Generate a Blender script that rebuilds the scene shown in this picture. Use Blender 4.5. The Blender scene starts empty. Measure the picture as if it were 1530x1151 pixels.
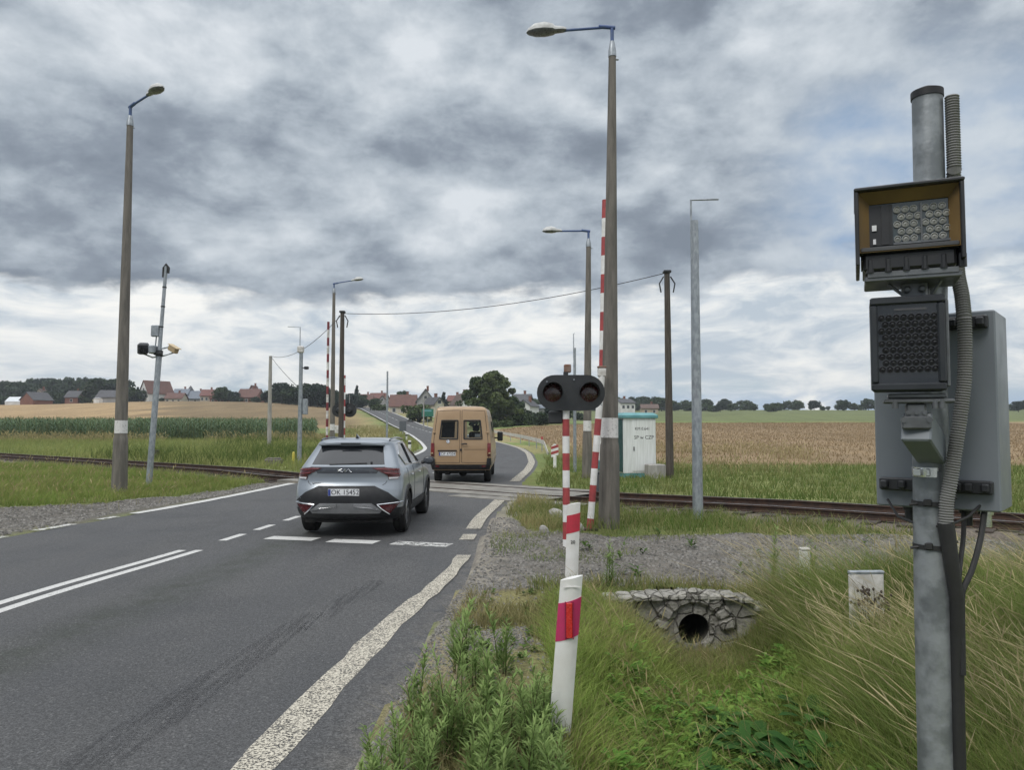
import bpy, math, random
import numpy as np
from mathutils import Vector, Matrix, Euler
SC = bpy.context.scene
COL = SC.collection
rnd = random.Random(11)
rng = np.random.default_rng(7)
PI = math.pi
# ------------------------------------------------------------------ survey: photo reading -> metres
FOC, CAMH = 1150.0, 1.9
PIT = math.atan(60.5 / FOC)
def ray(px, py):
    xc = (px - 765) / FOC; yc = (575.5 - py) / FOC
    return xc, math.cos(PIT) - yc * math.sin(PIT), math.sin(PIT) + yc * math.cos(PIT)
def at(px, py, z=0.0):
    x, y, d = ray(px, py); t = (z - CAMH) / d
    return x * t, y * t
def zat(py, Y, px=765):
    x, y, d = ray(px, py)
    return CAMH + d / y * Y
def xat(px, Y):
    x, y, d = ray(px, 620)
    return x / y * Y
# ------------------------------------------------------------------ mesh builder
class MB:
    def __init__(s): s.v = []; s.f = []; s.m = []
    def add(s, vs, fs, mi=0, M=None):
        o = len(s.v)
        if M is not None: vs = [tuple(M @ Vector(v)) for v in vs]
        s.v += [tuple(v) for v in vs]
        s.f += [tuple(i + o for i in f) for f in fs]
        s.m += [mi] * len(fs)
        return s
    def box(s, c, d, mi=0, M=None, taper=1.0, bev=0.0):
        x, y, z = d[0] / 2, d[1] / 2, d[2] / 2
        if bev > 0:
            b = min(bev, x * .9, y * .9, z * .9)
            rings = []
            for (zz, ins) in ((-z, b), (-z + b, 0), (z - b, 0), (z, b)):
                X, Y = x - ins, y - ins
                q = b
                rings.append([(-X + q, -Y, zz), (X - q, -Y, zz), (X, -Y + q, zz), (X, Y - q, zz), (X - q, Y, zz), (-X + q, Y, zz), (-X, Y - q, zz), (-X, -Y + q, zz)])
            vs = [(p[0] + c[0], p[1] + c[1], p[2] + c[2]) for r in rings for p in r]
            fs = [tuple(range(7, -1, -1)), tuple(24 + i for i in range(8))]
            for k in range(3):
                for i in range(8):
                    j = (i + 1) % 8
                    fs.append((k * 8 + i, k * 8 + j, k * 8 + 8 + j, k * 8 + 8 + i))
            return s.add(vs, fs, mi, M)
        t = taper
        vs = [(-x, -y, -z), (x, -y, -z), (x, y, -z), (-x, y, -z), (-x * t, -y * t, z), (x * t, -y * t, z), (x * t, y * t, z), (-x * t, y * t, z)]
        vs = [(a + c[0], b + c[1], e + c[2]) for a, b, e in vs]
        return s.add(vs, [(3, 2, 1, 0), (4, 5, 6, 7), (0, 1, 5, 4), (1, 2, 6, 5), (2, 3, 7, 6), (3, 0, 4, 7)], mi, M)
    def tube(s, pts, rad, n=10, mi=0, M=None, caps=True):
        pts = [Vector(p) for p in pts]
        if not hasattr(rad, '__len__'): rad = [rad] * len(pts)
        vs = []; up = None
        for i, p in enumerate(pts):
            a = pts[max(i - 1, 0)]; b = pts[min(i + 1, len(pts) - 1)]
            d = (b - a)
            if d.length < 1e-9: d = Vector((0, 0, 1))
            d.normalize()
            if up is None:
                up = Vector((0, 1, 0)) if abs(d.y) < .9 else Vector((1, 0, 0))
            u = up - d * up.dot(d)
            if u.length < 1e-6: u = d.orthogonal()
            u.normalize(); w = d.cross(u); up = u
            for k in range(n):
                t = 2 * PI * k / n
                vs.append(tuple(p + (u * math.cos(t) + w * math.sin(t)) * rad[i]))
        fs = []
        for i in range(len(pts) - 1):
            for k in range(n):
                j = (k + 1) % n
                fs.append((i * n + k, i * n + j, i * n + n + j, i * n + n + k))
        if caps:
            fs.append(tuple(range(n - 1, -1, -1))); L = (len(pts) - 1) * n
            fs.append(tuple(L + k for k in range(n)))
        return s.add(vs, fs, mi, M)
    def lathe(s, prof, n=24, mi=0, M=None, caps=True):   # prof [(r,z)]
        vs = []
        for r, z in prof:
            for k in range(n):
                t = 2 * PI * k / n
                vs.append((r * math.cos(t), r * math.sin(t), z))
        fs = []
        for i in range(len(prof) - 1):
            for k in range(n):
                j = (k + 1) % n
                fs.append((i * n + k, i * n + j, i * n + n + j, i * n + n + k))
        if caps:
            fs.append(tuple(range(n - 1, -1, -1))); L = (len(prof) - 1) * n
            fs.append(tuple(L + k for k in range(n)))
        return s.add(vs, fs, mi, M)
    def prism(s, poly, d, mi=0, M=None):      # poly in local x,z ; extruded along +y by d
        n = len(poly)
        vs = [(x, 0, z) for x, z in poly] + [(x, d, z) for x, z in poly]
        fs = [tuple(range(n)), tuple(range(2 * n - 1, n - 1, -1))]
        for i in range(n):
            j = (i + 1) % n
            fs.append((j, i, i + n, j + n))
        return s.add(vs, fs, mi, M)
    def ell(s, c, r, n=16, m=10, mi=0, M=None):
        vs = []
        for i in range(m + 1):
            a = PI * i / m
            for k in range(n):
                t = 2 * PI * k / n
                vs.append((c[0] + r[0] * math.sin(a) * math.cos(t), c[1] + r[1] * math.sin(a) * math.sin(t), c[2] - r[2] * math.cos(a)))
        fs = []
        for i in range(m):
            for k in range(n):
                j = (k + 1) % n
                fs.append((i * n + k, i * n + j, i * n + n + j, i * n + n + k))
        return s.add(vs, fs, mi, M)
    def mesh(s, name, mats, smooth=None):
        me = bpy.data.meshes.new(name)
        me.from_pydata(s.v, [], s.f)
        if not isinstance(mats, (list, tuple)): mats = [mats]
        for m in mats: me.materials.append(m)
        if len(mats) > 1: me.polygons.foreach_set('material_index', s.m)
        me.update()
        if smooth:
            me.polygons.foreach_set('use_smooth', [True] * len(s.f))
            try: me.set_sharp_from_angle(angle=math.radians(smooth))
            except Exception: pass
        return me
def link(name, me, parent=None, loc=(0, 0, 0)):
    o = bpy.data.objects.new(name, me); COL.objects.link(o)
    o.parent = parent; o.location = loc
    return o
def part(name, mb, mats, parent, smooth=35, label=None):
    o = link(name, mb.mesh(name, mats, smooth), parent)
    if label: o['label'] = label
    return o
def thing(name, label, cat, loc=(0, 0, 0), rz=0.0, group=None):
    o = bpy.data.objects.new(name, None); COL.objects.link(o)
    o.empty_display_size = .2
    o.location = loc; o.rotation_euler = (0, 0, rz)
    o['label'] = label; o['category'] = cat
    if group: o['group'] = group
    return o
def tag(o, label, cat, group=None, kind=None):
    o['label'] = label; o['category'] = cat
    if group: o['group'] = group
    if kind: o['kind'] = kind
    return o
def dup(root, loc, rz=0.0, label=None, scale=None, group=None):
    def rec(o, par):
        c = o.copy(); COL.objects.link(c); c.parent = par
        for ch in list(o.children): rec(ch, c)
        return c
    r = rec(root, None)
    r.location = loc; r.rotation_euler = (0, 0, rz)
    if scale is not None: r.scale = scale
    if label: r['label'] = label
    if group: r['group'] = group
    return r
def npmesh(name, V, F, mat, col=None, smooth=False):
    """V (n,3), F (m,k) uniform k ; col (n,3) vertex colours"""
    me = bpy.data.meshes.new(name)
    n, m, k = len(V), len(F), F.shape[1]
    me.vertices.add(n); me.vertices.foreach_set('co', np.ascontiguousarray(V, dtype=np.float32).ravel())
    me.loops.add(m * k); me.loops.foreach_set('vertex_index', np.ascontiguousarray(F, dtype=np.int32).ravel())
    me.polygons.add(m); me.polygons.foreach_set('loop_start', np.arange(0, m * k, k, dtype=np.int32))
    if smooth: me.polygons.foreach_set('use_smooth', np.ones(m, dtype=bool))
    me.update(calc_edges=True)
    if col is not None:
        a = me.color_attributes.new('Col', 'FLOAT_COLOR', 'POINT')
        c = np.ones((n, 4), dtype=np.float32); c[:, :3] = col
        a.data.foreach_set('color', c.ravel())
    me.materials.append(mat)
    return me
# ------------------------------------------------------------------ materials
class NT:
    def __init__(s, nt): s.nt = nt
    def n(s, typ, **kw):
        nd = s.nt.nodes.new(typ)
        for k, v in kw.items():
            if k.startswith('i_'):
                key = k[2:]; key = int(key) if key.isdigit() else key.replace('_', ' ')
                s.set(nd.inputs[key], v)
            else: setattr(nd, k, v)
        return nd
    def set(s, sock, v):
        if hasattr(v, 'is_output') or isinstance(v, bpy.types.NodeSocket): s.nt.links.new(v, sock)
        else: sock.default_value = v
    def math(s, op, a, b=None, c=None, clamp=False):
        nd = s.n('ShaderNodeMath', operation=op, use_clamp=clamp); s.set(nd.inputs[0], a)
        if b is not None: s.set(nd.inputs[1], b)
        if c is not None: s.set(nd.inputs[2], c)
        return nd.outputs[0]
    def mix(s, f, a, b, mode='MIX'):
        nd = s.n('ShaderNodeMix', data_type='RGBA', blend_type=mode)
        s.set(nd.inputs[0], f); s.set(nd.inputs[6], a); s.set(nd.inputs[7], b)
        return nd.outputs[2]
    def noise(s, vec, scale, detail=4, rough=.55, dist=0.0):
        nd = s.n('ShaderNodeTexNoise')
        if vec is not None: s.set(nd.inputs['Vector'], vec)
        nd.inputs['Scale'].default_value = scale; nd.inputs['Detail'].default_value = detail
        nd.inputs['Roughness'].default_value = rough; nd.inputs['Distortion'].default_value = dist
        return nd.outputs['Fac']
    def ramp(s, f, stops, interp='LINEAR'):
        nd = s.n('ShaderNodeValToRGB'); cr = nd.color_ramp; cr.interpolation = interp
        while len(cr.elements) < len(stops): cr.elements.new(.5)
        for e, (p, c) in zip(cr.elements, stops):
            e.position = p
            e.color = (c, c, c, 1) if not hasattr(c, '__len__') else (*c, 1)
        s.set(nd.inputs[0], f)
        return nd.outputs[0]
    def maprange(s, v, a, b, c=0.0, d=1.0, smooth=True):
        nd = s.n('ShaderNodeMapRange', interpolation_type='SMOOTHSTEP' if smooth else 'LINEAR')
        s.set(nd.inputs[0], v); s.set(nd.inputs[1], a); s.set(nd.inputs[2], b); s.set(nd.inputs[3], c); s.set(nd.inputs[4], d)
        return nd.outputs[0]
def newmat(name):
    m = bpy.data.materials.new(name); m.use_nodes = True
    nt = m.node_tree; nt.nodes.clear()
    b = nt.nodes.new('ShaderNodeBsdfPrincipled'); o = nt.nodes.new('ShaderNodeOutputMaterial')
    nt.links.new(b.outputs[0], o.inputs[0])
    return m, NT(nt), b, o
def c4(c): return (c[0], c[1], c[2], 1.0)
def pmat(name, c1, c2=None, scale=8.0, rough=.6, metal=0.0, bump=0.0, bscale=None, coat=0.0, spec=.5, streak=None, detail=5, lo=.35, hi=.65, rv=.08):
    m, t, b, o = newmat(name)
    co = t.n('ShaderNodeTexCoord').outputs['Object']
    if streak:
        mp = t.n('ShaderNodeMapping'); mp.inputs['Scale'].default_value = streak; t.set(mp.inputs[0], co); co2 = mp.outputs[0]
    else: co2 = co
    if c2 is None: c2 = tuple(x * .82 for x in c1)
    f = t.maprange(t.noise(co2, scale, detail), lo, hi)
    t.set(b.inputs['Base Color'], t.mix(f, c4(c1), c4(c2)))
    r = t.maprange(t.noise(co2, scale * 2.3, 3), .3, .7, max(rough - rv, .02), min(rough + rv, 1))
    t.set(b.inputs['Roughness'], r)
    b.inputs['Metallic'].default_value = metal
    b.inputs['Specular IOR Level'].default_value = spec
    if coat: b.inputs['Coat Weight'].default_value = coat; b.inputs['Coat Roughness'].default_value = .08
    if bump:
        bp = t.n('ShaderNodeBump'); bp.inputs['Strength'].default_value = bump; bp.inputs['Distance'].default_value = .02
        t.set(bp.inputs['Height'], t.noise(co, bscale or scale * 4, 5)); t.set(b.inputs['Normal'], bp.outputs[0])
    return m
def vcolmat(name, rough=.7, trans=0.0, var=.25, vscale=3.0, spec=.3):
    m, t, b, o = newmat(name)
    a = t.n('ShaderNodeAttribute', attribute_name='Col').outputs['Color']
    co = t.n('ShaderNodeTexCoord').outputs['Object']
    f = t.maprange(t.noise(co, vscale, 4), .3, .7, 1 - var, 1 + var)
    hsv = t.n('ShaderNodeHueSaturation'); t.set(hsv.inputs['Value'], f); t.set(hsv.inputs['Color'], a)
    t.set(b.inputs['Base Color'], hsv.outputs[0])
    b.inputs['Roughness'].default_value = rough; b.inputs['Specular IOR Level'].default_value = spec
    if trans > 0:
        tr = t.n('ShaderNodeBsdfTranslucent'); t.set(tr.inputs[0], hsv.outputs[0])
        mx = t.n('ShaderNodeMixShader'); mx.inputs[0].default_value = trans
        t.nt.links.new(b.outputs[0], mx.inputs[1]); t.nt.links.new(tr.outputs[0], mx.inputs[2]); t.nt.links.new(mx.outputs[0], o.inputs[0])
    return m
def interp1(xs, ys):
    xs = np.asarray(xs, float); ys = np.asarray(ys, float)
    d = np.diff(ys) / np.diff(xs); m = np.zeros_like(ys)
    m[0], m[-1] = d[0], d[-1]
    for i in range(1, len(ys) - 1):
        m[i] = 0 if d[i - 1] * d[i] <= 0 else 2 * d[i - 1] * d[i] / (d[i - 1] + d[i])
    def f(x):
        x = np.asarray(x, float); xx = np.clip(x, xs[0], xs[-1])
        i = np.clip(np.searchsorted(xs, xx) - 1, 0, len(xs) - 2)
        h = xs[i + 1] - xs[i]; t = (xx - xs[i]) / h
        return ((2 * t**3 - 3 * t**2 + 1) * ys[i] + (t**3 - 2 * t**2 + t) * h * m[i] + (-2 * t**3 + 3 * t**2) * ys[i + 1] + (t**3 - t**2) * h * m[i + 1])
    return f
def sstep(a, b, x):
    t = np.clip((np.asarray(x, float) - a) / (b - a), 0, 1); return t * t * (3 - 2 * t)
def vnoise(x, y, s=1.0, seed=0):
    """cheap smooth value noise, 0..1"""
    x = np.asarray(x, float) * s; y = np.asarray(y, float) * s
    xi = np.floor(x).astype(np.int64); yi = np.floor(y).astype(np.int64)
    fx = x - xi; fy = y - yi; fx = fx * fx * (3 - 2 * fx); fy = fy * fy * (3 - 2 * fy)
    def h(a, b):
        n = (a * 374761393 + b * 668265263 + seed * 1442695041) & 0xffffffff
        n = ((n ^ (n >> 13)) * 1274126177) & 0xffffffff
        return ((n ^ (n >> 16)) & 0xffff) / 65535.0
    return (h(xi, yi) * (1 - fx) + h(xi + 1, yi) * fx) * (1 - fy) + (h(xi, yi + 1) * (1 - fx) + h(xi + 1, yi + 1) * fx) * fy
def inpoly(x, y, P):
    r = np.zeros(np.shape(x), bool); n = len(P)
    for i in range(n):
        x1, y1 = P[i]; x2, y2 = P[(i + 1) % n]
        if y1 == y2: continue
        c = ((y1 > y) != (y2 > y)) & (x < (x2 - x1) * (y - y1) / (y2 - y1) + x1)
        r ^= c
    return r
# ------------------------------------------------------------------ terrain
F_L = interp1([-60, 45, 75, 140, 160, 200, 250, 300, 330, 450, 600, 1400], [0, 0, .45, .95, 1.9, 4.6, 8.1, 11.4, 12.4, 13.5, 15, 20])
F_M = interp1([-60, 45, 61, 95, 150, 230, 330, 450, 600, 1400], [0, 0, .05, .6, 1.2, 5.0, 9.4, 12.5, 15, 20])
F_R = interp1([-60, 45, 60, 100, 130, 160, 250, 350, 600, 1400], [0, 0, .1, .6, 1.4, 2.2, 4.7, 8.0, 14, 22])
RY = [-8, 0, 4, 6, 8, 9.5, 11.5, 13.9, 19.7, 25.6, 34.3, 42.2, 50, 58, 70, 86, 111, 152, 230, 330, 450]
RL = [-10.0, -9.8, -9.6, -9.4, -9.2, -9.1, -8.9, -8.6, -7.5, -6.75, -6.35, -6.2, -6.25, -6.6, -8.1, -10.8, -15.2, -22.4, -42.0, -67, -100]
RR = [-1.7, -1.6, -1.45, -1.3, -1.08, -.85, -.70, -.70, -.22, .11, .74, 1.06, 1.08, .75, -.6, -3.5, -8.0, -15.6, -34.5, -59, -90]
LX, RX = interp1(RY, RL), interp1(RY, RR)
AEXT = interp1([-8, 4, 7, 10, 12, 16, 30, 450], [.66, .62, .50, .30, .25, .3, .35, .4])
LATF = interp1([-1.2, -.66, -.52, -.44, -.34, -.25, -.15], [.84, .86, .95, 1.0, .97, .86, .84])
TP = np.array([-1.25, 22.3]); TT = np.array([-.785, .62]); TN = np.array([.62, .785])
DX = interp1([-10, 0, 3, 5.5, 8.3, 9], [1.0, 1.0, 1.2, 1.62, 2.0, 2.0])     # line of the ditch
HWY = 8.72                                                                  # headwall of the culvert
def tdist(x, y): return (x - TP[0]) * TN[0] + (y - TP[1]) * TN[1]
def zbase(x, y):
    x = np.asarray(x, float); y = np.asarray(y, float)
    u = x / np.maximum(y, 1.0)
    a = sstep(-.30, -.19, u); b = sstep(-.07, .03, u)
    z = F_L(y) * (1 - (1 - LATF(u)) * sstep(150, 250, y)) * (1 - a) + F_M(y) * a * (1 - b) + F_R(y) * b
    z = z + .10 * np.exp(-(tdist(x, y) / 6.0) ** 2)
    z = z + 1.2 * (vnoise(x, y, 1 / 90., 5) - .5) * sstep(120, 300, y)
    return z
def inroad(x, y, m=0.0): return (x > LX(y) - .15 - m) & (x < RX(y) + AEXT(y) + m)
def zt(x, y, under=True):
    x = np.asarray(x, float); y = np.asarray(y, float)
    z = zbase(x, y)
    ed = np.maximum(LX(y) - .15 - x, x - RX(y) - AEXT(y))          # distance outside the road
    off = sstep(0, 1.2, ed)
    rough = (vnoise(x, y, 1.1, 1) - .5) * .10 + (vnoise(x, y, 3.7, 2) - .5) * .05
    z = z + off * (rough - .03) * sstep(160, 40, y)
    d = tdist(x, y)
    z = z - off * .20 * sstep(2.3, 1.5, np.abs(d)) * sstep(90, 70, y)
    # ditch with its culvert mouth on the right of the road
    dd = np.abs(x - DX(y))
    inn = sstep(HWY + .12, HWY - .02, y)
    z = z - .64 * sstep(1.25, .15, dd) * inn * sstep(-.6, .3, x)
    z = z + .16 * sstep(.9, 2.6, x - DX(y)) * sstep(10.5, 8.3, y)
    z = z + .10 * sstep(3.0, 8.0, x - DX(y)) * sstep(10.5, 8.3, y)
    if under:
        deep = np.clip(.035 + .0035 * np.maximum(y - 30, 0), 0, .5)
        m = np.clip(.15 + .004 * np.maximum(y - 60, 0), .15, 1.2)
        z = np.where(ed < m * 0 - .02, z - deep, z)
    return z
def zroad(x, y): return zbase(x, y)
# ------------------------------------------------------------------ ground sheet with colour zones
def lines(spec):
    out = []
    for a, b, s in spec: out += list(np.arange(a, b - 1e-6, s))
    return out
def grow(a, s, lim, g=1.09):
    out = []; x = a
    while x < lim: out.append(x); s *= g; x += s
    out.append(lim); return out
gx = [-v for v in grow(26, .6, 1100)][::-1] + lines([(-26, -14, .5), (-14, -9.5, .2), (-9.5, -2, .5), (-2, 5.5, .11), (5.5, 12, .3), (12, 24, .6)]) + grow(24, .6, 1100)
gy = lines([(-12, 3, .7), (3, 17, .11), (17, 32, .26), (32, 60, .6)]) + grow(60, .7, 1400, 1.06)
gx = np.array(gx); gy = np.array(gy)
X, Y = np.meshgrid(gx, gy); nx, ny = len(gx), len(gy)
Xf, Yf = X.ravel(), Y.ravel()
Zf = zt(Xf, Yf)
GRAVEL = [(-.6, 9.0), (-.6, 16.5), (.05, 15.4), (.25, 13.9), (1.0, 13.35), (3.2, 13.2), (5.2, 13.0), (15, 13.6), (30, 13), (30, 10.2), (15, 9.7), (5.6, 9.5), (3.2, 9.35), (2.0, 9.25), (1.0, 9.15), (.3, 8.9)]
SHOUL = [(-8.6, 4), (-8.6, 16.5), (-7.0, 23.8), (-6.6, 26.6), (-7.5, 27.0), (-8.3, 23), (-9.3, 20.4), (-11.3, 17.9), (-16, 17.2), (-30, 17.0), (-30, 4)]
WHEAT_L = [(-420, 160), (-30, 150), (-33, 170), (-42, 215), (-62, 300), (-70, 335), (-300, 345), (-420, 330)]
MAIZE = [(-110, 74), (-19.2, 76), (-36, 142), (-110, 146)]
WHEAT_R = [(3.4, 48), (9, 38), (60, 34), (330, 150), (230, 190), (20, 168), (-6, 128), (-1.5, 100), (3.0, 70)]
PATCH = [(-.35, 7.2), (.15, 7.5), (.2, 6.9), (-.05, 6.5), (-.4, 6.6)]
def ground_col(x, y):
    n = vnoise(x, y, .9, 21); n2 = vnoise(x, y, 2.7, 22); nb = vnoise(x, y, .07, 23)
    C = np.empty((len(x), 3))
    g1 = np.array([.105, .145, .042]); g2 = np.array([.180, .190, .070]); 
    C[:] = g1 + (g2 - g1) * (n * .6 + nb * .4)[:, None]
    far = sstep(30, 50, y)
    mead = np.array([.150, .190, .065]); dry = np.array([.30, .25, .125])
    C = C * (1 - far[:, None]) + (mead + (dry - mead) * (sstep(.55, .8, vnoise(x, y, .11, 9)))[:, None] * .6) * far[:, None]
    def put(mask, col, k=1.0):
        nonlocal C
        m = (np.asarray(mask, float) * k)[:, None]; C = C * (1 - m) + np.array(col) * m
    jx, jy = x + (n2 - .5) * .5, y + (n - .5) * .5
    put(inpoly(jx, jy, WHEAT_R), (.245, .178, .105))
    put(inpoly(x, y, MAIZE), (.10, .095, .05))
    put(inpoly(x, y, WHEAT_L), (.235, .170, .096))
    light = inpoly(x, y, WHEAT_L) & (y > 165 + .28 * (x + 150) + 25 * (vnoise(x, y, .02, 4) - .5)) & (x < -60)
    put(light, (.345, .245, .135), .8)
    put(inpoly(x, y, WHEAT_L) & (x > -.47 * y + 14 * (n2 - .5)) & (y > 165), (.170, .128, .074), .85)
    put((x < 0) & (y > 345), (.12, .13, .06))
    put((y > 190) & (x > 0), (.13, .15, .065))
    # verge beside the far road: straw coloured banks
    ed = LX(y) - x
    put((ed > 2.6) & (ed < 5.2 + .02 * y) & (y > 48) & (y < 260), (.27, .215, .11), .75)
    ed2 = x - RX(y)
    put((ed2 > 0) & (ed2 < .035 * y) & (y > 75), (.27, .22, .12), .7)
    # gravel
    gcol = np.array([.160, .148, .130])
    gm = inpoly(jx * .35 + x * .65, jy * .35 + y * .65, GRAVEL); put(gm, gcol)
    put(gm & (vnoise(x, y, .8, 31) > .66), (.17, .16, .14), .7)
    gm = inpoly(jx * .5 + x * .5, jy * .6 + y * .4, SHOUL) & (x < LX(y) + .2); put(gm, (.145, .135, .12))
    put(gm & (n > .62), (.13, .125, .08), .6)
    # dirt strip along the asphalt edge and bare patches
    ed = x - RX(y) - AEXT(y)
    put((ed > -.1) & (ed < .16 + .35 * n2) & (y < 20), (.235, .215, .18), .85)
    put(inpoly(jx * .4 + x * .6, jy * .4 + y * .6, PATCH), (.22, .205, .185), .9)
    put((ed > -.2) & (ed < 1.3) & (y < 9) & (n > .55), (.24, .20, .11), .55)
    ed = LX(y) - .15 - x
    put((ed > -.1) & (ed < np.where(y < 24, 1.0, .3) + .4 * n) & (y < 60), (.15, .14, .12), .9)
    put(np.abs(tdist(x, y)) < 2.0, (.145, .125, .10), .9)
    return C
F = []
idx = np.arange(nx * ny).reshape(ny, nx)
F = np.stack([idx[:-1, :-1].ravel(), idx[:-1, 1:].ravel(), idx[1:, 1:].ravel(), idx[1:, :-1].ravel()], 1)
cx = (Xf[F].mean(1)); cy = (Yf[F].mean(1))
hole = (np.abs(cx - 2.0) < .36) & (cy > HWY - .06) & (cy < HWY + .30)       # the culvert's mouth
F = F[~hole]
m, t, b, o = newmat('ground')
a = t.n('ShaderNodeAttribute', attribute_name='Col').outputs['Color']
co = t.n('ShaderNodeTexCoord').outputs['Object']
fine = t.noise(co, 38, 6, .7); mid = t.noise(co, 2.2, 5, .6)
mp = t.n('ShaderNodeMapping'); mp.inputs['Scale'].default_value = (.055, .012, .1); mp.inputs['Rotation'].default_value = (0, 0, .9); t.set(mp.inputs[0], co)
big = t.noise(mp.outputs[0], 3.0, 4, .6)
v = t.math('MULTIPLY', t.maprange(fine, .25, .75, .55, 1.45), t.math('MULTIPLY', t.maprange(mid, .3, .7, .8, 1.2), t.maprange(big, .35, .65, .88, 1.12)))
hsv = t.n('ShaderNodeHueSaturation'); t.set(hsv.inputs['Value'], v); t.set(hsv.inputs['Color'], a)
t.set(b.inputs['Base Color'], hsv.outputs[0]); b.inputs['Roughness'].default_value = .95; b.inputs['Specular IOR Level'].default_value = .15
bp = t.n('ShaderNodeBump'); bp.inputs['Strength'].default_value = .9; bp.inputs['Distance'].default_value = .03
t.set(bp.inputs['Height'], fine); t.set(b.inputs['Normal'], bp.outputs[0])
M_GROUND = m
go = link('ground', npmesh('ground', np.stack([Xf, Yf, Zf], 1), F, M_GROUND, ground_col(Xf, Yf), smooth=True)); go['kind'] = 'structure'
# ------------------------------------------------------------------ asphalt road
m, t, b, o = newmat('asphalt')
co = t.n('ShaderNodeTexCoord').outputs['Object']
ac = t.n('ShaderNodeAttribute', attribute_name='Col').outputs['Color']
sp = t.n('ShaderNodeSeparateColor'); t.set(sp.inputs[0], ac)
ac_x = sp.outputs[0]
grain = t.noise(co, 70, 3, .8); sp2 = t.n('ShaderNodeTexVoronoi'); sp2.inputs['Scale'].default_value = 85; t.set(sp2.inputs['Vector'], co)
mp = t.n('ShaderNodeMapping'); mp.inputs['Scale'].default_value = (1.0, .12, 1); t.set(mp.inputs[0], co)
streak = t.noise(mp.outputs[0], 1.6, 5, .6); patch = t.noise(co, .45, 4, .6)
base = t.mix(t.maprange(streak, .3, .7), (.064, .0645, .0665, 1), (.084, .0842, .085, 1))
base = t.mix(t.maprange(patch, .45, .7, 0, .6), base, (.048, .050, .053, 1))
# coarser, open-textured band between the wheel tracks
band = t.math('MULTIPLY', t.maprange(t.math('ABSOLUTE', t.math('SUBTRACT', ac_x, .62)), .0, .075, 1, 0), t.maprange(t.noise(co, 3, 4, .7), .35, .65, .3, 1))
base = t.mix(t.math('MULTIPLY', band, .75), base, (.036, .041, .032, 1))
edge = t.maprange(ac_x, .955, 1.0, 0, .55)
base = t.mix(t.math('MULTIPLY', edge, t.maprange(t.noise(co, 5, 5, .7), .35, .6)), base, (.15, .14, .125, 1))
val = t.math('MULTIPLY', t.maprange(grain, .3, .7, .45, 1.6), t.maprange(sp2.outputs['Distance'], 0, .6, 1.15, .85))
hsv = t.n('ShaderNodeHueSaturation'); t.set(hsv.inputs['Value'], val); t.set(hsv.inputs['Color'], base)
# pale chips of stone
chip = t.n('ShaderNodeTexVoronoi'); chip.inputs['Scale'].default_value = 34; t.set(chip.inputs['Vector'], co)
cs = t.n('ShaderNodeSeparateColor'); t.set(cs.inputs[0], chip.outputs['Color'])
cm = t.math('MULTIPLY', t.math('GREATER_THAN', cs.outputs[0], .90), t.math('LESS_THAN', chip.outputs['Distance'], .30))
g2_ = t.maprange(t.noise(co, 26, 4, .75), .32, .68, .72, 1.28)
h2 = t.n('ShaderNodeHueSaturation'); t.set(h2.inputs['Value'], g2_); t.set(h2.inputs['Color'], hsv.outputs[0]); hsv = h2
fin = t.mix(t.math('MULTIPLY', cm, .55), hsv.outputs[0], (.17, .17, .165, 1))
# old brown stain specks
t.set(b.inputs['Base Color'], fin); t.set(b.inputs['Roughness'], t.maprange(streak, .3, .7, .62, .82)); b.inputs['Specular IOR Level'].default_value = .35
bp = t.n('ShaderNodeBump'); bp.inputs['Strength'].default_value = .55; bp.inputs['Distance'].default_value = .012
t.set(bp.inputs['Height'], grain); t.set(b.inputs['Normal'], bp.outputs[0])
M_ASPH = m
ys = np.array(lines([(-8, 30, .4), (30, 80, 1.0), (80, 460, 3.0)]))
NCOL = 24
tt = np.linspace(0, 1, NCOL)
l = LX(ys) - .15; r = RX(ys) + AEXT(ys) + .05 * (vnoise(ys, ys * 0, 1.4, 3) - .5) * 2 + .03 * (vnoise(ys, ys * 0, 6, 3) - .5)
XX = l[:, None] + (r - l)[:, None] * tt[None, :]; YY = np.repeat(ys[:, None], NCOL, 1)
ZZ = zroad(XX, YY) + np.clip((YY - 40) * .0012, 0, .2)
ZZ[:, 0] -= .04; ZZ[:, -1] -= .035
id2 = np.arange(XX.size).reshape(XX.shape)
FF = np.stack([id2[:-1, :-1].ravel(), id2[:-1, 1:].ravel(), id2[1:, 1:].ravel(), id2[1:, :-1].ravel()], 1)
cc = np.zeros((XX.size, 3)); cc[:, 0] = np.repeat(tt[None], len(ys), 0).ravel()
ro = link('road', npmesh('road', np.stack([XX.ravel(), YY.ravel(), ZZ.ravel()], 1), FF, M_ASPH, cc, smooth=True)); ro['kind'] = 'structure'
def zr(x, y, h=.004): return zroad(x, y) + np.clip((np.asarray(y) - 40) * .0012, 0, .2) + h * (1 + np.clip((np.asarray(y) - 20) * .04, 0, 12))
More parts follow.
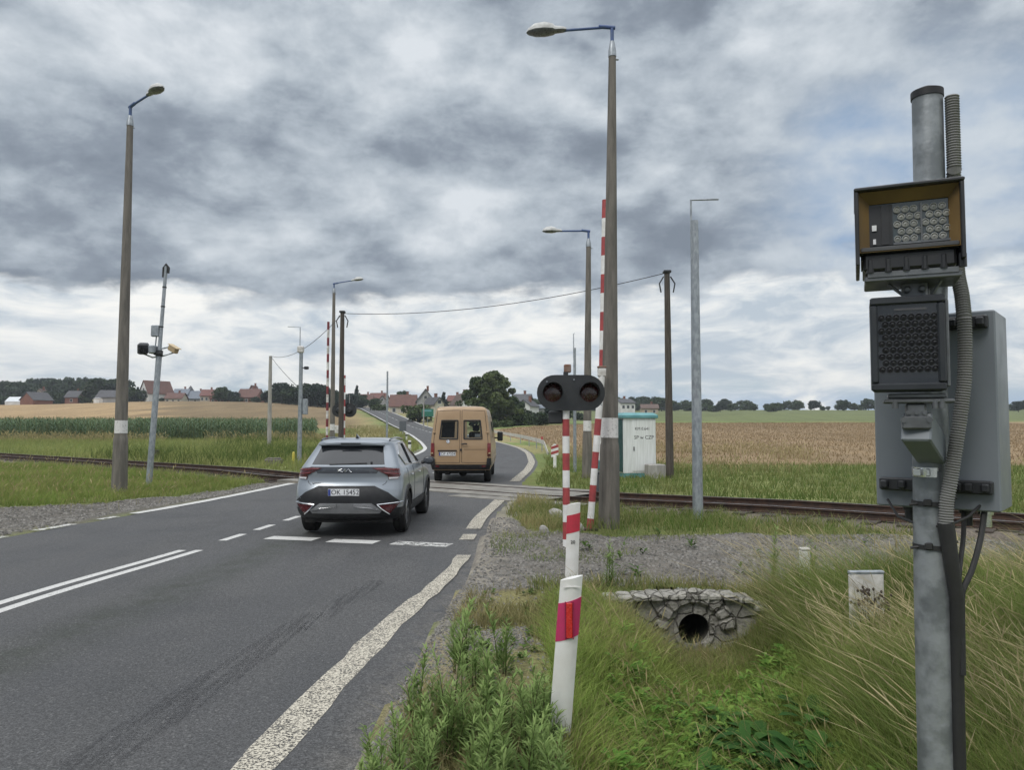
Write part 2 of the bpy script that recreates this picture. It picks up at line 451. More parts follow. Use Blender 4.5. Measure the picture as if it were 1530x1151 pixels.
# painted markings -------------------------------------------------
def paint(name, col, wear_lo, wear_hi, scale=9.0, fine=.4, dirt=(.12, .115, .11)):
    m, t, b, o = newmat(name)
    co = t.n('ShaderNodeTexCoord').outputs['Object']
    n1 = t.noise(co, scale, 6, .75); n2 = t.noise(co, 60, 3, .8)
    tone = t.maprange(n2, .3, .7, .78, 1.1)
    h = t.n('ShaderNodeHueSaturation'); t.set(h.inputs['Value'], tone); h.inputs['Color'].default_value = c4(col)
    k = t.maprange(t.math('ADD', t.math('MULTIPLY', n1, 1 - fine), t.math('MULTIPLY', n2, fine)), wear_lo, wear_hi)
    t.set(b.inputs['Base Color'], t.mix(t.math('MULTIPLY', k, .7), c4(dirt), h.outputs[0]))
    t.set(b.inputs['Base Color'], h.outputs[0])
    b.inputs['Roughness'].default_value = .75
    tr = t.n('ShaderNodeBsdfTransparent'); mx = t.n('ShaderNodeMixShader')
    t.set(mx.inputs[0], k); t.nt.links.new(tr.outputs[0], mx.inputs[1]); t.nt.links.new(b.outputs[0], mx.inputs[2]); t.nt.links.new(mx.outputs[0], o.inputs[0])
    bp = t.n('ShaderNodeBump'); bp.inputs['Strength'].default_value = .5; bp.inputs['Distance'].default_value = .01
    t.set(bp.inputs['Height'], n2); t.set(b.inputs['Normal'], bp.outputs[0])
    return m
M_YEL = paint('worn_cream_road_paint', (.50, .465, .385), .43, .53, 5, .8)
M_YELW = paint('worn_cream_road_paint_thin', (.48, .445, .37), .47, .55, 6, .72)
M_WHT = paint('white_road_paint', (.52, .52, .505), .36, .44)
M_WHTW = paint('white_road_paint_worn', (.56, .56, .54), .45, .53)
def strip(name, pts, w, mat, label=None, step=.35, h=.004, jag=.0):
    """pts: centre line list of (x,y); w width or list"""
    P = np.array(pts, float); s = np.concatenate([[0], np.cumsum(np.hypot(*np.diff(P, axis=0).T))])
    n = max(int(s[-1] / step), 2) + 1; u = np.linspace(0, s[-1], n)
    fx, fy = interp1(s, P[:, 0]), interp1(s, P[:, 1]); x, y = fx(u), fy(u)
    ww = np.interp(u, s, w) if hasattr(w, '__len__') else np.full(n, w)
    dx, dy = np.gradient(x), np.gradient(y); L = np.hypot(dx, dy); nxv, nyv = dy / L, -dx / L
    ww1 = ww / 2 + jag * (vnoise(u, u * 0, 5, 6) - .5); ww2 = ww / 2 + jag * (vnoise(u, u * 0, 5, 8) - .5)
    a = np.stack([x - nxv * ww1, y - nyv * ww1], 1); c = np.stack([x + nxv * ww2, y + nyv * ww2], 1); mdl = np.stack([x, y], 1)
    V = np.concatenate([a, mdl, c]); z = zr(V[:, 0], V[:, 1], h)
    i = np.arange(n - 1)
    F = np.concatenate([np.stack([i, i + n, i + n + 1, i + 1], 1), np.stack([i + n, i + 2 * n, i + 2 * n + 1, i + n + 1], 1)])
    ob = link(name, npmesh(name, np.column_stack([V, z]), F, mat)); ob['kind'] = 'structure'
    return ob
def edge_pts(fn, y0, y1, off=0, st=1.5):
    n_ = max(int(round((y1 - y0) / st)), 2)
    return [(float(fn(v)) + off, float(v)) for v in np.linspace(y0, y1, n_ + 1)]
strip('road_edge_line', edge_pts(RX, 2.5, 11.3, st=.8), [.26] * 5 + [.25, .24, .22, .21, .21, .20, .20], M_YEL, jag=.05)
strip('road_edge_line', [(-.75, 12.75), (-.72, 13.35)], .24, M_YEL)
strip('road_edge_line', edge_pts(RX, 14.0, 19.6), .27, M_YEL)
strip('road_edge_line', edge_pts(RX, 25.2, 76, st=2.5), .34, M_YEL, jag=.03)
strip('road_edge_line', edge_pts(RX, 76, 330, st=6), .34, M_WHT)
strip('road_edge_line', edge_pts(LX, 25.5, 330, st=4), .30, M_WHT)
strip('road_edge_line', edge_pts(LX, 16.6, 24.2), .26, M_WHT, jag=.04)
for a_, b_ in ((6, 9), (10.0, 13.3), (14.0, 14.9), (15.6, 16.1)):
    strip('road_edge_line', edge_pts(LX, a_, b_, st=.45), .20, M_WHTW)
CX = interp1([0, 4, 8.1, 11.9, 15.5, 20, 26], [-5.55, -5.5, -5.36, -4.86, -4.45, -4.0, -3.5])
for off in (-.13, .13):
    strip('road_centre_line', [(float(CX(v)) + off, v) for v in np.arange(1, 11.95 + off, .9)], .13, M_WHT)
for a_, b_ in ((12.75, 13.5), (14.0, 14.7), (15.3, 16.0)):
    strip('road_centre_line', [(float(CX(a_)), a_), (float(CX(b_)), b_)], .14, M_WHT, step=.2)
for k in np.arange(30, 330, 9.0):
    c_ = lambda v: float((LX(v) + RX(v)) / 2)
    strip('road_centre_line', [(c_(k), k), (c_(k + 2.5), k + 2.5), (c_(k + 5), k + 5)], .16, M_WHT)
for i, (a_, b_) in enumerate((((-4.10, 13.08), (-3.24, 12.86)), ((-2.98, 12.72), (-2.18, 12.52)))):
    strip('road_stop_line', [a_, b_], .34, M_WHT, step=.2)
strip('road_stop_line', [(-1.90, 12.46), (-.98, 12.18)], .34, M_WHTW, step=.2)
# tyre marks: rubber laid on the asphalt
m, t, b, o = newmat('tyre_rubber_marks')
co = t.n('ShaderNodeTexCoord').outputs['Object']
mp = t.n('ShaderNodeMapping'); mp.inputs['Rotation'].default_value = (0, 0, .115); mp.inputs['Scale'].default_value = (1, .05, 1); t.set(mp.inputs[0], co)
k = t.math('MULTIPLY', t.maprange(t.noise(mp.outputs[0], 26, 2, .5), .42, .56), t.maprange(t.noise(co, 24, 4, .75), .3, .65))
b.inputs['Base Color'].default_value = (.030, .030, .033, 1); b.inputs['Roughness'].default_value = .6
tr = t.n('ShaderNodeBsdfTransparent'); mx = t.n('ShaderNodeMixShader'); t.set(mx.inputs[0], t.math('MULTIPLY', k, .33))
t.nt.links.new(tr.outputs[0], mx.inputs[1]); t.nt.links.new(b.outputs[0], mx.inputs[2]); t.nt.links.new(mx.outputs[0], o.inputs[0])
strip('road_tyre_mark', [(-2.5, 3.2), (-2.36, 4.6), (-2.17, 6.2), (-1.98, 7.9)], [.36, .36, .33, .28], m, h=.006)
strip('road_tyre_mark', [(-1.95, 7.2), (-1.82, 8.2), (-1.62, 9.5)], [.16, .26, .2], m, h=.008)
# ------------------------------------------------------------------ railway
M_RUST = pmat('rusty_rail_steel', (.075, .042, .028), (.045, .03, .025), 6, .7, .4, .3)
M_RTOP = pmat('worn_rail_head', (.22, .20, .19), (.13, .10, .085), 5, .35, .8)
M_SLEEP = pmat('dark_sleeper_wood', (.060, .045, .035), (.035, .028, .024), 5, .9, 0, .6, streak=(1, 5, 5))
M_BALL = pmat('ballast_stone', (.15, .125, .10), (.075, .062, .05), 22, .95, 0, 1.0, 30)
M_SLAB = pmat('crossing_concrete', (.225, .213, .19), (.155, .147, .13), 3, .85, 0, .4)
def tpt(s, n, z): return (TP[0] + TT[0] * s + TN[0] * n, TP[1] + TT[1] * s + TN[1] * n, z)
def zrail(s):
    p = tpt(s, 0, 0); return float(zbase(p[0], p[1])) + .035 + .10 * float(sstep(7.5, 12, s) + sstep(-4.2, -8, s))
def sides(s): return s < -3.6 or s > 7.0
# ballast bed
S = np.concatenate([np.arange(-60, 90, .35)]); nn = np.linspace(-1.9, 1.9, 15)
V = []; 
for s in S:
    zz = zrail(s) - .17 - .0
    for n_ in nn:
        x, y, _ = tpt(s, n_, 0)
        V.append((x, y, zz - .25 * max(0, abs(n_) - 1.3) + .05 * (float(vnoise(x, y, 6, 4)) - .5)))
V = np.array(V); k = len(nn); ii = np.arange(len(S) * k).reshape(len(S), k)
FB = np.stack([ii[:-1, :-1].ravel(), ii[:-1, 1:].ravel(), ii[1:, 1:].ravel(), ii[1:, :-1].ravel()], 1)
sm_ = S[:-1].repeat(k - 1); FB = FB[((sm_ < -3.3) | (sm_ > 6.6))]
bo = link('ballast', npmesh('ballast', V, FB[:, ::-1], M_BALL)); bo['kind'] = 'structure'
tr_ = thing('railway_track', 'rusty railway track on dark wooden sleepers crossing the road and running off through grass', 'railway track', tpt(0, 0, 0))
def rel(p): return (p[0] - TP[0], p[1] - TP[1], p[2])
for sd in (-1, 1):
    mb = MB(); prof = [(-.065, 0), (.065, 0), (.065, .02), (.012, .045), (.012, .10), (.036, .115), (.036, .15), (-.036, .15), (-.036, .115), (-.012, .10), (-.012, .045), (-.065, .02)]
    ss = np.arange(-60, 90.1, 3.0); vs = []
    for s in ss:
        for a_, z_ in prof: vs.append(rel(tpt(s, sd * .75 + a_, zrail(s) - .15 + z_)))
    q = len(prof); fs = []; 
    for i in range(len(ss) - 1):
        for j in range(q):
            j2 = (j + 1) % q; fs.append((i * q + j, i * q + j2, (i + 1) * q + j2, (i + 1) * q + j))
    mb.add(vs, fs)
    mb.m = [1 if (f_ % q) in (6,) else 0 for f_ in range(len(fs))]
    part('rail', mb, [M_RUST, M_RTOP], tr_, None)
sl = None
for s in list(np.arange(-16, -3.6, .62)) + list(np.arange(7.2, 46, .62)):
    p = tpt(s, 0, zrail(s) - .20)
    if sl is None:
        mb = MB().box((0, 0, 0), (.26, 2.6, .13), 0, bev=.012)
        for sd in (-1, 1): mb.box((0, sd * .75, .07), (.16, .34, .02), 1)
        sl = part('sleeper', mb, [M_SLEEP, M_RUST], tr_); q_ = sl
    else:
        q_ = sl.copy(); COL.objects.link(q_); q_.parent = tr_
    q_.location = rel(p); q_.rotation_euler = (0, 0, math.atan2(TT[1], TT[0]) + rnd.uniform(-.02, .02))
# concrete panels at the crossing
def slab(n0, n1, s0, s1, h):
    mb = MB(); sv = np.arange(s0, s1 + .01, .5); vs = []
    for s in sv:
        for n_, dz in ((n0, -.1), (n0, 0), (n1, 0), (n1, -.1)):
            x, y, _ = tpt(s, n_, 0); vs.append((x, y, float(zbase(x, y)) + h + dz))
    fs = []
    for i in range(len(sv) - 1):
        for j in range(3): fs.append((i * 4 + j, (i + 1) * 4 + j, (i + 1) * 4 + j + 1, i * 4 + j + 1))
    mb.add(vs, fs)
    ob = link('road_crossing_slab', mb.mesh('road_crossing_slab', M_SLAB)); ob['kind'] = 'structure'
slab(-.66, .66, -3.9, 7.4, .022); slab(.83, 1.5, -3.9, 7.4, .022); slab(-1.5, -.83, -3.9, 7.4, .022)
slab(-2.15, -1.62, -5.2, -1.0, .012)
# ------------------------------------------------------------------ vehicles
M_SILVER = pmat('silver_car_paint', (.255, .285, .32), (.245, .275, .31), 3, .32, .40, coat=.5, rv=.01)
M_GOLD = pmat('tan_van_paint', (.345, .235, .135), (.32, .215, .122), 2.5, .42, .08, coat=.3, rv=.03)
M_BLACKP = pmat('black_plastic', (.013, .0135, .016), (.018, .019, .021), 9, .55, spec=.4)
M_GLOSSB = pmat('dark_gloss_trim_and_shade', (.055, .062, .075), (.05, .056, .068), 4, .22, coat=.5)
M_RUBBER = pmat('tyre_rubber', (.018, .018, .019), (.028, .027, .026), 14, .85, spec=.25)
M_RIM = pmat('wheel_rim_alloy', (.30, .31, .32), (.16, .16, .17), 7, .35, .8)
M_CHROME = pmat('chrome_trim', (.72, .73, .75), (.6, .61, .63), 6, .18, .9)
M_SKID = pmat('silver_skid_plate', (.22, .225, .235), (.18, .185, .19), 6, .45, .3)
M_GLASSD = pmat('dark_tinted_glass', (.012, .014, .017), (.016, .018, .021), 2, .06, spec=.8)
M_REDL = pmat('red_lamp_lens', (.19, .014, .017), (.11, .009, .012), 18, .18, coat=.6)
M_REDD = pmat('dark_red_lamp_lens', (.050, .008, .010), (.10, .012, .015), 22, .2, coat=.6)
M_WLENS = pmat('clear_lamp_lens', (.6, .61, .62), (.5, .5, .52), 20, .15, coat=.5)
M_PLATE = pmat('white_number_plate', (.72, .73, .74), (.62, .63, .65), 12, .5)
M_PBLUE = pmat('plate_blue_strip', (.03, .06, .28), None, 10, .5)
M_PTXT = pmat('plate_black_letters', (.02, .02, .025), None, 10, .5)
M_UNDER = pmat('underbody_black', (.012, .012, .013), (.02, .019, .018), 8, .9)
M_SEAT = pmat('grey_seat_fabric', (.07, .07, .075), (.05, .05, .055), 30, .9)
def glass_clear(name, k=.62):
    m, t, b, o = newmat(name)
    b.inputs['Base Color'].default_value = (.03, .035, .04, 1); b.inputs['Roughness'].default_value = .04
    tr = t.n('ShaderNodeBsdfTransparent'); tr.inputs[0].default_value = (.86, .9, .9, 1)
    mx = t.n('ShaderNodeMixShader'); mx.inputs[0].default_value = k
    t.nt.links.new(b.outputs[0], mx.inputs[1]); t.nt.links.new(tr.outputs[0], mx.inputs[2]); t.nt.links.new(mx.outputs[0], o.inputs[0])
    return m
M_GLASSC = glass_clear('clear_window_glass', .80)
def text_mb(body, size, depth=.002):
    cu = bpy.data.curves.new('lettering', 'FONT'); cu.body = body; cu.size = size; cu.extrude = depth; cu.align_x = 'CENTER'; cu.align_y = 'CENTER'; cu.resolution_u = 3
    ob = bpy.data.objects.new('lettering', cu); COL.objects.link(ob)
    dg = bpy.context.evaluated_depsgraph_get(); dg.update()
    me = bpy.data.meshes.new_from_object(ob.evaluated_get(dg))
    bpy.data.objects.remove(ob); 
    mb = MB(); M = Matrix.Rotation(PI / 2, 4, 'X')
    mb.add([tuple(M @ v.co) for v in me.vertices], [tuple(p.vertices) for p in me.polygons])
    bpy.data.meshes.remove(me)
    return mb
class Loft:
    """Body made of plan outlines stacked by height; rear at y=0 facing -y, x to the right."""
    def __init__(s, rows, br, bf, p):
        R = np.array(rows, float); z = R[:, 0]
        s.z0, s.z1 = z[0], z[-1]
        s.w, s.yr, s.yf = interp1(z, R[:, 1]), interp1(z, R[:, 2]), interp1(z, R[:, 3])
        s.br, s.bf, s.p = br, bf, p
    def half(s, z, n):
        a = np.linspace(0, PI / 2, n); w, yr, yf = float(s.w(z)), float(s.yr(z)), float(s.yf(z)); q = 2 / s.p
        L = yf - yr; br = min(s.br, L * .45); bf = min(s.bf, L * .45)
        xr = w * np.sin(a) ** q; yrr = yr + br * (1 - np.cos(a) ** q)
        ys = np.linspace(yr + br, yf - bf, 44)[1:-1]; xs = np.full_like(ys, w)
        b = a[::-1]; xf = w * np.sin(b) ** q; yff = yf - bf * (1 - np.cos(b) ** q)
        return np.concatenate([xr, xs, xf]), np.concatenate([yrr, ys, yff])
    def rear(s, x, z):
        w, yr, yf = s.w(z), s.yr(z), s.yf(z); br = np.minimum(s.br, (yf - yr) * .45)
        u = np.clip(np.abs(x) / w, 0, 1)
        return yr + br * (1 - (1 - u ** s.p) ** (1 / s.p))
    def side(s, y, z):
        w, yr, yf = s.w(z), s.yr(z), s.yf(z); L = yf - yr; br = np.minimum(s.br, L * .45); bf = np.minimum(s.bf, L * .45)
        t = np.clip(np.maximum((yr + br - y) / br, (y - yf + bf) / bf), 0, 1)
        return w * (1 - t ** s.p) ** (1 / s.p)
    def body(s, zs, n=22, cut=None):
        mb = MB(); rows = []
        for z in zs:
            x, y = s.half(z, n)
            X = np.concatenate([x, -x[::-1][1:-1]]); Y = np.concatenate([y, y[::-1][1:-1]])
            rows.append((X, Y, z))
        N = len(rows[0][0]); vs = []
        for X, Y, z in rows: vs += [(float(a), float(b), float(z)) for a, b in zip(X, Y)]
        fs = []
        for i in range(len(rows) - 1):
            for k in range(N):
                j = (k + 1) % N; f = (i * N + k, i * N + j, i * N + N + j, i * N + N + k)
                if cut:
                    c = np.mean([vs[q] for q in f], axis=0)
                    if cut(*c): continue
                fs.append(f)
        L = (len(rows) - 1) * N; fs.append(tuple(L + k for k in range(N)))
        fs.append(tuple(range(N - 1, -1, -1)))
        mb.add(vs, fs); return mb
    def _scan(s, poly, nr, ncol):
        P = np.array(poly, float); z0, z1 = P[:, 1].min(), P[:, 1].max(); out = []
        zs = np.unique(np.concatenate([np.linspace(z0 + 1e-4, z1 - 1e-4, nr), np.clip(P[:, 1], z0 + 1e-4, z1 - 1e-4)]))
        for z in zs:
            xs = []
            for i in range(len(P)):
                (x1, a), (x2, b) = P[i], P[(i + 1) % len(P)]
                if a != b and min(a, b) <= z <= max(a, b): xs.append(x1 + (x2 - x1) * (z - a) / (b - a))
            out.append((z, np.linspace(min(xs), max(xs), ncol)))
        return out
    def rpanel(s, poly, off=.006, nr=8, ncol=14, thick=.02, mb=None, mi=0):
        mb = mb or MB(); R = s._scan(poly, nr, ncol); vs = []; 
        for z, xs in R: vs += [(float(x), float(s.rear(x, z)) - off, float(z)) for x in xs]
        n1 = len(vs); vs += [(a, b + thick + off, c) for a, b, c in vs]
        fs = []
        for i in range(len(R) - 1):
            for k in range(ncol - 1):
                a = i * ncol + k; fs.append((a, a + 1, a + ncol + 1, a + ncol))
        edge = [k for k in range(ncol)] + [i * ncol + ncol - 1 for i in range(1, len(R))] + [(len(R) - 1) * ncol + k for k in range(ncol - 2, -1, -1)] + [i * ncol for i in range(len(R) - 2, 0, -1)]
        for a, b in zip(edge, edge[1:] + edge[:1]): fs.append((b, a, a + n1, b + n1))
        return mb.add(vs, fs, mi)
    def spanel(s, poly, sx, off=.006, nr=8, ncol=14, thick=.02, mb=None, mi=0):
        mb = mb or MB(); R = s._scan(poly, nr, ncol); vs = []
        for z, ys in R: vs += [(sx * (float(s.side(y, z)) + off), float(y), float(z)) for y in ys]
        n1 = len(vs); vs += [(a - sx * (thick + off), b, c) for a, b, c in vs]
        fs = []
        for i in range(len(R) - 1):
            for k in range(ncol - 1):
                a = i * ncol + k; f = (a, a + 1, a + ncol + 1, a + ncol); fs.append(f if sx > 0 else f[::-1])
        edge = [k for k in range(ncol)] + [i * ncol + ncol - 1 for i in range(1, len(R))] + [(len(R) - 1) * ncol + k for k in range(ncol - 2, -1, -1)] + [i * ncol for i in range(len(R) - 2, 0, -1)]
        for a, b in zip(edge, edge[1:] + edge[:1]): fs.append((b, a, a + n1, b + n1) if sx > 0 else (a, b, b + n1, a + n1))
        return mb.add(vs, fs, mi)
    def polyline(s, pts, w, off=.008, side=None, mb=None, n=10):
        mb = mb or MB(); P = []
        for (a, b) in zip(pts[:-1], pts[1:]):
            for k in range(n): P.append((a[0] + (b[0] - a[0]) * k / n, a[1] + (b[1] - a[1]) * k / n))
        P.append(pts[-1])
        if side is None: W = [(x, float(s.rear(x, z)) - off, z) for x, z in P]
        else: W = [(side * (float(s.side(y, z)) + off), y, z) for y, z in P]
        return mb.tube(W, w / 2, 6)
def wheel(root, x, y, r, w, spokes=5):
    s = 1 if x > 0 else -1
    M = Matrix.Translation((x, y, r)) @ Matrix.Rotation(PI / 2, 4, 'Y')
    t_ = MB(); ri = r * .66; h = w / 2
    t_.lathe([(ri, -h * .8), (r * .86, -h), (r * .97, -h * .82), (r, -h * .5), (r, -h * .16), (r * .985, -h * .12), (r * .985, h * .12), (r, h * .16), (r, h * .5), (r * .97, h * .82), (r * .86, h), (ri, h * .8), (ri, -h * .8)], 36, 0, M, caps=False)
    wo = part('wheel', MB().lathe([(.02, -h * .3), (ri, -h * .3), (ri, h * .3), (.02, h * .3)], 24, 0, M), M_UNDER, root, 40)
    part('tyre', t_, M_RUBBER, wo, 40)
    rm = MB(); z = h * .55 * s
    rm.lathe([(ri * .93, z - .02), (ri * .93, z + .02 * s), (ri * 1.01, z + .02 * s), (ri * 1.01, z - .02)], 30, 0, M, caps=False)
    rm.lathe([(.065, z - .03), (.065, z + .015), (.05, z + .02)], 14, 0, M)
    for k in range(spokes):
        for dv in (-.14, .14):
            a = 2 * PI * k / spokes + dv; b = 2 * PI * k / spokes + dv * 1.5
            rm.tube([(.05 * math.cos(a), .05 * math.sin(a), z), (ri * .96 * math.cos(b), ri * .96 * math.sin(b), z)], [.020, .014], 6, 0, M)
    part('rim', rm, M_RIM, wo, 40)
def plate(root, body, c, size, w=.52, h=.114, tilt=0):
    mb = MB().box((0, 0, 0), (w, .012, h), 0, bev=.003); mb.box((-w / 2 + .024, -.0075, 0), (.042, .003, h - .008), 1)
    p = part('number_plate', mb, [M_PLATE, M_PBLUE], root, None); p.location = c; p.rotation_euler = (tilt, 0, 0)
    l_ = part('plate_lettering', text_mb(body, size), M_PTXT, p, None); l_.location = (.026, -.0075, 0); l_.scale = (.93, 1, 1)
    return p
# ---- silver sport utility car, seen from behind
cx_, cy_ = -2.765, 12.85
car = thing('parked_car' if False else 'silver_car', 'silver sport utility car driving away over the level crossing stop line', 'car', (cx_, cy_, float(zbase(cx_, cy_ + 2)) + .004), math.radians(-.9))
K = Loft([(.24, .78, .30, 4.30), (.33, .85, .10, 4.40), (.42, .885, .03, 4.46), (.55, .905, 0, 4.49), (.66, .91, -.005, 4.49), (.78, .912, .02, 4.48), (.86, .91, .055, 4.44), (.94, .905, .085, 4.25), (1.0, .898, .09, 3.98), (1.05, .885, .085, 3.62), (1.10, .868, .082, 3.32), (1.155, .845, .085, 3.16), (1.20, .82, .12, 3.06), (1.28, .785, .20, 2.92), (1.38, .74, .31, 2.76), (1.48, .695, .41, 2.60), (1.535, .665, .44, 2.50), (1.575, .63, .42, 2.38), (1.605, .58, .47, 2.22), (1.628, .50, .62, 2.02), (1.642, .36, .85, 1.8)], .42, .75, 3.0)
RA, FA, WR = .93, 3.62, .378
def cut_arch(x, y, z): return abs(x) > .6 and ((y - RA) ** 2 + (z - WR) ** 2 < .405 ** 2 or (y - FA) ** 2 + (z - WR) ** 2 < .405 ** 2)
zs = np.concatenate([np.linspace(.24, 1.12, 46), np.linspace(1.135, 1.642, 30)])
kb = K.body(zs, 26, cut_arch)
kb.m = [1 if sum(kb.v[q][2] for q in f) / len(f) < .50 else 0 for f in kb.f]
part('body', kb, [M_SILVER, M_BLACKP], car, 40)
part('underbody', MB().box((0, 2.2, .36), (1.46, 3.9, .26)).box((0, RA, .42), (1.66, .9, .3)).box((0, FA, .42), (1.6, .9, .3)), M_UNDER, car, None)
mb = MB()
for yy in (.30, .5): mb.tube([(-.5, yy, .29), (.5, yy, .29)], .035, 8)
mb.tube([(-.55, RA, .36), (.55, RA, .36)], .05, 8); part('rear_axle', mb, M_UNDER, car)
mb = K.rpanel([(-.615, 1.205), (.615, 1.205), (.53, 1.515), (-.53, 1.515)], .010, 10, 20); part('rear_window', mb, M_GLASSD, car, 40)
mb = K.rpanel([(-.63, 1.175), (.63, 1.175), (.625, 1.205), (-.625, 1.205)], .016, 3, 20); part('hatch_lip', mb, M_SILVER, car, 40)
mb = MB(); mb.tube([(-.30, K.rear(-.3, 1.215) - .03, 1.215), (.0, K.rear(0, 1.225) - .03, 1.225), (.33, K.rear(.33, 1.24) - .03, 1.24)], [.010, .008, .006], 6); mb.ell((.40, float(K.rear(.4, 1.24)) - .02, 1.235), (.02, .02, .03)); part('rear_wiper', mb, M_BLACKP, car)
# roof spoiler
sp_ = MB(); xs = np.linspace(-.56, .56, 15); vs = []
for x in xs:
    e = .05 * (x / .56) ** 2
    for y, z in ((.36 + e, 1.545 - e * .5), (.36 + e, 1.575 - e * .5), (.62 + e, 1.622 - e), (.62, 1.56 - e)): vs.append((x, y, z))
fs = []
for i in range(len(xs) - 1):
    for j in range(4):
        j2 = (j + 1) % 4; fs.append((i * 4 + j, i * 4 + j2, i * 4 + 4 + j2, i * 4 + 4 + j))
fs += [(0, 1, 2, 3), tuple((len(xs) - 1) * 4 + k for k in (3, 2, 1, 0))]
sp_.add(vs, fs); s_o = part('roof_spoiler', sp_, M_SILVER, car, 30)
part('brake_light', MB().box((0, .352, 1.557), (.34, .012, .018), 0), M_GLASSD, s_o, None)
mb = MB(); mb.prism([(-.02, 0), (.02, 0), (.012, .05), (-.002, .075), (-.008, .075)], .0)
mb = MB().add([(-.03, .88, 1.64), (.03, .88, 1.64), (0, .80, 1.715), (0, .84, 1.72), (-.03, 1.02, 1.645), (.03, 1.02, 1.645)], [(0, 1, 2), (0, 2, 3, 4), (1, 5, 3, 2), (4, 3, 5), (0, 4, 5, 1)]); part('roof_antenna', mb, M_GLOSSB, car)
for s in (-1, 1):
    mb = MB().tube([(s * .60, .75, 1.605), (s * .60, .90, 1.632), (s * .595, 1.5, 1.645), (s * .58, 2.10, 1.62), (s * .58, 2.25, 1.60)], .016, 6); part('roof_rail', mb, M_GLOSSB, car)
part('tailgate_shade_strip', K.rpanel([(-.50, 1.065), (.50, 1.065), (.56, 1.172), (-.56, 1.172)], .005, 5, 20), M_GLOSSB, car, 40)  # silver in the shade of the hatch lip, painted as a dark gloss panel
for s in (-1, 1):
    tl = [(.42, 1.155), (.62, 1.165), (.84, 1.14), (.868, 1.03), (.83, .965), (.69, .96), (.675, 1.03), (.60, 1.07)]
    mb = K.rpanel([(s * x, z) for x, z in tl], .014, 10, 12)
    q = part('tail_light', mb, M_REDD, car, 40)
    part('lamp_bar', K.polyline([(s * .47, 1.145), (s * .66, 1.125), (s * .84, 1.12)], .022, .02), M_REDL, q)
    part('lamp_bar', K.polyline([(s * .62, 1.075), (s * .74, 1.055), (s * .84, 1.05)], .022, .02), M_REDL, q)
    part('reversing_lens', K.rpanel([(s * x, z) for x, z in [(.70, .968), (.825, .972), (.85, 1.0), (.69, 1.0)]], .022, 3, 8), M_WLENS, q, None)
    mb = K.rpanel([(s * x, z) for x, z in [(.54, .545), (.885, .575), (.72, .395)]], .012, 8, 8)
    fr = part('fog_lamp', mb, M_REDD, car, 40)
    mb = K.polyline([(s * .905, .585), (s * .70, .57), (s * .525, .553), (s * .60, .475), (s * .715, .385)], .021, .016); part('chrome_frame', mb, M_CHROME, fr)
part('rear_bumper', K.rpanel([(-.47, .86), (.47, .86), (.70, .75), (.86, .615), (.905, .56), (.895, .36), (.80, .27), (-.80, .27), (-.895, .36), (-.905, .56), (-.86, .615), (-.70, .75)], .008, 14, 26), M_BLACKP, car, 40)
mb = K.rpanel([(-.43, .575), (.43, .575), (.60, .455), (.56, .405), (-.56, .405), (-.60, .455)], .035, 6, 20, .05); sk = part('skid_plate', mb, M_SKID, car, 40)
for s in (-1, 1):
    part('exhaust_trim', K.rpanel([(s * .14, .560), (s * .43, .560), (s * .56, .46), (s * .48, .46), (s * .39, .515), (s * .15, .515)], .05, 4, 10, .03), M_CHROME, sk, None)
plate(car, 'OK 15452', (-.03, float(K.rear(0, .755)) - .014, .755), .118)
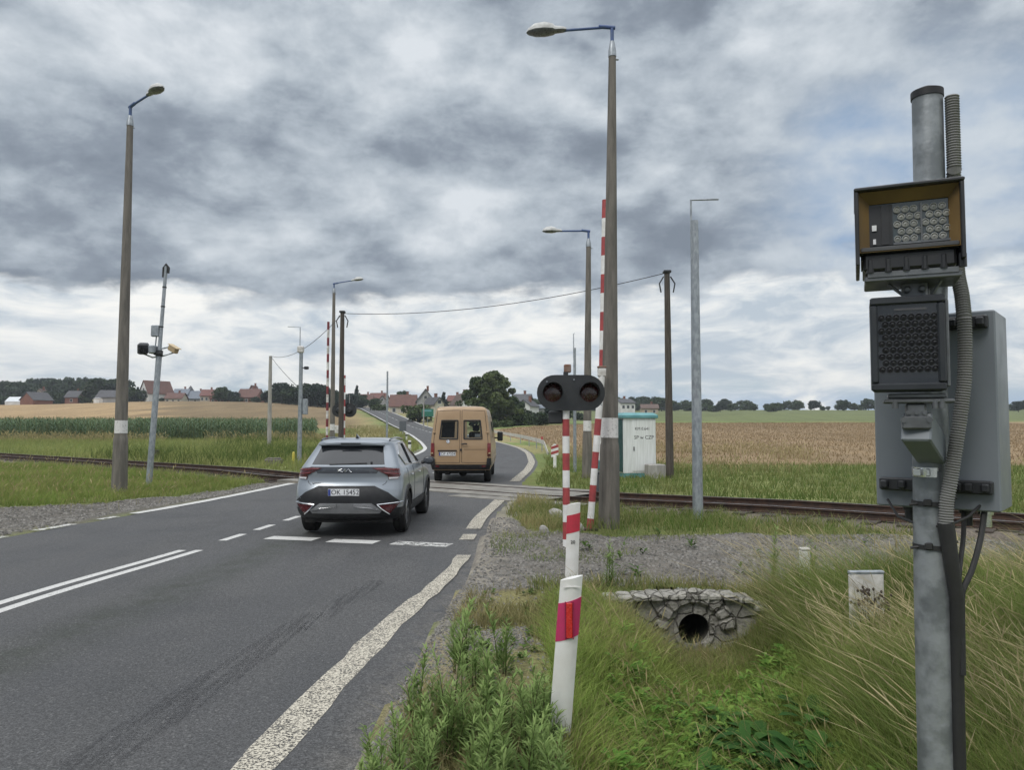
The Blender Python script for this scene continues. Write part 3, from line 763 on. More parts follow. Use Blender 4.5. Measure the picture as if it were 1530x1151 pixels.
# maker's emblem: three slanted letter strokes on the tailgate
mb = MB(); yb = float(K.rear(0, 1.115)) - .014
def stroke(pts): mb.tube([(x - .03, yb, 1.117 + z) for x, z in pts], .0065, 6)
stroke([(-.115, -.026), (-.115, .026)]); stroke([(-.105, -.002), (-.045, .026)]); stroke([(-.105, -.002), (-.035, -.026), (.005, .026)]); stroke([(.005, .026), (.005, -.026)][::-1]); stroke([(.018, -.026), (.058, .026), (.098, -.026), (.115, -.026)])
part('tailgate_emblem', mb, M_CHROME, car)
lt = part('tailgate_lettering', text_mb('HYBRID', .032), M_CHROME, car, None) if False else None
mb = MB()
for k in range(7): mb.box((-.57 + k * .034, float(K.rear(-.5, .905)) - .008, .905), (.024, .006, .022), 0)
part('tailgate_badge', mb, M_CHROME, car, None)
for s in (-1, 1):
    w1 = [(.98, 1.19), (3.02, 1.13), (2.55, 1.49), (1.9, 1.545), (1.15, 1.53), (.80, 1.37)]
    part('side_window', K.spanel(w1, s, .006, 10, 22), M_GLASSD, car, 40)
    part('window_trim', K.polyline([(3.05, 1.125), (1.0, 1.175), (.74, 1.36), (1.12, 1.545), (1.9, 1.565), (2.58, 1.50)], .02, .008, s), M_CHROME, car)
    for yy in (1.62, 2.55):
        part('door_pillar', K.polyline([(yy, 1.16), (yy - .06, 1.535)], .05, .008, s), M_BLACKP, car)
    part('sill_cladding', K.spanel([(RA + .36, .28), (FA - .36, .28), (FA - .36, .47), (RA + .36, .47)], s, .012, 6, 20), M_BLACKP, car, 40)
    for ax in (RA, FA):
        mb = MB(); A = np.linspace(-.12, PI + .12, 26); vs = []
        for a in A:
            for rr, o_ in ((.385, .0), (.385, .022), (.45, .02), (.455, .0)):
                y, z = ax + rr * math.cos(a), WR + rr * math.sin(a); z = max(z, .27)
                vs.append((s * (float(K.side(y, z)) + o_), y, z))
        fs = []
        for i in range(len(A) - 1):
            for j in range(4):
                j2 = (j + 1) % 4; f = (i * 4 + j, i * 4 + j2, i * 4 + 4 + j2, i * 4 + 4 + j); fs.append(f if s < 0 else f[::-1])
        mb.add(vs, fs); part('wheel_arch', mb, M_BLACKP, car, 40)
        wheel(car, s * .795, ax, WR, .235)
    d_ = MB()
    for yy in (1.32, 2.28): 
        x = s * (float(K.side(yy, .98)) + .02); d_.tube([(x, yy - .1, .985), (x + s * .012, yy, .985), (x, yy + .1, .985)], .014, 8)
    part('door_handle', d_, M_CHROME, car)
    d_ = MB()
    for yy in (.98, 1.68, 2.95): d_.tube([(s * (float(K.side(yy + (z - .5) * .05, z)) + .001), yy + (z - .5) * .05, z) for z in np.linspace(.48, 1.12, 10)], .004, 5)
    part('door_seam', d_, M_UNDER, car)
    m_ = MB().ell((s * 1.02, 2.98, 1.16), (.12, .10, .085), 14, 8).tube([(s * .86, 3.0, 1.11), (s * .98, 2.99, 1.14)], .035, 8); mi_ = part('wing_mirror', m_, M_BLACKP, car)
    part('mirror_glass', MB().ell((s * 1.02, 2.895, 1.16), (.095, .015, .065), 14, 8), M_GLASSC if False else M_GLOSSB, mi_)
for a_, b_ in (((-.665, .94), (-.57, .87)), ((.665, .94), (.57, .87))):
    part('tailgate_seam', K.polyline([(a_[0], a_[1]), (a_[0] * .97, .90), (b_[0] * 1.05, b_[1])], .008, .002), M_UNDER, car)
# ---- tan high-roof van
vx, vy = -1.60, 24.05
van = thing('delivery_van', 'tan high roof van with two rear doors driving away beyond the railway tracks', 'van', (vx, vy, float(zbase(vx, vy + 2.5)) + .004), math.radians(-.4))
V_ = Loft([(.42, .90, .16, 5.55), (.50, .925, .10, 5.60), (.62, .945, .06, 5.62), (.90, .955, .05, 5.58), (1.15, .95, .05, 5.40), (1.28, .94, .055, 5.05), (1.45, .925, .07, 4.85), (1.75, .885, .10, 4.55), (2.0, .85, .125, 4.30), (2.2, .815, .15, 4.05), (2.32, .785, .18, 3.85), (2.385, .73, .23, 3.6), (2.42, .62, .36, 3.3), (2.435, .45, .6, 3.0)], .10, .5, 3.6)
WZ0, WZ1 = 1.40, 1.975
def vwin(s): return [(s * .10, WZ0), (s * .665, WZ0), (s * .60, WZ1), (s * .095, WZ1)]
def cutv(x, y, z):
    if y < 1.0 and WZ0 + .03 < z < WZ1 - .03 and .13 < abs(x) < .60: return True
    if y > 3.8 and 1.35 < z < 2.05 and abs(x) < .80: return True
    if abs(x) > .6 and ((y - 1.05) ** 2 + (z - .33) ** 2 < .38 ** 2 or (y - 4.45) ** 2 + (z - .33) ** 2 < .38 ** 2): return True
    return False
part('body', V_.body(np.linspace(.42, 2.435, 70), 26, cutv), M_GOLD, van, 40)
part('underbody', MB().box((0, 2.7, .46), (1.5, 5.0, .2)).tube([(-.75, 1.05, .33), (.75, 1.05, .33)], .07, 8).ell((0, 1.05, .33), (.15, .15, .15)).box((-.45, .5, .36), (.10, .6, .10)), M_UNDER, van, None)
for s in (-1, 1):
    P = vwin(s)
    w_ = part('rear_window', V_.rpanel(P, .008, 6, 8, .004), M_GLASSC, van, 40)
    part('window_seal', V_.polyline(P + P[:1], .045, .008), M_BLACKP, w_)
    d_ = [(s * .03, .66), (s * .86, .66), (s * .86, 1.2), (s * .83, 1.5), (s * .74, 2.28), (s * .03, 2.30)]
    dr = part('rear_door', V_.polyline(d_ + d_[:1], .014, .0), M_UNDER, van)
    for zz in (.95, 1.60, 2.10): part('hinge', MB().box((s * float(np.interp(zz, [.9, 2.2], [.90, .79])), float(V_.rear(.84, zz)) - .03, zz), (.07, .05, .05), bev=.01), M_GOLD, dr, None)
    tl = [(s * .83, .93), (s * .935, .93), (s * .935, 1.27), (s * .83, 1.27)]
    q = part('tail_light', V_.rpanel(tl, .03, 6, 5, .04), M_REDL, van, 40)
    part('lower_lens', V_.rpanel([(s * .83, .86), (s * .935, .86), (s * .935, .925), (s * .83, .925)], .028, 3, 5, .04), M_REDD, q, None)
    part('bumper_corner', V_.rpanel([(s * .80, .60), (s * .95, .58), (s * .95, .80), (s * .82, .80)], .045, 4, 6, .06), M_BLACKP, van, 40)
    m_ = MB().box((s * 1.13, 4.42, 1.42), (.20, .10, .34), 0, bev=.03).tube([(s * .90, 4.55, 1.36), (s * 1.08, 4.45, 1.36)], .025, 8); part('wing_mirror', m_, M_BLACKP, van, 40)
    sw = [(4.05, 1.38), (4.75, 1.38), (4.35, 1.95), (4.05, 2.0)]
    part('cab_window', V_.spanel([(3.65, 1.38), (4.70, 1.38), (4.30, 1.95), (3.65, 1.97)], s, .006, 8, 14), M_GLASSD, van, 40)
    part('side_window', V_.spanel([(2.0, 1.42), (3.3, 1.42), (3.3, 1.95), (2.0, 1.95)], s, .006, 8, 14), M_GLASSD, van, 40)
    part('rub_strip', V_.spanel([(.75, .70), (5.2, .70), (5.2, .76), (.75, .76)], s, .015, 3, 24), M_GOLD, van, 40)
    for ax in (1.05, 4.45): wheel(van, s * .80, ax, .335, .22, 6)
    for zz in (2.12,):
        part('roof_seam', V_.polyline([(.3, zz), (3.9, zz - .03)], .02, .004, s), M_GOLD, van)
part('rear_bumper', V_.rpanel([(-.90, .44), (.90, .44), (.93, .60), (-.93, .60)], .055, 4, 20, .08), M_BLACKP, van, 40)
for s in (-1, 1): part('bumper_reflector', MB().box((s * .72, -.035, .55), (.12, .02, .05)), M_REDD, van, None)
plate(van, 'OP 47504', (-.42, float(V_.rear(-.4, .94)) - .012, .93), .118)
part('plate_lamp_bar', MB().box((-.42, float(V_.rear(-.4, 1.03)) - .02, 1.035), (.60, .05, .035), 0, bev=.01), M_BLACKP, van, None)
part('door_handle', MB().tube([(.02, .01, 1.235), (.12, -.02, 1.25), (.20, .0, 1.245)], .02, 8).box((.0, .03, 1.06), (.05, .04, .06)), M_BLACKP, van)
# round maker's badge and model letters
part('door_badge', MB().lathe([(.03, 0), (.055, 0), (.055, .012), (.03, .012)], 18, 0, Matrix.Translation((-.40, float(V_.rear(-.4, 1.32)) - .006, 1.32)) @ Matrix.Rotation(PI / 2, 4, 'X')), M_CHROME, van)
part('door_crease', V_.polyline([(.10, 1.07), (.78, 1.07)], .012, .0), M_UNDER, van)
part('interior_bulkhead', MB().box((-.42, 1.3, 1.65), (.75, .04, .95)).box((-.3, .9, 1.45), (.3, .3, .5)), M_SEAT, van, None)
mb = MB().box((.30, 3.35, 1.2), (.5, .16, .8), bev=.05).box((.30, 3.32, 1.72), (.24, .12, .22), bev=.04).box((-.45, 3.35, 1.2), (.5, .16, .8), bev=.05); part('front_seat', mb, M_SEAT, van, None)
part('interior_panel', MB().box((.50, .5, 1.50), (.17, .02, .10)), M_PLATE, van, None)
part('windscreen', MB().add([(-.78, 4.90, 1.36), (.78, 4.90, 1.36), (.70, 4.33, 2.05), (-.70, 4.33, 2.05)], [(0, 1, 2, 3)]), M_GLASSC, van, None)
# ------------------------------------------------------------------ street furniture
def concrete(name, c1, c2):
    m, t, b, o = newmat(name); co = t.n('ShaderNodeTexCoord').outputs['Object']
    mp = t.n('ShaderNodeMapping'); mp.inputs['Scale'].default_value = (3, 3, .35); t.set(mp.inputs[0], co)
    a = t.mix(t.maprange(t.noise(mp.outputs[0], 3, 5, .65), .35, .65), c4(c1), c4(c2))
    sp = t.maprange(t.noise(co, 45, 4, .8), .55, .72, 0, .5)
    t.set(b.inputs['Base Color'], t.mix(sp, a, c4(tuple(v * .55 for v in c1)))); b.inputs['Roughness'].default_value = .92; b.inputs['Specular IOR Level'].default_value = .2
    bp = t.n('ShaderNodeBump'); bp.inputs['Strength'].default_value = .5; bp.inputs['Distance'].default_value = .01; t.set(bp.inputs['Height'], t.noise(co, 40, 5, .7)); t.set(b.inputs['Normal'], bp.outputs[0])
    return m
M_CONC = concrete('weathered_pole_concrete', (.185, .170, .150), (.120, .112, .100))
M_CONCL = concrete('pale_concrete', (.36, .35, .33), (.25, .24, .225))
M_WBAND = pmat('flaking_white_paint', (.62, .61, .60), (.33, .32, .31), 26, .85, lo=.52, hi=.70)
M_BLUE = pmat('blue_painted_steel', (.045, .085, .22), (.06, .10, .20), 8, .5)
M_GALV = pmat('galvanised_steel', (.36, .39, .42), (.25, .275, .30), 9, .48, .55, .1, streak=(2, 2, .8))
M_LHEAD = pmat('grey_lamp_housing', (.50, .51, .50), (.38, .38, .37), 8, .55)
M_LBOWL = pmat('grimy_lamp_bowl', (.10, .105, .11), (.17, .175, .18), 10, .3, coat=.3)
M_RED = pmat('faded_red_paint', (.36, .055, .055), (.27, .045, .05), 9, .6)
M_WHITE = pmat('white_paint', (.74, .74, .73), (.62, .61, .59), 6, .55)
M_OFFW = pmat('dirty_white_paint', (.66, .65, .63), (.42, .40, .37), 7, .7)
M_SIGL = pmat('unlit_red_signal_lens', (.026, .007, .008), (.045, .009, .010), 30, .25, coat=.4)
M_SIGB = pmat('black_signal_board', (.016, .018, .021), (.026, .028, .031), 6, .5)
M_RUSTB = pmat('rusty_painted_box', (.16, .075, .05), (.22, .16, .13), 9, .85)
M_WIRE = pmat('black_cable', (.02, .02, .021), None, 10, .6)
M_WOOD = pmat('old_tarred_wood', (.085, .072, .060), (.05, .043, .037), 4, .9, 0, .5, streak=(6, 6, .5))
def poleprof(root, prof, lean, mats, name='pole', n=16, mi=None):
    mb = MB(); P = [(lean[0] * z, lean[1] * z, z) for r, z in prof]; 
    mb.tube(P, [r for r, z in prof], n)
    if mi: mb.m = [mi(sum(mb.v[q][2] for q in f) / len(f)) for f in mb.f]
    return part(name, mb, mats, root, 40)
def lamp_post(loc, H, rb, rt, head, arm, lean, label, hl=.7, rise=.12, step=1.55, col=M_CONC):
    r = thing('street_lamp', label, 'street lamp', (loc[0], loc[1], float(zt(*loc)) - .05), 0, 'concrete street lamps around the level crossing')
    k = lambda z: rb * .86 + (rt - rb * .86) * (z - step) / (H - step)
    zs_ = [0, step * .5, step - .12, step, step + .06]; prof = [(rb * 1.08, 0), (rb, step * .5), (rb * .97, step - .14), (rb * .93, step), (k(step + .06), step + .05)]
    for z in (step + .14, step + .50, 3.5, 5.5, 7.5, H): 
        if z <= H: prof.append((k(z), z))
    poleprof(r, prof, lean, [col, M_WBAND], n=18, mi=lambda z: 1 if step + .15 < z < step + .45 else 0)
    top = Vector((lean[0] * H, lean[1] * H, H))
    part('pole_cap', MB().tube([top, top + Vector((0, 0, .12)), top + Vector((0, 0, .30))], [rt * 1.15, rt * 1.1, rt * .6], 12), M_GALV, r)
    part('bolt', MB().tube([top + Vector((rt, 0, -.05)), top + Vector((rt + .05, 0, -.05))], .02, 6), M_GALV, r)
    hx, hy, L = math.cos(head), math.sin(head), arm
    a0 = top + Vector((0, 0, .28)); a1 = a0 + Vector((0, 0, .30)); a2 = a1 + Vector((hx * L, hy * L, rise * L))
    part('arm', MB().tube([a0, a1], rt * .5, 10).tube([a1 - Vector((hx * .06, hy * .06, .02)), a1 + Vector((hx * .25, hy * .25, .02))], rt * .55, 10).tube([a1, a2], rt * .38, 10), M_BLUE, r)
    # lamp head: flattened teardrop housing over a bowl
    M = Matrix.Translation(a2) @ Matrix.Rotation(head, 4, 'Z') @ Matrix.Rotation(-rise * .8, 4, 'Y')
    S = [(-.06, .05, .05), (.0, .075, .075), (.16, .085, .10), (.20, .13, .14), (.36, .17, .18), (.55, .155, .16), (.68, .09, .08), (.72, .02, .02)]
    def shell(up, zoff, sc):
        mb = MB(); n = 10; vs = []
        for x, w, h in S:
            for q in range(n + 1):
                a = PI * q / n; vs.append((x * hl / .72, w * math.cos(a) * 1.0, zoff + (h if up else -h * sc) * math.sin(a)))
        fs = []
        for i in range(len(S) - 1):
            for q in range(n):
                f = (i * (n + 1) + q, i * (n + 1) + q + 1, (i + 1) * (n + 1) + q + 1, (i + 1) * (n + 1) + q); fs.append(f)
        return mb.add(vs, fs, 0, M)
    hd = part('lamp_head', shell(True, 0, 1), M_LHEAD, r, 50)
    part('lamp_bowl', shell(False, 0, .34), M_LBOWL, hd, 50)
    return r
lamp_post(at(178, 737), 10.55, .20, .085, math.radians(-38), 1.05, (.003, 0), 'tall concrete street lamp left of the road beside the leaning camera mast', .75, .05)
lamp_post(at(910, 792), 8.85, .185, .068, math.radians(174), .92, (.0135, 0), 'large concrete street lamp with blue arm near the striped posts on the right', .70, -.02)
q = at(496, 684); lamp_post(q, 9.9, .17, .085, math.radians(-10), 1.15, (0, 0), 'dark concrete street lamp behind the silver car, lamp head pointing right', .7, .12)
q = at(877, 717); lamp_post(q, 8.25, .17, .085, math.radians(178), 1.0, (.012, 0), 'thinner concrete street lamp seen behind the big lamp post and red signal', .65, .0)
# dark cable poles and overhead cables
def cable_pole(loc, H, r, mat, label, lean=(0, 0), fit=True, name='cable_pole'):
    z0 = float(zt(*loc)) - .05
    o = thing(name, label, 'utility pole', (loc[0], loc[1], z0), 0)
    poleprof(o, [(r * 1.15, 0), (r, H * .5), (r * .8, H)], lean, [mat])
    t_ = Vector((lean[0] * H, lean[1] * H, H))
    if fit:
        mb = MB().box(tuple(t_ + Vector((0, 0, .03))), (r * 2.2, r * 2.2, .10), 0, bev=.02)
        part('pole_cap', mb, M_SIGB, o, None)
        for s in (-1, 1):
            part('cable_clamp', MB().tube([t_ + Vector((s * r, 0, -.15)), t_ + Vector((s * (r + .16), -.02, -.42)), t_ + Vector((s * (r + .10), 0, -.75))], .028, 6), M_SIGB, o)
    return Vector((loc[0], loc[1], z0)) + t_
pB = at(509, 694); tB = cable_pole(pB, zat(466, pB[1]) + .05, .125, M_WOOD, 'dark cable pole between the striped boom and the far signal')
part_strip = None
pC = at(402, 672); tC = cable_pole(pC, zat(534, pC[1]) - .05, .15, M_CONCL, 'short pale concrete cable pole standing in the meadow before the maize', fit=False)
pD = at(1001, 713); tD = cable_pole(pD, zat(404, pD[1]), .13, M_WOOD, 'dark tarred cable pole right of the white equipment hut', (-.004, 0))
def cable(a, b, sag, label, r=.015):
    a, b = Vector(a), Vector(b); P = []
    for i in range(25):
        t_ = i / 24; p = a.lerp(b, t_); p.z -= sag * 4 * t_ * (1 - t_); P.append(p - a)
    o = link('overhead_cable', MB().tube(P, r, 5).mesh('overhead_cable', M_WIRE, 40), None, a)
    return tag(o, label, 'cable', 'overhead cables')
cable(tB + Vector((.1, 0, -.05)), tD, .50, 'overhead cable sagging from the dark cable pole across to the right')
cable(tB + Vector((-.12, 0, -.2)), tC, .75, 'overhead cable sagging down to the short concrete pole on the left')
pM = at(447, 695)
cable(tC, (pM[0] - .05, pM[1], 3.7), .1, 'thin stay cable from the short concrete pole to the galvanised mast', .016)
# ---------------- striped posts, booms and signals
def stripes(z, p, ph=0.0): return 1 if ((z + ph) / p) % 2 < 1 else 0
def striped_pole(root, r, H, lean, per, ph, name='post', top_white=None, z0=0):
    zs_ = sorted(set([z0, H] + [per * k - ph for k in range(-30, int(H / per) + 30) if z0 < per * k - ph < H]))
    prof = []
    for z in zs_: prof += [(r, z)]
    return poleprof(root, prof, lean, [M_WHITE, M_RED], name, 12, lambda z: 0 if (top_white and z > top_white) else stripes(z, per, ph))
def signal_board(root, c, W, H, d, sgn, lamps=True):
    R = H / 2; L = W / 2 - R; poly = []
    for k in range(15): a = -PI / 2 + PI * k / 14; poly.append((L + R * math.cos(a), R * math.sin(a)))
    for k in range(15): a = PI / 2 + PI * k / 14; poly.append((-L + R * math.cos(a), R * math.sin(a)))
    M = Matrix.Translation(c)
    b = part('signal_board', MB().prism(poly, d, 0, M), M_SIGB, root, 30)
    if not lamps: return b
    for s in (-1, 1):
        cx = s * W * .27; rr = H * .26
        Mx = Matrix.Translation((c[0] + cx, c[1] - .002, c[2])) @ Matrix.Rotation(PI / 2, 4, 'X')
        l_ = part('signal_lamp', MB().lathe([(.001, .02), (rr * .6, .016), (rr * .95, .004), (rr, 0)], 24, 0, Mx, caps=False), M_SIGL, root, 50)
        hood = MB(); n = 18; vs = []
        for k in range(n + 1):
            a = -.35 + (PI + .7) * k / n; dd = .05 + .22 * max(0, math.sin(a)) 
            for rr2, yy in ((rr * 1.06, 0), (rr * 1.10, 0), (rr * 1.10, -dd), (rr * 1.06, -dd)): vs.append((c[0] + cx + rr2 * math.cos(a), c[1] + yy, c[2] + rr2 * math.sin(a)))
        fs = []
        for k in range(n):
            for j in range(4): j2 = (j + 1) % 4; fs.append((k * 4 + j, k * 4 + j2, k * 4 + 4 + j2, k * 4 + 4 + j))
        fs += [(0, 1, 2, 3), tuple(n * 4 + q for q in (3, 2, 1, 0))]
        part('lamp_hood', hood.add(vs, fs), M_SIGB, l_, 40)
    return b
# near signal (its foot hides behind the two white marker posts)
sx, sy = .84, 12.0
sg = thing('crossing_signal', 'black twin red lamp signal on a red and white striped post', 'railway signal', (sx, sy, float(zt(sx, sy)) - .03))
PH = lambda pya, Y, z0: -(zat(pya, Y) - z0)
striped_pole(sg, .055, 2.52, (0, 0), .265, PH(652, sy, sg.location.z), 'post')
zb = zat(587.5, sy) - sg.location.z
signal_board(sg, (xat(852.5, sy) - sx, -.10, zb), .1 + 101 / 1150 * sy - .1, 53 / 1150 * sy, .03, 1)
part('bell', MB().box((.03, .05, zb + .385), (.11, .12, .13), 0, bev=.012), M_RUSTB, sg, None)
part('board_bracket', MB().box((0, -.03, zb), (.45, .08, .06)).tube([(0, 0, zb - .2), (0, 0, zb + .33)], .04, 10), M_SIGB, sg, None)
part('junction_box', MB().box((-.16, .03, zb - .38), (.22, .12, .20), 0, bev=.02).tube([(-.16, .0, zb - .3), (0, 0, zb - .24)], .02, 6), M_SIGB, sg, None)
for i_ in range(3): part('bolt', MB().lathe([(.012, 0), (.012, .012), (.006, .016)], 8, 0, Matrix.Translation((-.3 + i_ * .42, -.102, zb + [.17, .20, -.19][i_])) @ Matrix.Rotation(PI / 2, 4, 'X')), M_GALV, sg)
# second striped post, leaning
px_, py_ = at(881, 796)
s2 = thing('striped_post', 'leaning red and white striped post with a white cap box beside the big lamp post', 'post', (px_, py_, float(zt(px_, py_)) - .03))
zt2 = zat(560, py_) - s2.location.z
striped_pole(s2, .06, zt2, (.083, 0), .295, PH(750, py_, s2.location.z), 'post', top_white=2.0)
part('cap_box', MB().box((.083 * zt2, 0, zt2 + .04), (.145, .12, .15), 0, bev=.012), M_OFFW, s2, None)
part('cap_lid', MB().box((.083 * zt2, 0, zt2 + .135), (.155, .13, .035), 0, bev=.008), M_RUSTB, s2, None)
part('foot_plate', MB().box((0, 0, .04), (.26, .26, .05), 0, bev=.01), M_RUST, s2, None)
# raised boom behind the lamp post, with its machine
bx, by = at(896, 741)
bm = thing('crossing_barrier', 'raised red and white barrier boom rising behind the big lamp post', 'barrier', (bx, by, float(zt(bx, by)) - .03), 0, 'level crossing barriers')
part('machine_box', MB().box((0, 0, .42), (.40, .5, .70), 0, bev=.03).box((0, 0, .80), (.44, .54, .06), 0, bev=.02).box((0, 0, .03), (.6, .7, .10)), pmat('dark_grey_machine', (.075, .08, .085), (.05, .05, .055), 6, .6), bm, None)
part('machine_lid', MB().box((.03, -.1, 1.0), (.26, .24, .26), 0, bev=.03), pmat('teal_paint', (.035, .14, .15), (.05, .16, .17), 6, .6), bm, None)
Hb = zat(299, by) - bm.location.z; ln = (xat(907.5, by) - bx - .02) / Hb
mb = MB(); zs_ = [1.0, 3.3]; 
mb.tube([(ln * 1.0 + .02, 0, .95), (ln * 3.3 + .04, 0, 3.2)], [.11, .09], 10, 0)
bp_ = part('boom_root', mb, M_OFFW, bm)
prof = [(.10, 3.2)]; 
zz = Hb
while zz > 3.25: prof.insert(1, (.088, zz)); zz -= .52
poleprof(bm, prof, (ln, 0), [M_WHITE, M_RED], 'boom', 10, lambda z: 1 if int((Hb - z) / .52) % 2 == 0 else 0)
# barrier at the far left of the crossing
fx, fy = at(488, 694)
fb = thing('crossing_barrier', 'thin raised red and white barrier boom behind the silver car', 'barrier', (fx, fy, float(zt(fx, fy)) - .03), 0, 'level crossing barriers')
part('machine_box', MB().box((0, 0, .5), (.4, .5, .9), 0, bev=.03), M_GALV, fb, None)
Hf = zat(481, fy) - fb.location.z
prof = [(.08, .9)]; zz = Hf
while zz > 1.0: prof.insert(1, (.06, zz)); zz -= .40
poleprof(fb, prof, (0, 0), [M_OFFW, pmat('dark_red_paint', (.20, .03, .04), (.15, .03, .035), 9, .6)], 'boom', 10, lambda z: 1 if int((Hf - z) / .40) % 2 == 0 else 0)
# signal at the far left, seen from behind
lx, ly = at(509, 690)
ls = thing('crossing_signal', 'black twin lamp signal seen from behind over the silver car roof', 'railway signal', (lx, ly + .6, float(zt(lx, ly)) - .03))
striped_pole(ls, .085, zat(560, ly) - ls.location.z, (0, 0), .38, .1, 'post')
zc = zat(613, ly) - ls.location.z; rr = .37
for s in (-1, 1):
    part('signal_board', MB().lathe([(.02, 0), (rr, 0), (rr, .05), (.02, .05)], 26, 0, Matrix.Translation((s * .29, .12, zc)) @ Matrix.Rotation(-PI / 2, 4, 'X')), M_SIGB, ls, 30)
    part('lamp_can', MB().lathe([(.10, -.14), (.17, 0)], 18, 0, Matrix.Translation((s * .29, .12, zc)) @ Matrix.Rotation(-PI / 2, 4, 'X')), M_SIGB, ls, 30)
part('relay_box', MB().box((-.30, 0, zat(641, ly)), (.30, .22, .42), 0, bev=.02), M_OFFW, ls, None)
# ---------------- galvanised masts
def mast_cam(root, c, L, r, yaw, mat, tilt=0.0):
    M = Matrix.Translation(c) @ Matrix.Rotation(yaw, 4, 'Z') @ Matrix.Rotation(tilt, 4, 'Y')
    return M
mx_, my_ = at(222, 727)
mz = float(zt(mx_, my_)) - .05
lm = thing('camera_mast', 'leaning silver mast with a cluster of cameras beside the left concrete lamp', 'camera mast', (mx_, my_, mz))
Hm = zat(398, my_) - mz; ln = (xat(243, my_) - mx_) / Hm; zc = zat(524, my_) - mz
poleprof(lm, [(.095, 0), (.09, zc - .1), (.075, zc), (.062, zc + .2), (.05, Hm)], (ln, 0), [M_GALV], 'pole', 14)
P = lambda z, dx=0, dy=0: (ln * z + dx, dy, z)
part('cable_loop', MB().tube([P(Hm - .35, -.06), P(Hm - .05, -.07), P(Hm + .06, 0), P(Hm - .05, .08), P(Hm - .22, .08)], .045, 8), M_WIRE, lm)
part('junction_box', MB().box(P(zc + .62, -.17), (.24, .16, .36), 0, bev=.02), M_GALV, lm, None)
part('mounting_tubes', MB().tube([P(zc + .05, -.14), P(zc + .48, -.13)], .02, 6).tube([P(zc - .1, -.5), P(zc - .22, -.2), P(zc - .18, .1), P(zc - .05, .5)], .025, 6).tube([P(zc + .1, -.3), P(zc + .05, .0), P(zc + .12, .3)], .03, 6), M_GALV, lm)
h1 = part('camera_housing', MB().box((0, 0, 0), (.30, .42, .34), 0, bev=.04), M_SIGB, lm, None); h1.location = P(zc + .05, -.46, -.12); h1.rotation_euler = (.2, 0, .35)
part('camera_lens', MB().lathe([(.001, .24), (.10, .235), (.115, .20)], 16, 0, Matrix.Rotation(PI / 2, 4, 'X')), M_GLASSD, h1)
h2 = part('camera_housing', MB().box((0, 0, 0), (.36, .16, .17), 0, bev=.02), pmat('sand_coloured_housing', (.42, .32, .19), (.36, .27, .16), 6, .6), lm, None); h2.location = P(zc + .03, .48, -.1); h2.rotation_euler = (0, .42, -.5)
part('sunshield', MB().box((.02, 0, .10), (.46, .20, .02), 0, bev=.008), pmat('sand_coloured_shield', (.50, .39, .24), (.42, .33, .2), 6, .6), h2, None)
h3 = part('camera_housing', MB().box((0, 0, 0), (.20, .3, .26), 0, bev=.03), M_GALV, lm, None); h3.location = P(zc + .02, -.16, -.1)
part('clamp', MB().tube([P(zc - .18), P(zc + .0)], .11, 12).box(P(zc - .1, 0, -.08), (.26, .12, .10), 0, bev=.02), M_SIGB, lm, 40)
for q in (.28, .52, .75): part('cable_tie', MB().tube([P(zc + (Hm - zc) * q - .02), P(zc + (Hm - zc) * q + .02)], .066, 12), M_WIRE, lm)
def thin_mast(px, py, ptop, r, label, arm_top=None, lean=0.0, cam=None, box=None, arm_dir=-1, arml=.6):
    x, y = at(px, py); z = float(zt(x, y)) - .05; H = zat(ptop, y) - z
    o = thing('camera_mast', label, 'mast', (x, y, z))
    poleprof(o, [(r, 0), (r * .9, H * .5), (r * .75, H)], (lean, 0), [M_GALV], 'pole', 12)
    if arm_top:
        Ha = zat(arm_top, y) - z
        part('antenna_rod', MB().tube([(lean * H - r * .6, 0, H - .4), (lean * H - r * .6, 0, Ha), (lean * H - r * .6 + arm_dir * arml, 0, Ha + .02)], .022, 6), M_GALV, o)
    if cam:
        part('camera', MB().box((r + .18, -.05, cam), (.22, .16, .15), 0, bev=.03).tube([(0, 0, cam), (r + .15, -.02, cam)], .025, 6), M_SIGB, o, None)
        part('clamp_box', MB().box((0, -.02, cam + .9), (.30, .26, .34), 0, bev=.05), M_OFFW, o, None)
    if box:
        part('cabinet', MB().box((.24, .05, box), (.22, .25, .75), 0, bev=.02), M_GALV, o, None)
    return o
thin_mast(447, 695, 518, .115, 'galvanised camera mast left of the silver car with a thin antenna arm', 489, .004, zat(548, 37.2), zat(606, 37.2), -1, .6)
r_m = thin_mast(1043, 782, 330, .105, 'grey galvanised mast standing by the rails right of the equipment hut', 299, .0, None, None, 1, .55)
thin_mast(859, 706, 520, .07, 'thin galvanised rod mast behind the twin lamp signal', 499, .002, None, None, 1, .05)
thin_mast(578, 668, 555, .10, 'slim grey sign pole on the grass bank left of the far road', None, .0)
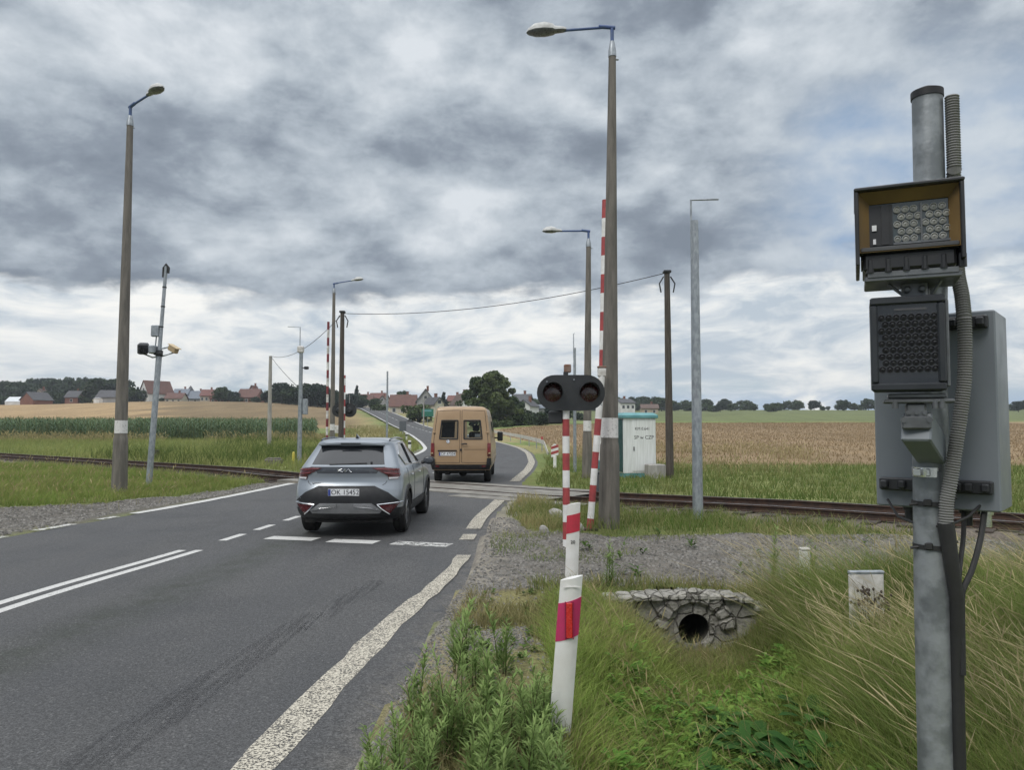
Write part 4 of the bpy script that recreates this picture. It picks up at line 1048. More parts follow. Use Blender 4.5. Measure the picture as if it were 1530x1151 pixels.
# yellow marker, small posts
x, y = at(445, 695); x -= .1; y -= .4
part_ = tag(link('marker_post', MB().tube([(0, 0, -.05), (0, 0, .55)], [.07, .07], 10).lathe([(.07, .55), (.05, .62), (.01, .64)], 10).mesh('marker_post', pmat('yellow_paint', (.55, .48, .08), (.45, .38, .07), 6, .6), 40), None, (x, y, float(zt(x, y)))), 'short yellow marker post at the foot of the galvanised mast', 'marker post')
x, y = at(235, 688)
tag(link('trackside_post', MB().box((0, 0, .2), (.22, .2, .5), 0, bev=.03).box((0, 0, .48), (.26, .24, .06), 0, bev=.02).mesh('trackside_post', M_WOOD), None, (x, y, float(zt(x, y)))), 'small dark trackside post beyond the left rails', 'trackside post')
x, y = at(409, 697)
tag(link('concrete_block', MB().box((0, 0, .12), (.75, .5, .42), 0, bev=.04).box((0, 0, .36), (.6, .38, .05), 0, bev=.02).mesh('concrete_block', M_CONC), None, (x, y, float(zt(x, y)))), 'low concrete block beside the rails left of the silver car', 'concrete block')
# ---------------- equipment hut
M_HUTW = pmat('white_sheet_metal', (.74, .76, .76), (.62, .64, .63), 3, .5, 0, .12, streak=(9, 9, .4))
M_TEAL = pmat('teal_roof_sheet', (.10, .27, .29), (.14, .33, .35), 3, .5)
M_DTEAL = pmat('dark_green_panel', (.012, .055, .055), (.016, .07, .068), 3, .55)
hx, hy = at(951, 713); hz = float(zt(hx, hy)) - .03
hut = thing('equipment_hut', 'white trackside equipment hut with a teal roof and dark green side', 'hut', (hx, hy + .6, hz), math.radians(13))
W, D, H = 1.28, 1.20, zat(625, hy) - hz
part('wall', MB().box((0, 0, H / 2 + .1), (W, D, H - .2), 0, bev=.01), M_HUTW, hut, None)
part('plinth', MB().box((0, 0, .10), (W - .03, D - .03, .22)), M_TEAL, hut, None)
part('side_door', MB().box((-W / 2 - .012, 0, H / 2 + .1), (.03, D - .12, H - .28), 0, bev=.008), M_DTEAL, hut, None)
part('roof', MB().box((0, 0, H + .05), (W + .14, D + .16, .11), 0, bev=.015).box((0, 0, H + .15), (W + .14, D + .16, .10), 0, taper=.80), M_TEAL, hut, None)
dp = part('front_door', MB().box((.16, -D / 2 - .008, H / 2 + .1), (.92, .02, H - .34), 0, bev=.006), M_HUTW, hut, None)
part('door_handle', MB().box((-.24, -D / 2 - .03, 1.1), (.03, .04, .16), 0, bev=.008), M_BLACKP, dp, None)
l1 = part('lettering', text_mb('KM 0.641', .15), M_PTXT, hut, None); l1.location = (.10, -D / 2 - .0195, H - .40)
l2 = part('lettering', text_mb('SP w CZP', .19), M_PTXT, hut, None); l2.location = (.16, -D / 2 - .0195, H - .72)
x, y = at(979, 714)
cb = tag(link('concrete_block', MB().box((0, 0, .24), (.62, .55, .60), 0, bev=.03).box((-.12, -.285, .2), (.07, .03, .12), 0).box((.08, -.285, .2), (.07, .03, .12), 0).mesh('concrete_block', M_CONCL), None, (x, y, float(zt(x, y)))), 'grey concrete block with two slots beside the white hut', 'concrete block')
cb.rotation_euler = (0, 0, .2)
# ---------------- delineators
def delineator(loc, W, H, lean, label, rz=0, num=None, lens=False, grp='white delineator posts with red bands'):
    z = float(zt(*loc)) - .06
    o = thing('delineator', label, 'delineator post', (loc[0], loc[1], z), rz, grp)
    hw, d = W / 2, .035
    def slab_(z0l, z0r, z1l, z1r, front, mat, name, par, bow=.03):
        n = 7; vs = []
        for zz0, zz1 in ((0, 0), (1, 1)):
            for k in range(n):
                u = k / (n - 1) * 2 - 1; x = u * (hw + (.002 if front else 0)); zl = (z0l + (z0r - z0l) * k / (n - 1)) if zz0 == 0 else (z1l + (z1r - z1l) * k / (n - 1))
                y = -d + bow * u * u - (.003 if front else 0)
                vs.append((x + lean * zl, y, zl))
        for zz in (0, 1):
            for k in range(n):
                a = vs[zz * n + k]; u = k / (n - 1) * 2 - 1; vs.append((a[0], d - bow * u * u + (.003 if front else 0), a[2]))
        fs = []
        for k in range(n - 1):
            fs.append((k, k + 1, n + k + 1, n + k)); fs.append((2 * n + k + 1, 2 * n + k, 3 * n + k, 3 * n + k + 1)); fs.append((n + k, n + k + 1, 3 * n + k + 1, 3 * n + k)); fs.append((k + 1, k, 2 * n + k, 2 * n + k + 1))
        fs.append((0, n, 3 * n, 2 * n)); fs.append((n - 1, 2 * n - 1 + 0, 2 * n - 1, n - 1)) if False else fs.append((2 * n - 1, n - 1, 3 * n - 1, 4 * n - 1))
        return part(name, MB().add(vs, fs), mat, par, 40)
    slab_(0, 0, H - .03, H, False, M_DELW, 'post', o)
    slab_(H - .40, H - .36, H - .17, H - .13, True, M_MAG if lens else M_BAND2, 'red_band', o)
    if lens:
        zc_ = H - .265
        rl = part('reflector', MB().box((lean * zc_, -d - .008, zc_), (.040, .014, .215), 0, bev=.005), M_REFL, o, None)
        part('reflector_edge', MB().box((lean * zc_ - .024, -d - .006, zc_), (.006, .012, .225)), M_MAGD, rl, None)
        part('reflector_edge', MB().box((lean * zc_ + .024, -d - .006, zc_), (.006, .012, .225)), M_MAGD, rl, None)
        part('end_cap_groove', MB().box((lean * (H - .06), -d - .001, H - .065), (W * .8, .006, .006)), M_OFFW, o, None)
    if num:
        t_ = part('number', text_mb(num, .06), M_PTXT, o, None); t_.location = (lean * (H - .50) + .0, -d - .004, H - .50)
    return o
M_DELW = pmat('white_plastic_post', (.70, .70, .68), (.60, .59, .56), 4, .5, 0, .05)
M_MAG = pmat('crimson_band', (.48, .03, .12), (.40, .03, .10), 12, .45)
M_BAND2 = pmat('signal_red_band', (.46, .03, .055), (.38, .03, .05), 12, .45)
M_MAGD = pmat('dark_crimson_edge', (.25, .015, .06), None, 12, .4)
M_REFL = pmat('red_reflector', (.60, .03, .03), (.45, .02, .02), 40, .25, coat=.5)
d1 = at(833, 1103); delineator(d1, .135, 1.10, .083, 'nearest white delineator post with a red reflector, leaning right in the grass', .05, None, True)
d2 = (.755, 9.9); delineator(d2, .165, 1.01, .035, 'second delineator post with a plain red band behind the nearest one', .0, '20')
# small chevron marker by the curve
x, y = at(829, 700)
cm_ = thing('chevron_marker', 'small white marker post with red chevrons at the right of the far curve', 'marker post', (x, y, float(zt(x, y)) - .05))
part('post', MB().box((0, 0, .28), (.14, .10, .56), 0, bev=.02), M_WHITE, cm_, None)
part('marker_head', MB().prism([(-.16, .50), (.16, .62), (.16, .98), (.0, 1.12), (-.16, .98)], .06), M_WHITE, cm_, None)
for k in range(2): part('red_chevron', MB().prism([(-.165, .62 + k * .24), (.165, .72 + k * .24), (.165, .84 + k * .24), (-.165, .74 + k * .24)], .07, 0, Matrix.Translation((0, -.005, 0))), M_RED, cm_, None)
# guard rail on the outside of the curve and short white rail on the left
def guard_rail(pts, label, h=.68):
    P = [Vector((x, y, float(zt(x, y)))) for x, y in pts]
    o = thing('guard_rail', label, 'guard rail', P[0]); O = P[0]
    fx_ = [p - O for p in P]; n = 40; s = np.linspace(0, len(P) - 1, n); cs = [interp1(range(len(P)), [p[i] for p in fx_])(s) for i in range(3)]
    W_ = [Vector((cs[0][i], cs[1][i], cs[2][i])) for i in range(n)]
    ends = [0, n - 1]
    hh = [h if 5 < i else h * (i / 5) * .9 for i in range(n)]
    vs = []; 
    for i, p in enumerate(W_):
        a = W_[max(i - 1, 0)]; b = W_[min(i + 1, n - 1)]; dd = (b - a).normalized(); nn_ = Vector((dd.y, -dd.x, 0))
        for zz, off in ((.0, 0), (.08, .05), (.15, 0), (.22, .05), (.30, 0)): vs.append(tuple(p + nn_ * off + Vector((0, 0, hh[i] - .15 + zz))))
        for zz in (.30, 0): vs.append(tuple(p - nn_ * .02 + Vector((0, 0, hh[i] - .15 + zz))))
    fs = []
    for i in range(n - 1):
        for j in range(7): j2 = (j + 1) % 7; fs.append((i * 7 + j, i * 7 + j2, i * 7 + 7 + j2, i * 7 + 7 + j))
    part('rail_beam', MB().add(vs, fs), pmat('weathered_guard_rail', (.62, .60, .55), (.46, .44, .40), 3, .5, .2), o, None)
    for i in range(8, n, 5): part('rail_post', MB().box(tuple(W_[i] + Vector((0, 0, hh[i] * .45))), (.07, .1, hh[i] * .95)), M_GALV, o, None)
    part('reflector', MB().box(tuple(W_[8] + Vector((0, -.05, hh[8] + .26))), (.16, .05, .22), 0, bev=.01), M_RED, o, None)
guard_rail([(2.35, 50), (2.1, 57), (1.3, 68), (-.4, 82), (-3, 98)], 'pale guard rail along the outside of the far right hand curve')
for (qx, qy) in ((607, 664), (612, 676)):
    x, y = at(qx, qy); x = min(x, float(LX(y)) - .7)
    o = thing('kerb_post', 'short white post on the grass left of the far road', 'post', (x, y, float(zt(x, y)) - .05), 0, 'short white posts by the far road')
    part('post', MB().box((0, 0, .42), (.2, .14, .9), 0, bev=.02), M_WHITE, o, None); part('dark_band', MB().box((0, 0, .68), (.21, .15, .16)), M_SIGB, o, None)
# signs by the far road
def road_sign(px, py, Y, w, h, mat, label, H=2.6, shape='rect'):
    x = xat(px, Y); z = float(zt(x, Y)) - .05
    o = thing('road_sign', label, 'road sign', (x, Y, z)); zc_ = zat(py, Y) - z
    part('post', MB().tube([(0, .05, 0), (0, .05, zc_ + h * .4)], .045, 8), M_GALV, o)
    part('sign_panel', MB().box((0, 0, zc_), (w, .04, h), 0, bev=.015), mat, o, None)
    return o
M_GREEN = pmat('green_sign_sheet', (.015, .13, .085), (.02, .15, .10), 4, .5)
sgn = road_sign(639, 617, 150, 2.3, 1.5, M_GREEN, 'green place name sign beside the far road left of the van')
part('sign_border', MB().box((0, -.028, zat(614, 150) - sgn.location.z), (1.5, .01, .28)), M_TEAL, sgn, None)
road_sign(602, 637, 100, .9, 1.3, pmat('grey_sign_back', (.09, .10, .115), None, 6, .5), 'dark grey back of a sign on the left verge of the far road')
# two white posts near the driveway on the right
x, y = at(1203, 880)
wp = thing('driveway_post', 'slim white post at the far edge of the gravel driveway', 'post', (x, y, float(zt(x, y)) - .05), .1)
part('post', MB().box((0, 0, .24), (.10, .10, .56), 0, bev=.015), M_DELW, wp, None); part('end_cap', MB().box((0, 0, .53), (.106, .106, .03), 0, bev=.008), M_OFFW, wp, None)
x, y = 3.25, 7.15
wb = thing('marker_board', 'wide white marker board half hidden in the tall grass on the ditch bank', 'marker board', (x, y, float(zt(x, y)) - .05), .05)
part('board', MB().box((0, 0, .26), (.32, .05, .62), 0, bev=.012), M_OFFW, wb, None)
part('board_edge', MB().box((0, 0, .58), (.325, .056, .03), 0, bev=.006), M_GALV, wb, None)
# white stones by the verge
for i, (qx, qy, sx_) in enumerate(((831, 776, .24), (868, 757, .30), (812, 801, .09), (866, 798, .10))):
    x, y = at(qx, qy); mb = MB().ell((0, 0, .05), (sx_, sx_ * .45, .12), 9, 6)
    mb.v = [(a + .03 * math.sin(9 * c + i), b + .03 * math.cos(7 * a), c + .02 * math.sin(8 * b)) for a, b, c in mb.v]
    o = link('pale_stone', mb.mesh('pale_stone', M_CONCL, None), None, (x, y, float(zt(x, y)))); o.rotation_euler = (.1, .5 if i == 0 else 0, -.8 if i == 0 else .2)
    tag(o, ['long pale stone leaning in the grass left of the striped post', 'flat pale stone lying by the near rail', 'small pale stone at the gravel edge left of the marker post', 'small pale stone at the foot of the leaning striped post'][i], 'stone', 'pale stones by the crossing')
# ------------------------------------------------------------------ stone culvert
def stonemat():
    m, t, b, o = newmat('rough_stone_masonry'); co = t.n('ShaderNodeTexCoord').outputs['Object']
    wv = t.n('ShaderNodeVectorMath', operation='MULTIPLY_ADD'); t.set(wv.inputs[0], t.n('ShaderNodeTexNoise', i_Vector=co, i_Scale=6.0).outputs['Color']); wv.inputs[1].default_value = (.06, .06, .06); t.set(wv.inputs[2], co)
    v1 = t.n('ShaderNodeTexVoronoi', feature='DISTANCE_TO_EDGE'); v1.inputs['Scale'].default_value = 5.2; t.set(v1.inputs['Vector'], wv.outputs[0])
    v2 = t.n('ShaderNodeTexVoronoi'); v2.inputs['Scale'].default_value = 5.2; t.set(v2.inputs['Vector'], wv.outputs[0])
    s = t.n('ShaderNodeSeparateColor'); t.set(s.inputs[0], v2.outputs['Color'])
    st = t.mix(s.outputs[0], (.34, .325, .295, 1), (.21, .20, .18, 1)); st = t.mix(t.maprange(t.noise(co, 22, 5, .7), .4, .7, 0, .6), st, (.085, .09, .065, 1))
    e = t.maprange(v1.outputs['Distance'], .012, .055)
    t.set(b.inputs['Base Color'], t.mix(e, (.12, .112, .098, 1), st)); b.inputs['Roughness'].default_value = .95
    bp = t.n('ShaderNodeBump'); bp.inputs['Strength'].default_value = 1; bp.inputs['Distance'].default_value = .04
    t.set(bp.inputs['Height'], t.math('ADD', e, t.math('MULTIPLY', t.noise(co, 25, 5), .5))); t.set(b.inputs['Normal'], bp.outputs[0])
    return m
M_STONE = stonemat()
cux, cuy = 2.0, HWY - .12
cul = thing('stone_culvert', 'old stone culvert headwall with a round pipe mouth in the ditch', 'culvert', (cux, cuy, 0))
zc_, rin = -.34, .195
TOP = interp1([-1.6, -.8, 0, .45, .8, 1.15], [-.10, -.02, .0, -.01, -.16, -.36])
mb = MB(); vs = []; nA_ = 72
for k in range(nA_):
    a = 2 * PI * k / nA_; ca, sa = math.cos(a), math.sin(a)
    ri = (rin * ca, zc_ + rin * sa)
    # outer boundary: walk along the ray until it meets the wall outline
    rr_ = rin
    while True:
        rr_ += .01; x, z = rr_ * ca, zc_ + rr_ * sa
        if x < -1.42 or x > 1.12 or z < -.95 or z > float(TOP(x)) + .03 * math.sin(x * 23): break
    for q in range(7):
        f_ = (q / 6); r2 = rin + (rr_ - rin) * f_; x, z = r2 * ca, zc_ + r2 * sa
        bulge = .035 * (float(vnoise(x * 1., z, 6, 3)) - .5) if 0 < q < 7 else 0
        vs.append((x, -.15 * (x * .8) ** 2 + bulge, z))
n1 = len(vs); vs += [(a, .30, c) for a, b, c in vs]
fs = []
for k in range(nA_):
    j = (k + 1) % nA_
    for q in range(6): fs.append((k * 7 + q, k * 7 + q + 1, j * 7 + q + 1, j * 7 + q))
    fs.append((k * 7 + 6, n1 + k * 7 + 6, n1 + j * 7 + 6, j * 7 + 6))
part('headwall', mb.add(vs, fs), M_STONE, cul, 60)
# voussoir-like stones over the pipe and a coping of flat stones
for k in range(9):
    a = math.radians(10 + 20 * k); b2 = MB().box((0, 0, 0), (.13, .12, .17), 0, bev=.03); M = Matrix.Translation(((rin + .17) * math.cos(a), -.02, zc_ + (rin + .17) * math.sin(a))) @ Matrix.Rotation(-(a - PI / 2), 4, 'Y')
    bb = MB().add([tuple(M @ Vector(v)) for v in b2.v], b2.f); part('arch_stone', bb, M_STONE, cul, None)
for k in range(16):
    x = -1.42 + k * .165; b2 = MB().box((x, .08 - .15 * (x * .8) ** 2, float(TOP(x)) + .02), (.155, .34, .055 + .015 * rnd.random()), 0, bev=.015); part('coping_stone', b2, M_STONE, cul, None)
part('pipe_ring', MB().lathe([(rin - .02, -.03), (rin + .03, -.035), (rin + .035, .06), (rin - .02, .06), (rin - .02, -.03)], 32, 0, Matrix.Translation((0, 0, zc_)) @ Matrix.Rotation(-PI / 2, 4, 'X'), caps=False), M_STONE, cul, 40)
part('pipe', MB().lathe([(rin, 0), (rin, 3.0), (.01, 3.0)], 28, 0, Matrix.Translation((0, .02, zc_)) @ Matrix.Rotation(-PI / 2, 4, 'X'), caps=False), pmat('dark_pipe_concrete', (.10, .095, .085), (.06, .06, .05), 9, .9), cul, 40)  # darker concrete inside the pipe
mb = MB(); 
for k in range(7): 
    f_ = k / 6; mb.box((-1.38 + .25 * f_, -.1 - 1.3 * f_, -.0 - .22 * f_), (.30, .24, .20), 0, bev=.05)
part('wing_wall', mb, M_STONE, cul, None)
# ------------------------------------------------------------------ added close camera mast on the right bank, modelled on the inset close-up
YM = 3.2; XM = xat(1381, YM); ZM = float(zt(XM, YM)) - .08
ANG = math.radians(24); CA, SA = math.cos(ANG), math.sin(ANG); YD = 0.0
added_mast = thing('camera_mast', 'tall galvanised mast added close by on the right after an inset close-up, carrying a camera, lamp panel and grey cabinet', 'camera mast', (XM, YM, ZM), -ANG)  # added mast repeating the inset equipment; none stands on this bank
def lx(px, yd=None):
    yd = YD if yd is None else yd
    a, b, _ = ray(px, 480); u = a / b
    return (u * (YM + yd * CA) - XM - yd * SA) / (CA + u * SA)
def lz(py, yd=None):
    yd = YD if yd is None else yd
    return zat(py, YM + yd * CA, 1381) - ZM
M_CONDUIT = pmat('grey_corrugated_conduit', (.20, .20, .195), (.16, .16, .155), 6, .6)
M_CAB = pmat('grey_cabinet_paint', (.175, .195, .215), (.155, .175, .195), 2, .45)
M_CAMB = pmat('black_camera_housing', (.014, .015, .018), (.022, .023, .026), 7, .45)
M_OCHRE = pmat('ochre_inner_frame', (.17, .105, .035), (.13, .082, .03), 6, .45)
M_FGLASS = pmat('camera_front_glass', (.035, .05, .055), (.05, .065, .068), 4, .05, coat=.8)
M_LED = pmat('led_lens', (.27, .28, .27), (.38, .38, .36), 40, .30, coat=.5)
M_LEDD = pmat('dark_led_lens', (.030, .031, .035), (.045, .046, .05), 40, .38, spec=.4)
M_MAGENT = pmat('mast_galvanised_steel', (.28, .30, .315), (.16, .175, .185), 7, .5, .45, .15, lo=.4, hi=.6)
M_STEEL = pmat('bare_bracket_steel', (.16, .17, .18), (.11, .115, .12), 8, .45, .6)
zT = lz(150)
mb = MB().tube([(lx(1381), 0, 0), (lx(1384), 0, lz(880)), (lx(1386), 0, lz(560)), (lx(1394), 0, lz(400)), (lx(1395), 0, zT)], [.076, .074, .066, .061, .059], 28)
part('pole', mb, M_MAGENT, added_mast, 40); part('pole_cap', MB().lathe([(.063, 0), (.063, .03), (.02, .05)], 24, 0, Matrix.Translation((lx(1395), 0, zT))), M_BLACKP, added_mast, 40)
# --- camera housing
YD = -.40
cx0, cx1, cz0, cz1 = lx(1281), lx(1446), lz(396), lz(272)
cw, ch = cx1 - cx0, cz1 - cz0; cxm = (cx0 + cx1) / 2; yf = -.42
mb = MB()
t_ = .014
mb.box((cxm, yf + .17, cz1 - t_ / 2), (cw + .004, .36, t_), 0, bev=.004)                # roof of the hood
mb.box((cx0 + t_ / 2, yf + .17, (cz0 + cz1) / 2 - .0), (t_, .352, ch - 2 * t_), 0, bev=.003); mb.box((cx1 - t_ / 2, yf + .17, (cz0 + cz1) / 2), (t_, .352, ch - 2 * t_), 0, bev=.003)
mb.box((cxm, yf + .21, (cz0 + cz1) / 2 + .02), (cw - .04, .24, ch - .06), 0)
hs = part('camera_housing', mb, M_CAMB, added_mast, None)
zg0, zg1 = lz(360), lz(294); xg0, xg1 = lx(1303), lx(1424)
mb = MB(); yi = yf + .055
def slope(a, b, c, d): mb.add([a, b, c, d], [(0, 1, 2, 3)])
fx0, fx1, fz0, fz1 = cx0 + t_, cx1 - t_, lz(370), cz1 - t_
mb.add([(fx0, yf + .02, fz0), (fx1, yf + .02, fz0), (fx1, yf + .02, fz1), (fx0, yf + .02, fz1), (xg0, yi, zg0), (xg1, yi, zg0), (xg1, yi, zg1), (xg0, yi, zg1)], [(0, 4, 7, 3), (1, 2, 6, 5), (3, 7, 6, 2), (0, 1, 5, 4)])
part('inner_frame', mb, M_OCHRE, hs, None)
part('front_glass', MB().box(((xg0 + xg1) / 2, yi + .012, (zg0 + zg1) / 2), (xg1 - xg0, .012, zg1 - zg0), 0), M_FGLASS, hs, None)
part('lens_panel', MB().box((lx(1320), yi + .002, (zg0 + zg1) / 2), (lx(1340) - lx(1304), .006, zg1 - zg0 - .01), 0).box((lx(1327), yi - .002, (zg0 + zg1) / 2), (lx(1334) - lx(1322), .006, zg1 - zg0 - .012)), M_CAMB, hs, None)
def led_grid(x0, x1, z0, z1, nx_, nz_, y, r, mat, name, par, hexa=True):
    mb = MB(); 
    for j in range(nz_):
        for i in range(nx_):
            x = x0 + (x1 - x0) * (i + .5 + (.25 if (hexa and j % 2) else -.25 if hexa else 0)) / nx_; z = z0 + (z1 - z0) * (j + .5) / nz_
            mb.lathe([(.0005, .010), (r * .5, .003), (r * .78, .001), (r * .86, .007), (r, .006), (r, -.004)], 14, 0, Matrix.Translation((x, y, z)) @ Matrix.Rotation(PI / 2, 4, 'X'), caps=False)
    return part(name, mb, mat, par, 60)
led_grid(lx(1342), lx(1380), lz(356), lz(300), 3, 5, yi + .003, .013, M_LED, 'led_lens_array', hs); led_grid(lx(1385), lx(1424), lz(356), lz(300), 3, 5, yi + .003, .013, M_LED, 'led_lens_array', hs)
part('led_divider', MB().box((lx(1382), yi, lz(328)), (.006, .01, .15)).box((lx(1384), yi, lz(357)), (.20, .008, .008)), M_STEEL, hs, None)
part('warning_label', MB().box((lx(1310), yi - .006, lz(331)), (.016, .002, .022)).box((lx(1310), yi - .006, lz(352)), (.010, .002, .02)), M_PLATE, hs, None)
mb = MB().box((cxm, yf + .07, lz(366)), (cw - .03, .10, .020), 0, bev=.005)
part('lower_lip', mb, pmat('dark_grey_lip', (.06, .062, .066), None, 8, .5), hs, None)
mb = MB().box((cxm, yf + .17, lz(384)), (cw - .05, .26, .07), 0, bev=.01)
for i in range(6): mb.lathe([(.014, -.03), (.014, .02), (.008, .026)], 10, 0, Matrix.Translation((cx0 + .05 + i * .062, yf + .05, lz(388))))
part('base_tray', mb, M_CAMB, hs, None)
part('base_plate', MB().box((lx(1366), yf + .17, lz(409)), (lx(1440) - lx(1292), .24, .022), 0, bev=.004).box((lx(1366), yf + .05, lz(403)), (lx(1436) - lx(1298), .01, .02)), M_STEEL, added_mast, None)
mb = MB().box((lx(1372), yf + .20, lz(424)), (.09, .10, .085), 0, bev=.008).tube([(lx(1330), yf + .12, lz(414)), (lx(1352), yf + .12, lz(432))], .007, 6).tube([(lx(1412), yf + .12, lz(414)), (lx(1398), yf + .12, lz(434))], .007, 6)
for sx_ in (1360, 1384): mb.lathe([(.014, 0), (.014, .012), (.008, .016)], 10, 0, Matrix.Translation((lx(sx_), yf + .15, lz(423))) @ Matrix.Rotation(PI / 2, 4, 'X'))
mb.box((lx(1372), yf + .17, lz(438)), (.14, .12, .016), 0, bev=.003).box((lx(1385), yf + .33, lz(428)), (.06, .22, .06), 0, bev=.006)
part('tilt_bracket', mb, M_STEEL, added_mast, None)
# --- infrared lamp panel
YD = -.33
ix0, ix1, iz0, iz1 = lx(1300), lx(1412), lz(584), lz(442); iw, ih = ix1 - ix0, iz1 - iz0; ixm, izm = (ix0 + ix1) / 2, (iz0 + iz1) / 2; yl = -.34
mb = MB().box((ixm, yl + .08, izm), (iw, .14, ih), 0, bev=.012)
il = part('lamp_panel', mb, M_CAMB, added_mast, None)
bw = .030
mb = MB().box((ixm, yl + .002, iz1 - bw * .45), (iw, .03, bw), 0, bev=.006).box((ixm, yl + .002, iz0 + bw * .5), (iw, .03, bw), 0, bev=.006).box((ix0 + bw * .45, yl + .001, izm), (bw * .9, .03, ih - bw * 2), 0, bev=.006).box((ix1 - bw * .45, yl + .001, izm), (bw * .9, .03, ih - bw * 2), 0, bev=.006)
part('panel_rim', mb, pmat('dark_slate_rim', (.014, .017, .022), (.02, .024, .03), 7, .5), il, None)
part('panel_glass', MB().box((ixm, yl + .004, izm), (iw - .05, .008, ih - .05)), M_FGLASS if False else M_GLASSD, il, None)
led_grid(lx(1314), lx(1404), lz(556), lz(468), 8, 9, yl - .002, .0125, M_LEDD, 'led_lens_array', il)
lt_ = part('panel_lettering', text_mb('RAYMAX', .022, .001), pmat('grey_print', (.10, .10, .105), None, 8, .5), il, None) if False else None
part('print_strip', MB().box((lx(1360), yl - .002, lz(461)), (.11, .003, .008)), pmat('faint_grey_print', (.07, .07, .075), (.05, .05, .055), 60, .5), il, None)
part('side_plate', MB().box((lx(1415), yl + .10, izm), (.014, .17, ih - .03), 0, bev=.004), M_STEEL, il, None)
# --- lower bracket and arm
YD = -.27
mb = MB().box((lx(1366), yl + .07, lz(592)), (.20, .10, .018), 0, bev=.004).box((lx(1368), yl + .07, lz(600)), (.24, .12, .014), 0, bev=.004)
for sx_ in (1333, 1392, 1402): mb.lathe([(.012, -.02), (.012, .012)], 10, 0, Matrix.Translation((lx(sx_), yl + .02, lz(603))))
mb.box((lx(1364), yl + .06, lz(618)), (.07, .07, .08), 0, bev=.008); mb.box((lx(1364), yl + .05, lz(632)), (.10, .08, .05), 0, bev=.006)
for sx_ in (1352, 1364, 1376): mb.lathe([(.008, 0), (.008, .010)], 8, 0, Matrix.Translation((lx(sx_), yl + .02, lz(617))) @ Matrix.Rotation(PI / 2, 4, 'X'))
for sx_ in (1345, 1383): mb.lathe([(.011, -.01), (.011, .014)], 8, 0, Matrix.Translation((lx(sx_), yl + .02, lz(628))) @ Matrix.Rotation(PI / 2, 4, 'X'))
part('hinge_bracket', mb, M_STEEL, added_mast, None)
A = Vector((lx(1366), yl + .06, lz(640))); B = Vector((lx(1386, -.05), -.05, lz(672, -.05)))
M_ = Matrix.Translation((A + B) / 2) @ (B - A).to_track_quat('Y', 'Z').to_matrix().to_4x4()
part('support_arm', MB().box((0, 0, 0), (.105, (B - A).length + .04, .115), 0, M_, bev=.006), M_CAB, added_mast, None)
YD = 0.0
part('steel_band', MB().tube([(lx(1384), 0, lz(712)), (lx(1384), 0, lz(698))], .0705, 28).box((lx(1362), -.07, lz(705)), (.03, .014, .03), 0, bev=.003).box((lx(1378), -.073, lz(705)), (.016, .014, .03), 0, bev=.003), M_CHROME, added_mast, 40)
for py in (748, 812):
    part('black_strap', MB().tube([(lx(1386), .0, lz(py + 7)), (lx(1386), 0, lz(py))], .079, 28).box((lx(1376), -.078, lz(py + 1)), (.03, .016, .028), 0, bev=.004).tube([(lx(1420), -.03, lz(py - 6)), (lx(1350), -.05, lz(py + 6))], .006, 6), M_WIRE, added_mast, 40)
# --- grey cabinet behind the pole
YD = .12
cab = part('cabinet', MB().box((0, 0, 0), (.475, .30, lz(467) - lz(757)), 0, bev=.006), M_CAB, added_mast, None)
cab.location = (lx(1402, .28), .28, (lz(467) + lz(757)) / 2 - .01); cab.rotation_euler = (0, 0, math.radians(-16))
hC = (lz(467) - lz(757)) / 2
for zz, nm in ((hC - .05, 'mounting_rail'), (-hC + .10, 'mounting_rail')):
    mb = MB().box((0, -.172, zz), (.43, .04, .055), 0, bev=.006)
    for xx in (-.19, -.12, .09, .13, .19): mb.box((xx, -.20, zz), (.03, .03, .034), 0, bev=.005)
    part(nm, mb, M_CAMB, cab, None)
part('cabinet_door', MB().box((0, .156, 0), (.465, .014, 2 * hC - .02), 0, bev=.004), M_CAB, cab, None)
for xx in (-.12, .10, .17): part('cable_gland', MB().lathe([(.022, -.06), (.022, -.01), (.030, -.008), (.030, .02)], 12, 0, Matrix.Translation((xx, -.07, -hC - .01))), M_CHROME if xx > .12 else M_CAMB, cab, 40)
# --- corrugated conduit
YD = -.03
path = [(1433, 150), (1433, 200), (1433, 262), (1433, 330), (1433, 410), (1437, 450), (1438, 500), (1436, 560), (1428, 620), (1419, 670), (1411, 715), (1404, 750), (1402, 784)]
fx_ = interp1([p[1] for p in path], [p[0] for p in path]); mb = MB(); P = []; R = []
py = 150.0; i = 0
while py < 784:
    yy = -.02 if py < 260 else (-.02 - .07 * min(1, (py - 400) / 80) if py > 400 else -.0)
    P.append((lx(float(fx_(py))), yy, lz(py))); R.append(.0285 if i % 2 else .0235); py += 1.9; i += 1
part('conduit', mb.tube(P, R, 16), M_CONDUIT, added_mast, None)
part('conduit_tail', MB().tube([(lx(1402), -.09, lz(778)), (lx(1409), -.085, lz(840)), (lx(1416), -.06, lz(890)), (lx(1414), -.05, lz(1010)), (lx(1410), -.05, .05)], [.031, .028, .026, .024, .024], 12), M_WIRE, added_mast, 40)
def wcable(pts, r=.0095): 
    ys_ = [p[1] for p in pts]; fx2 = interp1(ys_, [p[0] for p in pts]); fy2 = interp1(ys_, [p[2] for p in pts]); Q = np.linspace(ys_[0], ys_[-1], 30)
    part('cable', MB().tube([(lx(float(fx2(v))), float(fy2(v)), lz(float(v))) for v in Q], r, 8), M_WIRE, added_mast, 40)
wcable([(1441, 762, .17), (1436, 800, .10), (1424, 850, .0), (1419, 890, -.04), (1416, 1000, -.06)])
wcable([(1474, 750, .14), (1462, 800, .08), (1442, 850, .0), (1424, 885, -.05), (1421, 1000, -.07)], .0115)
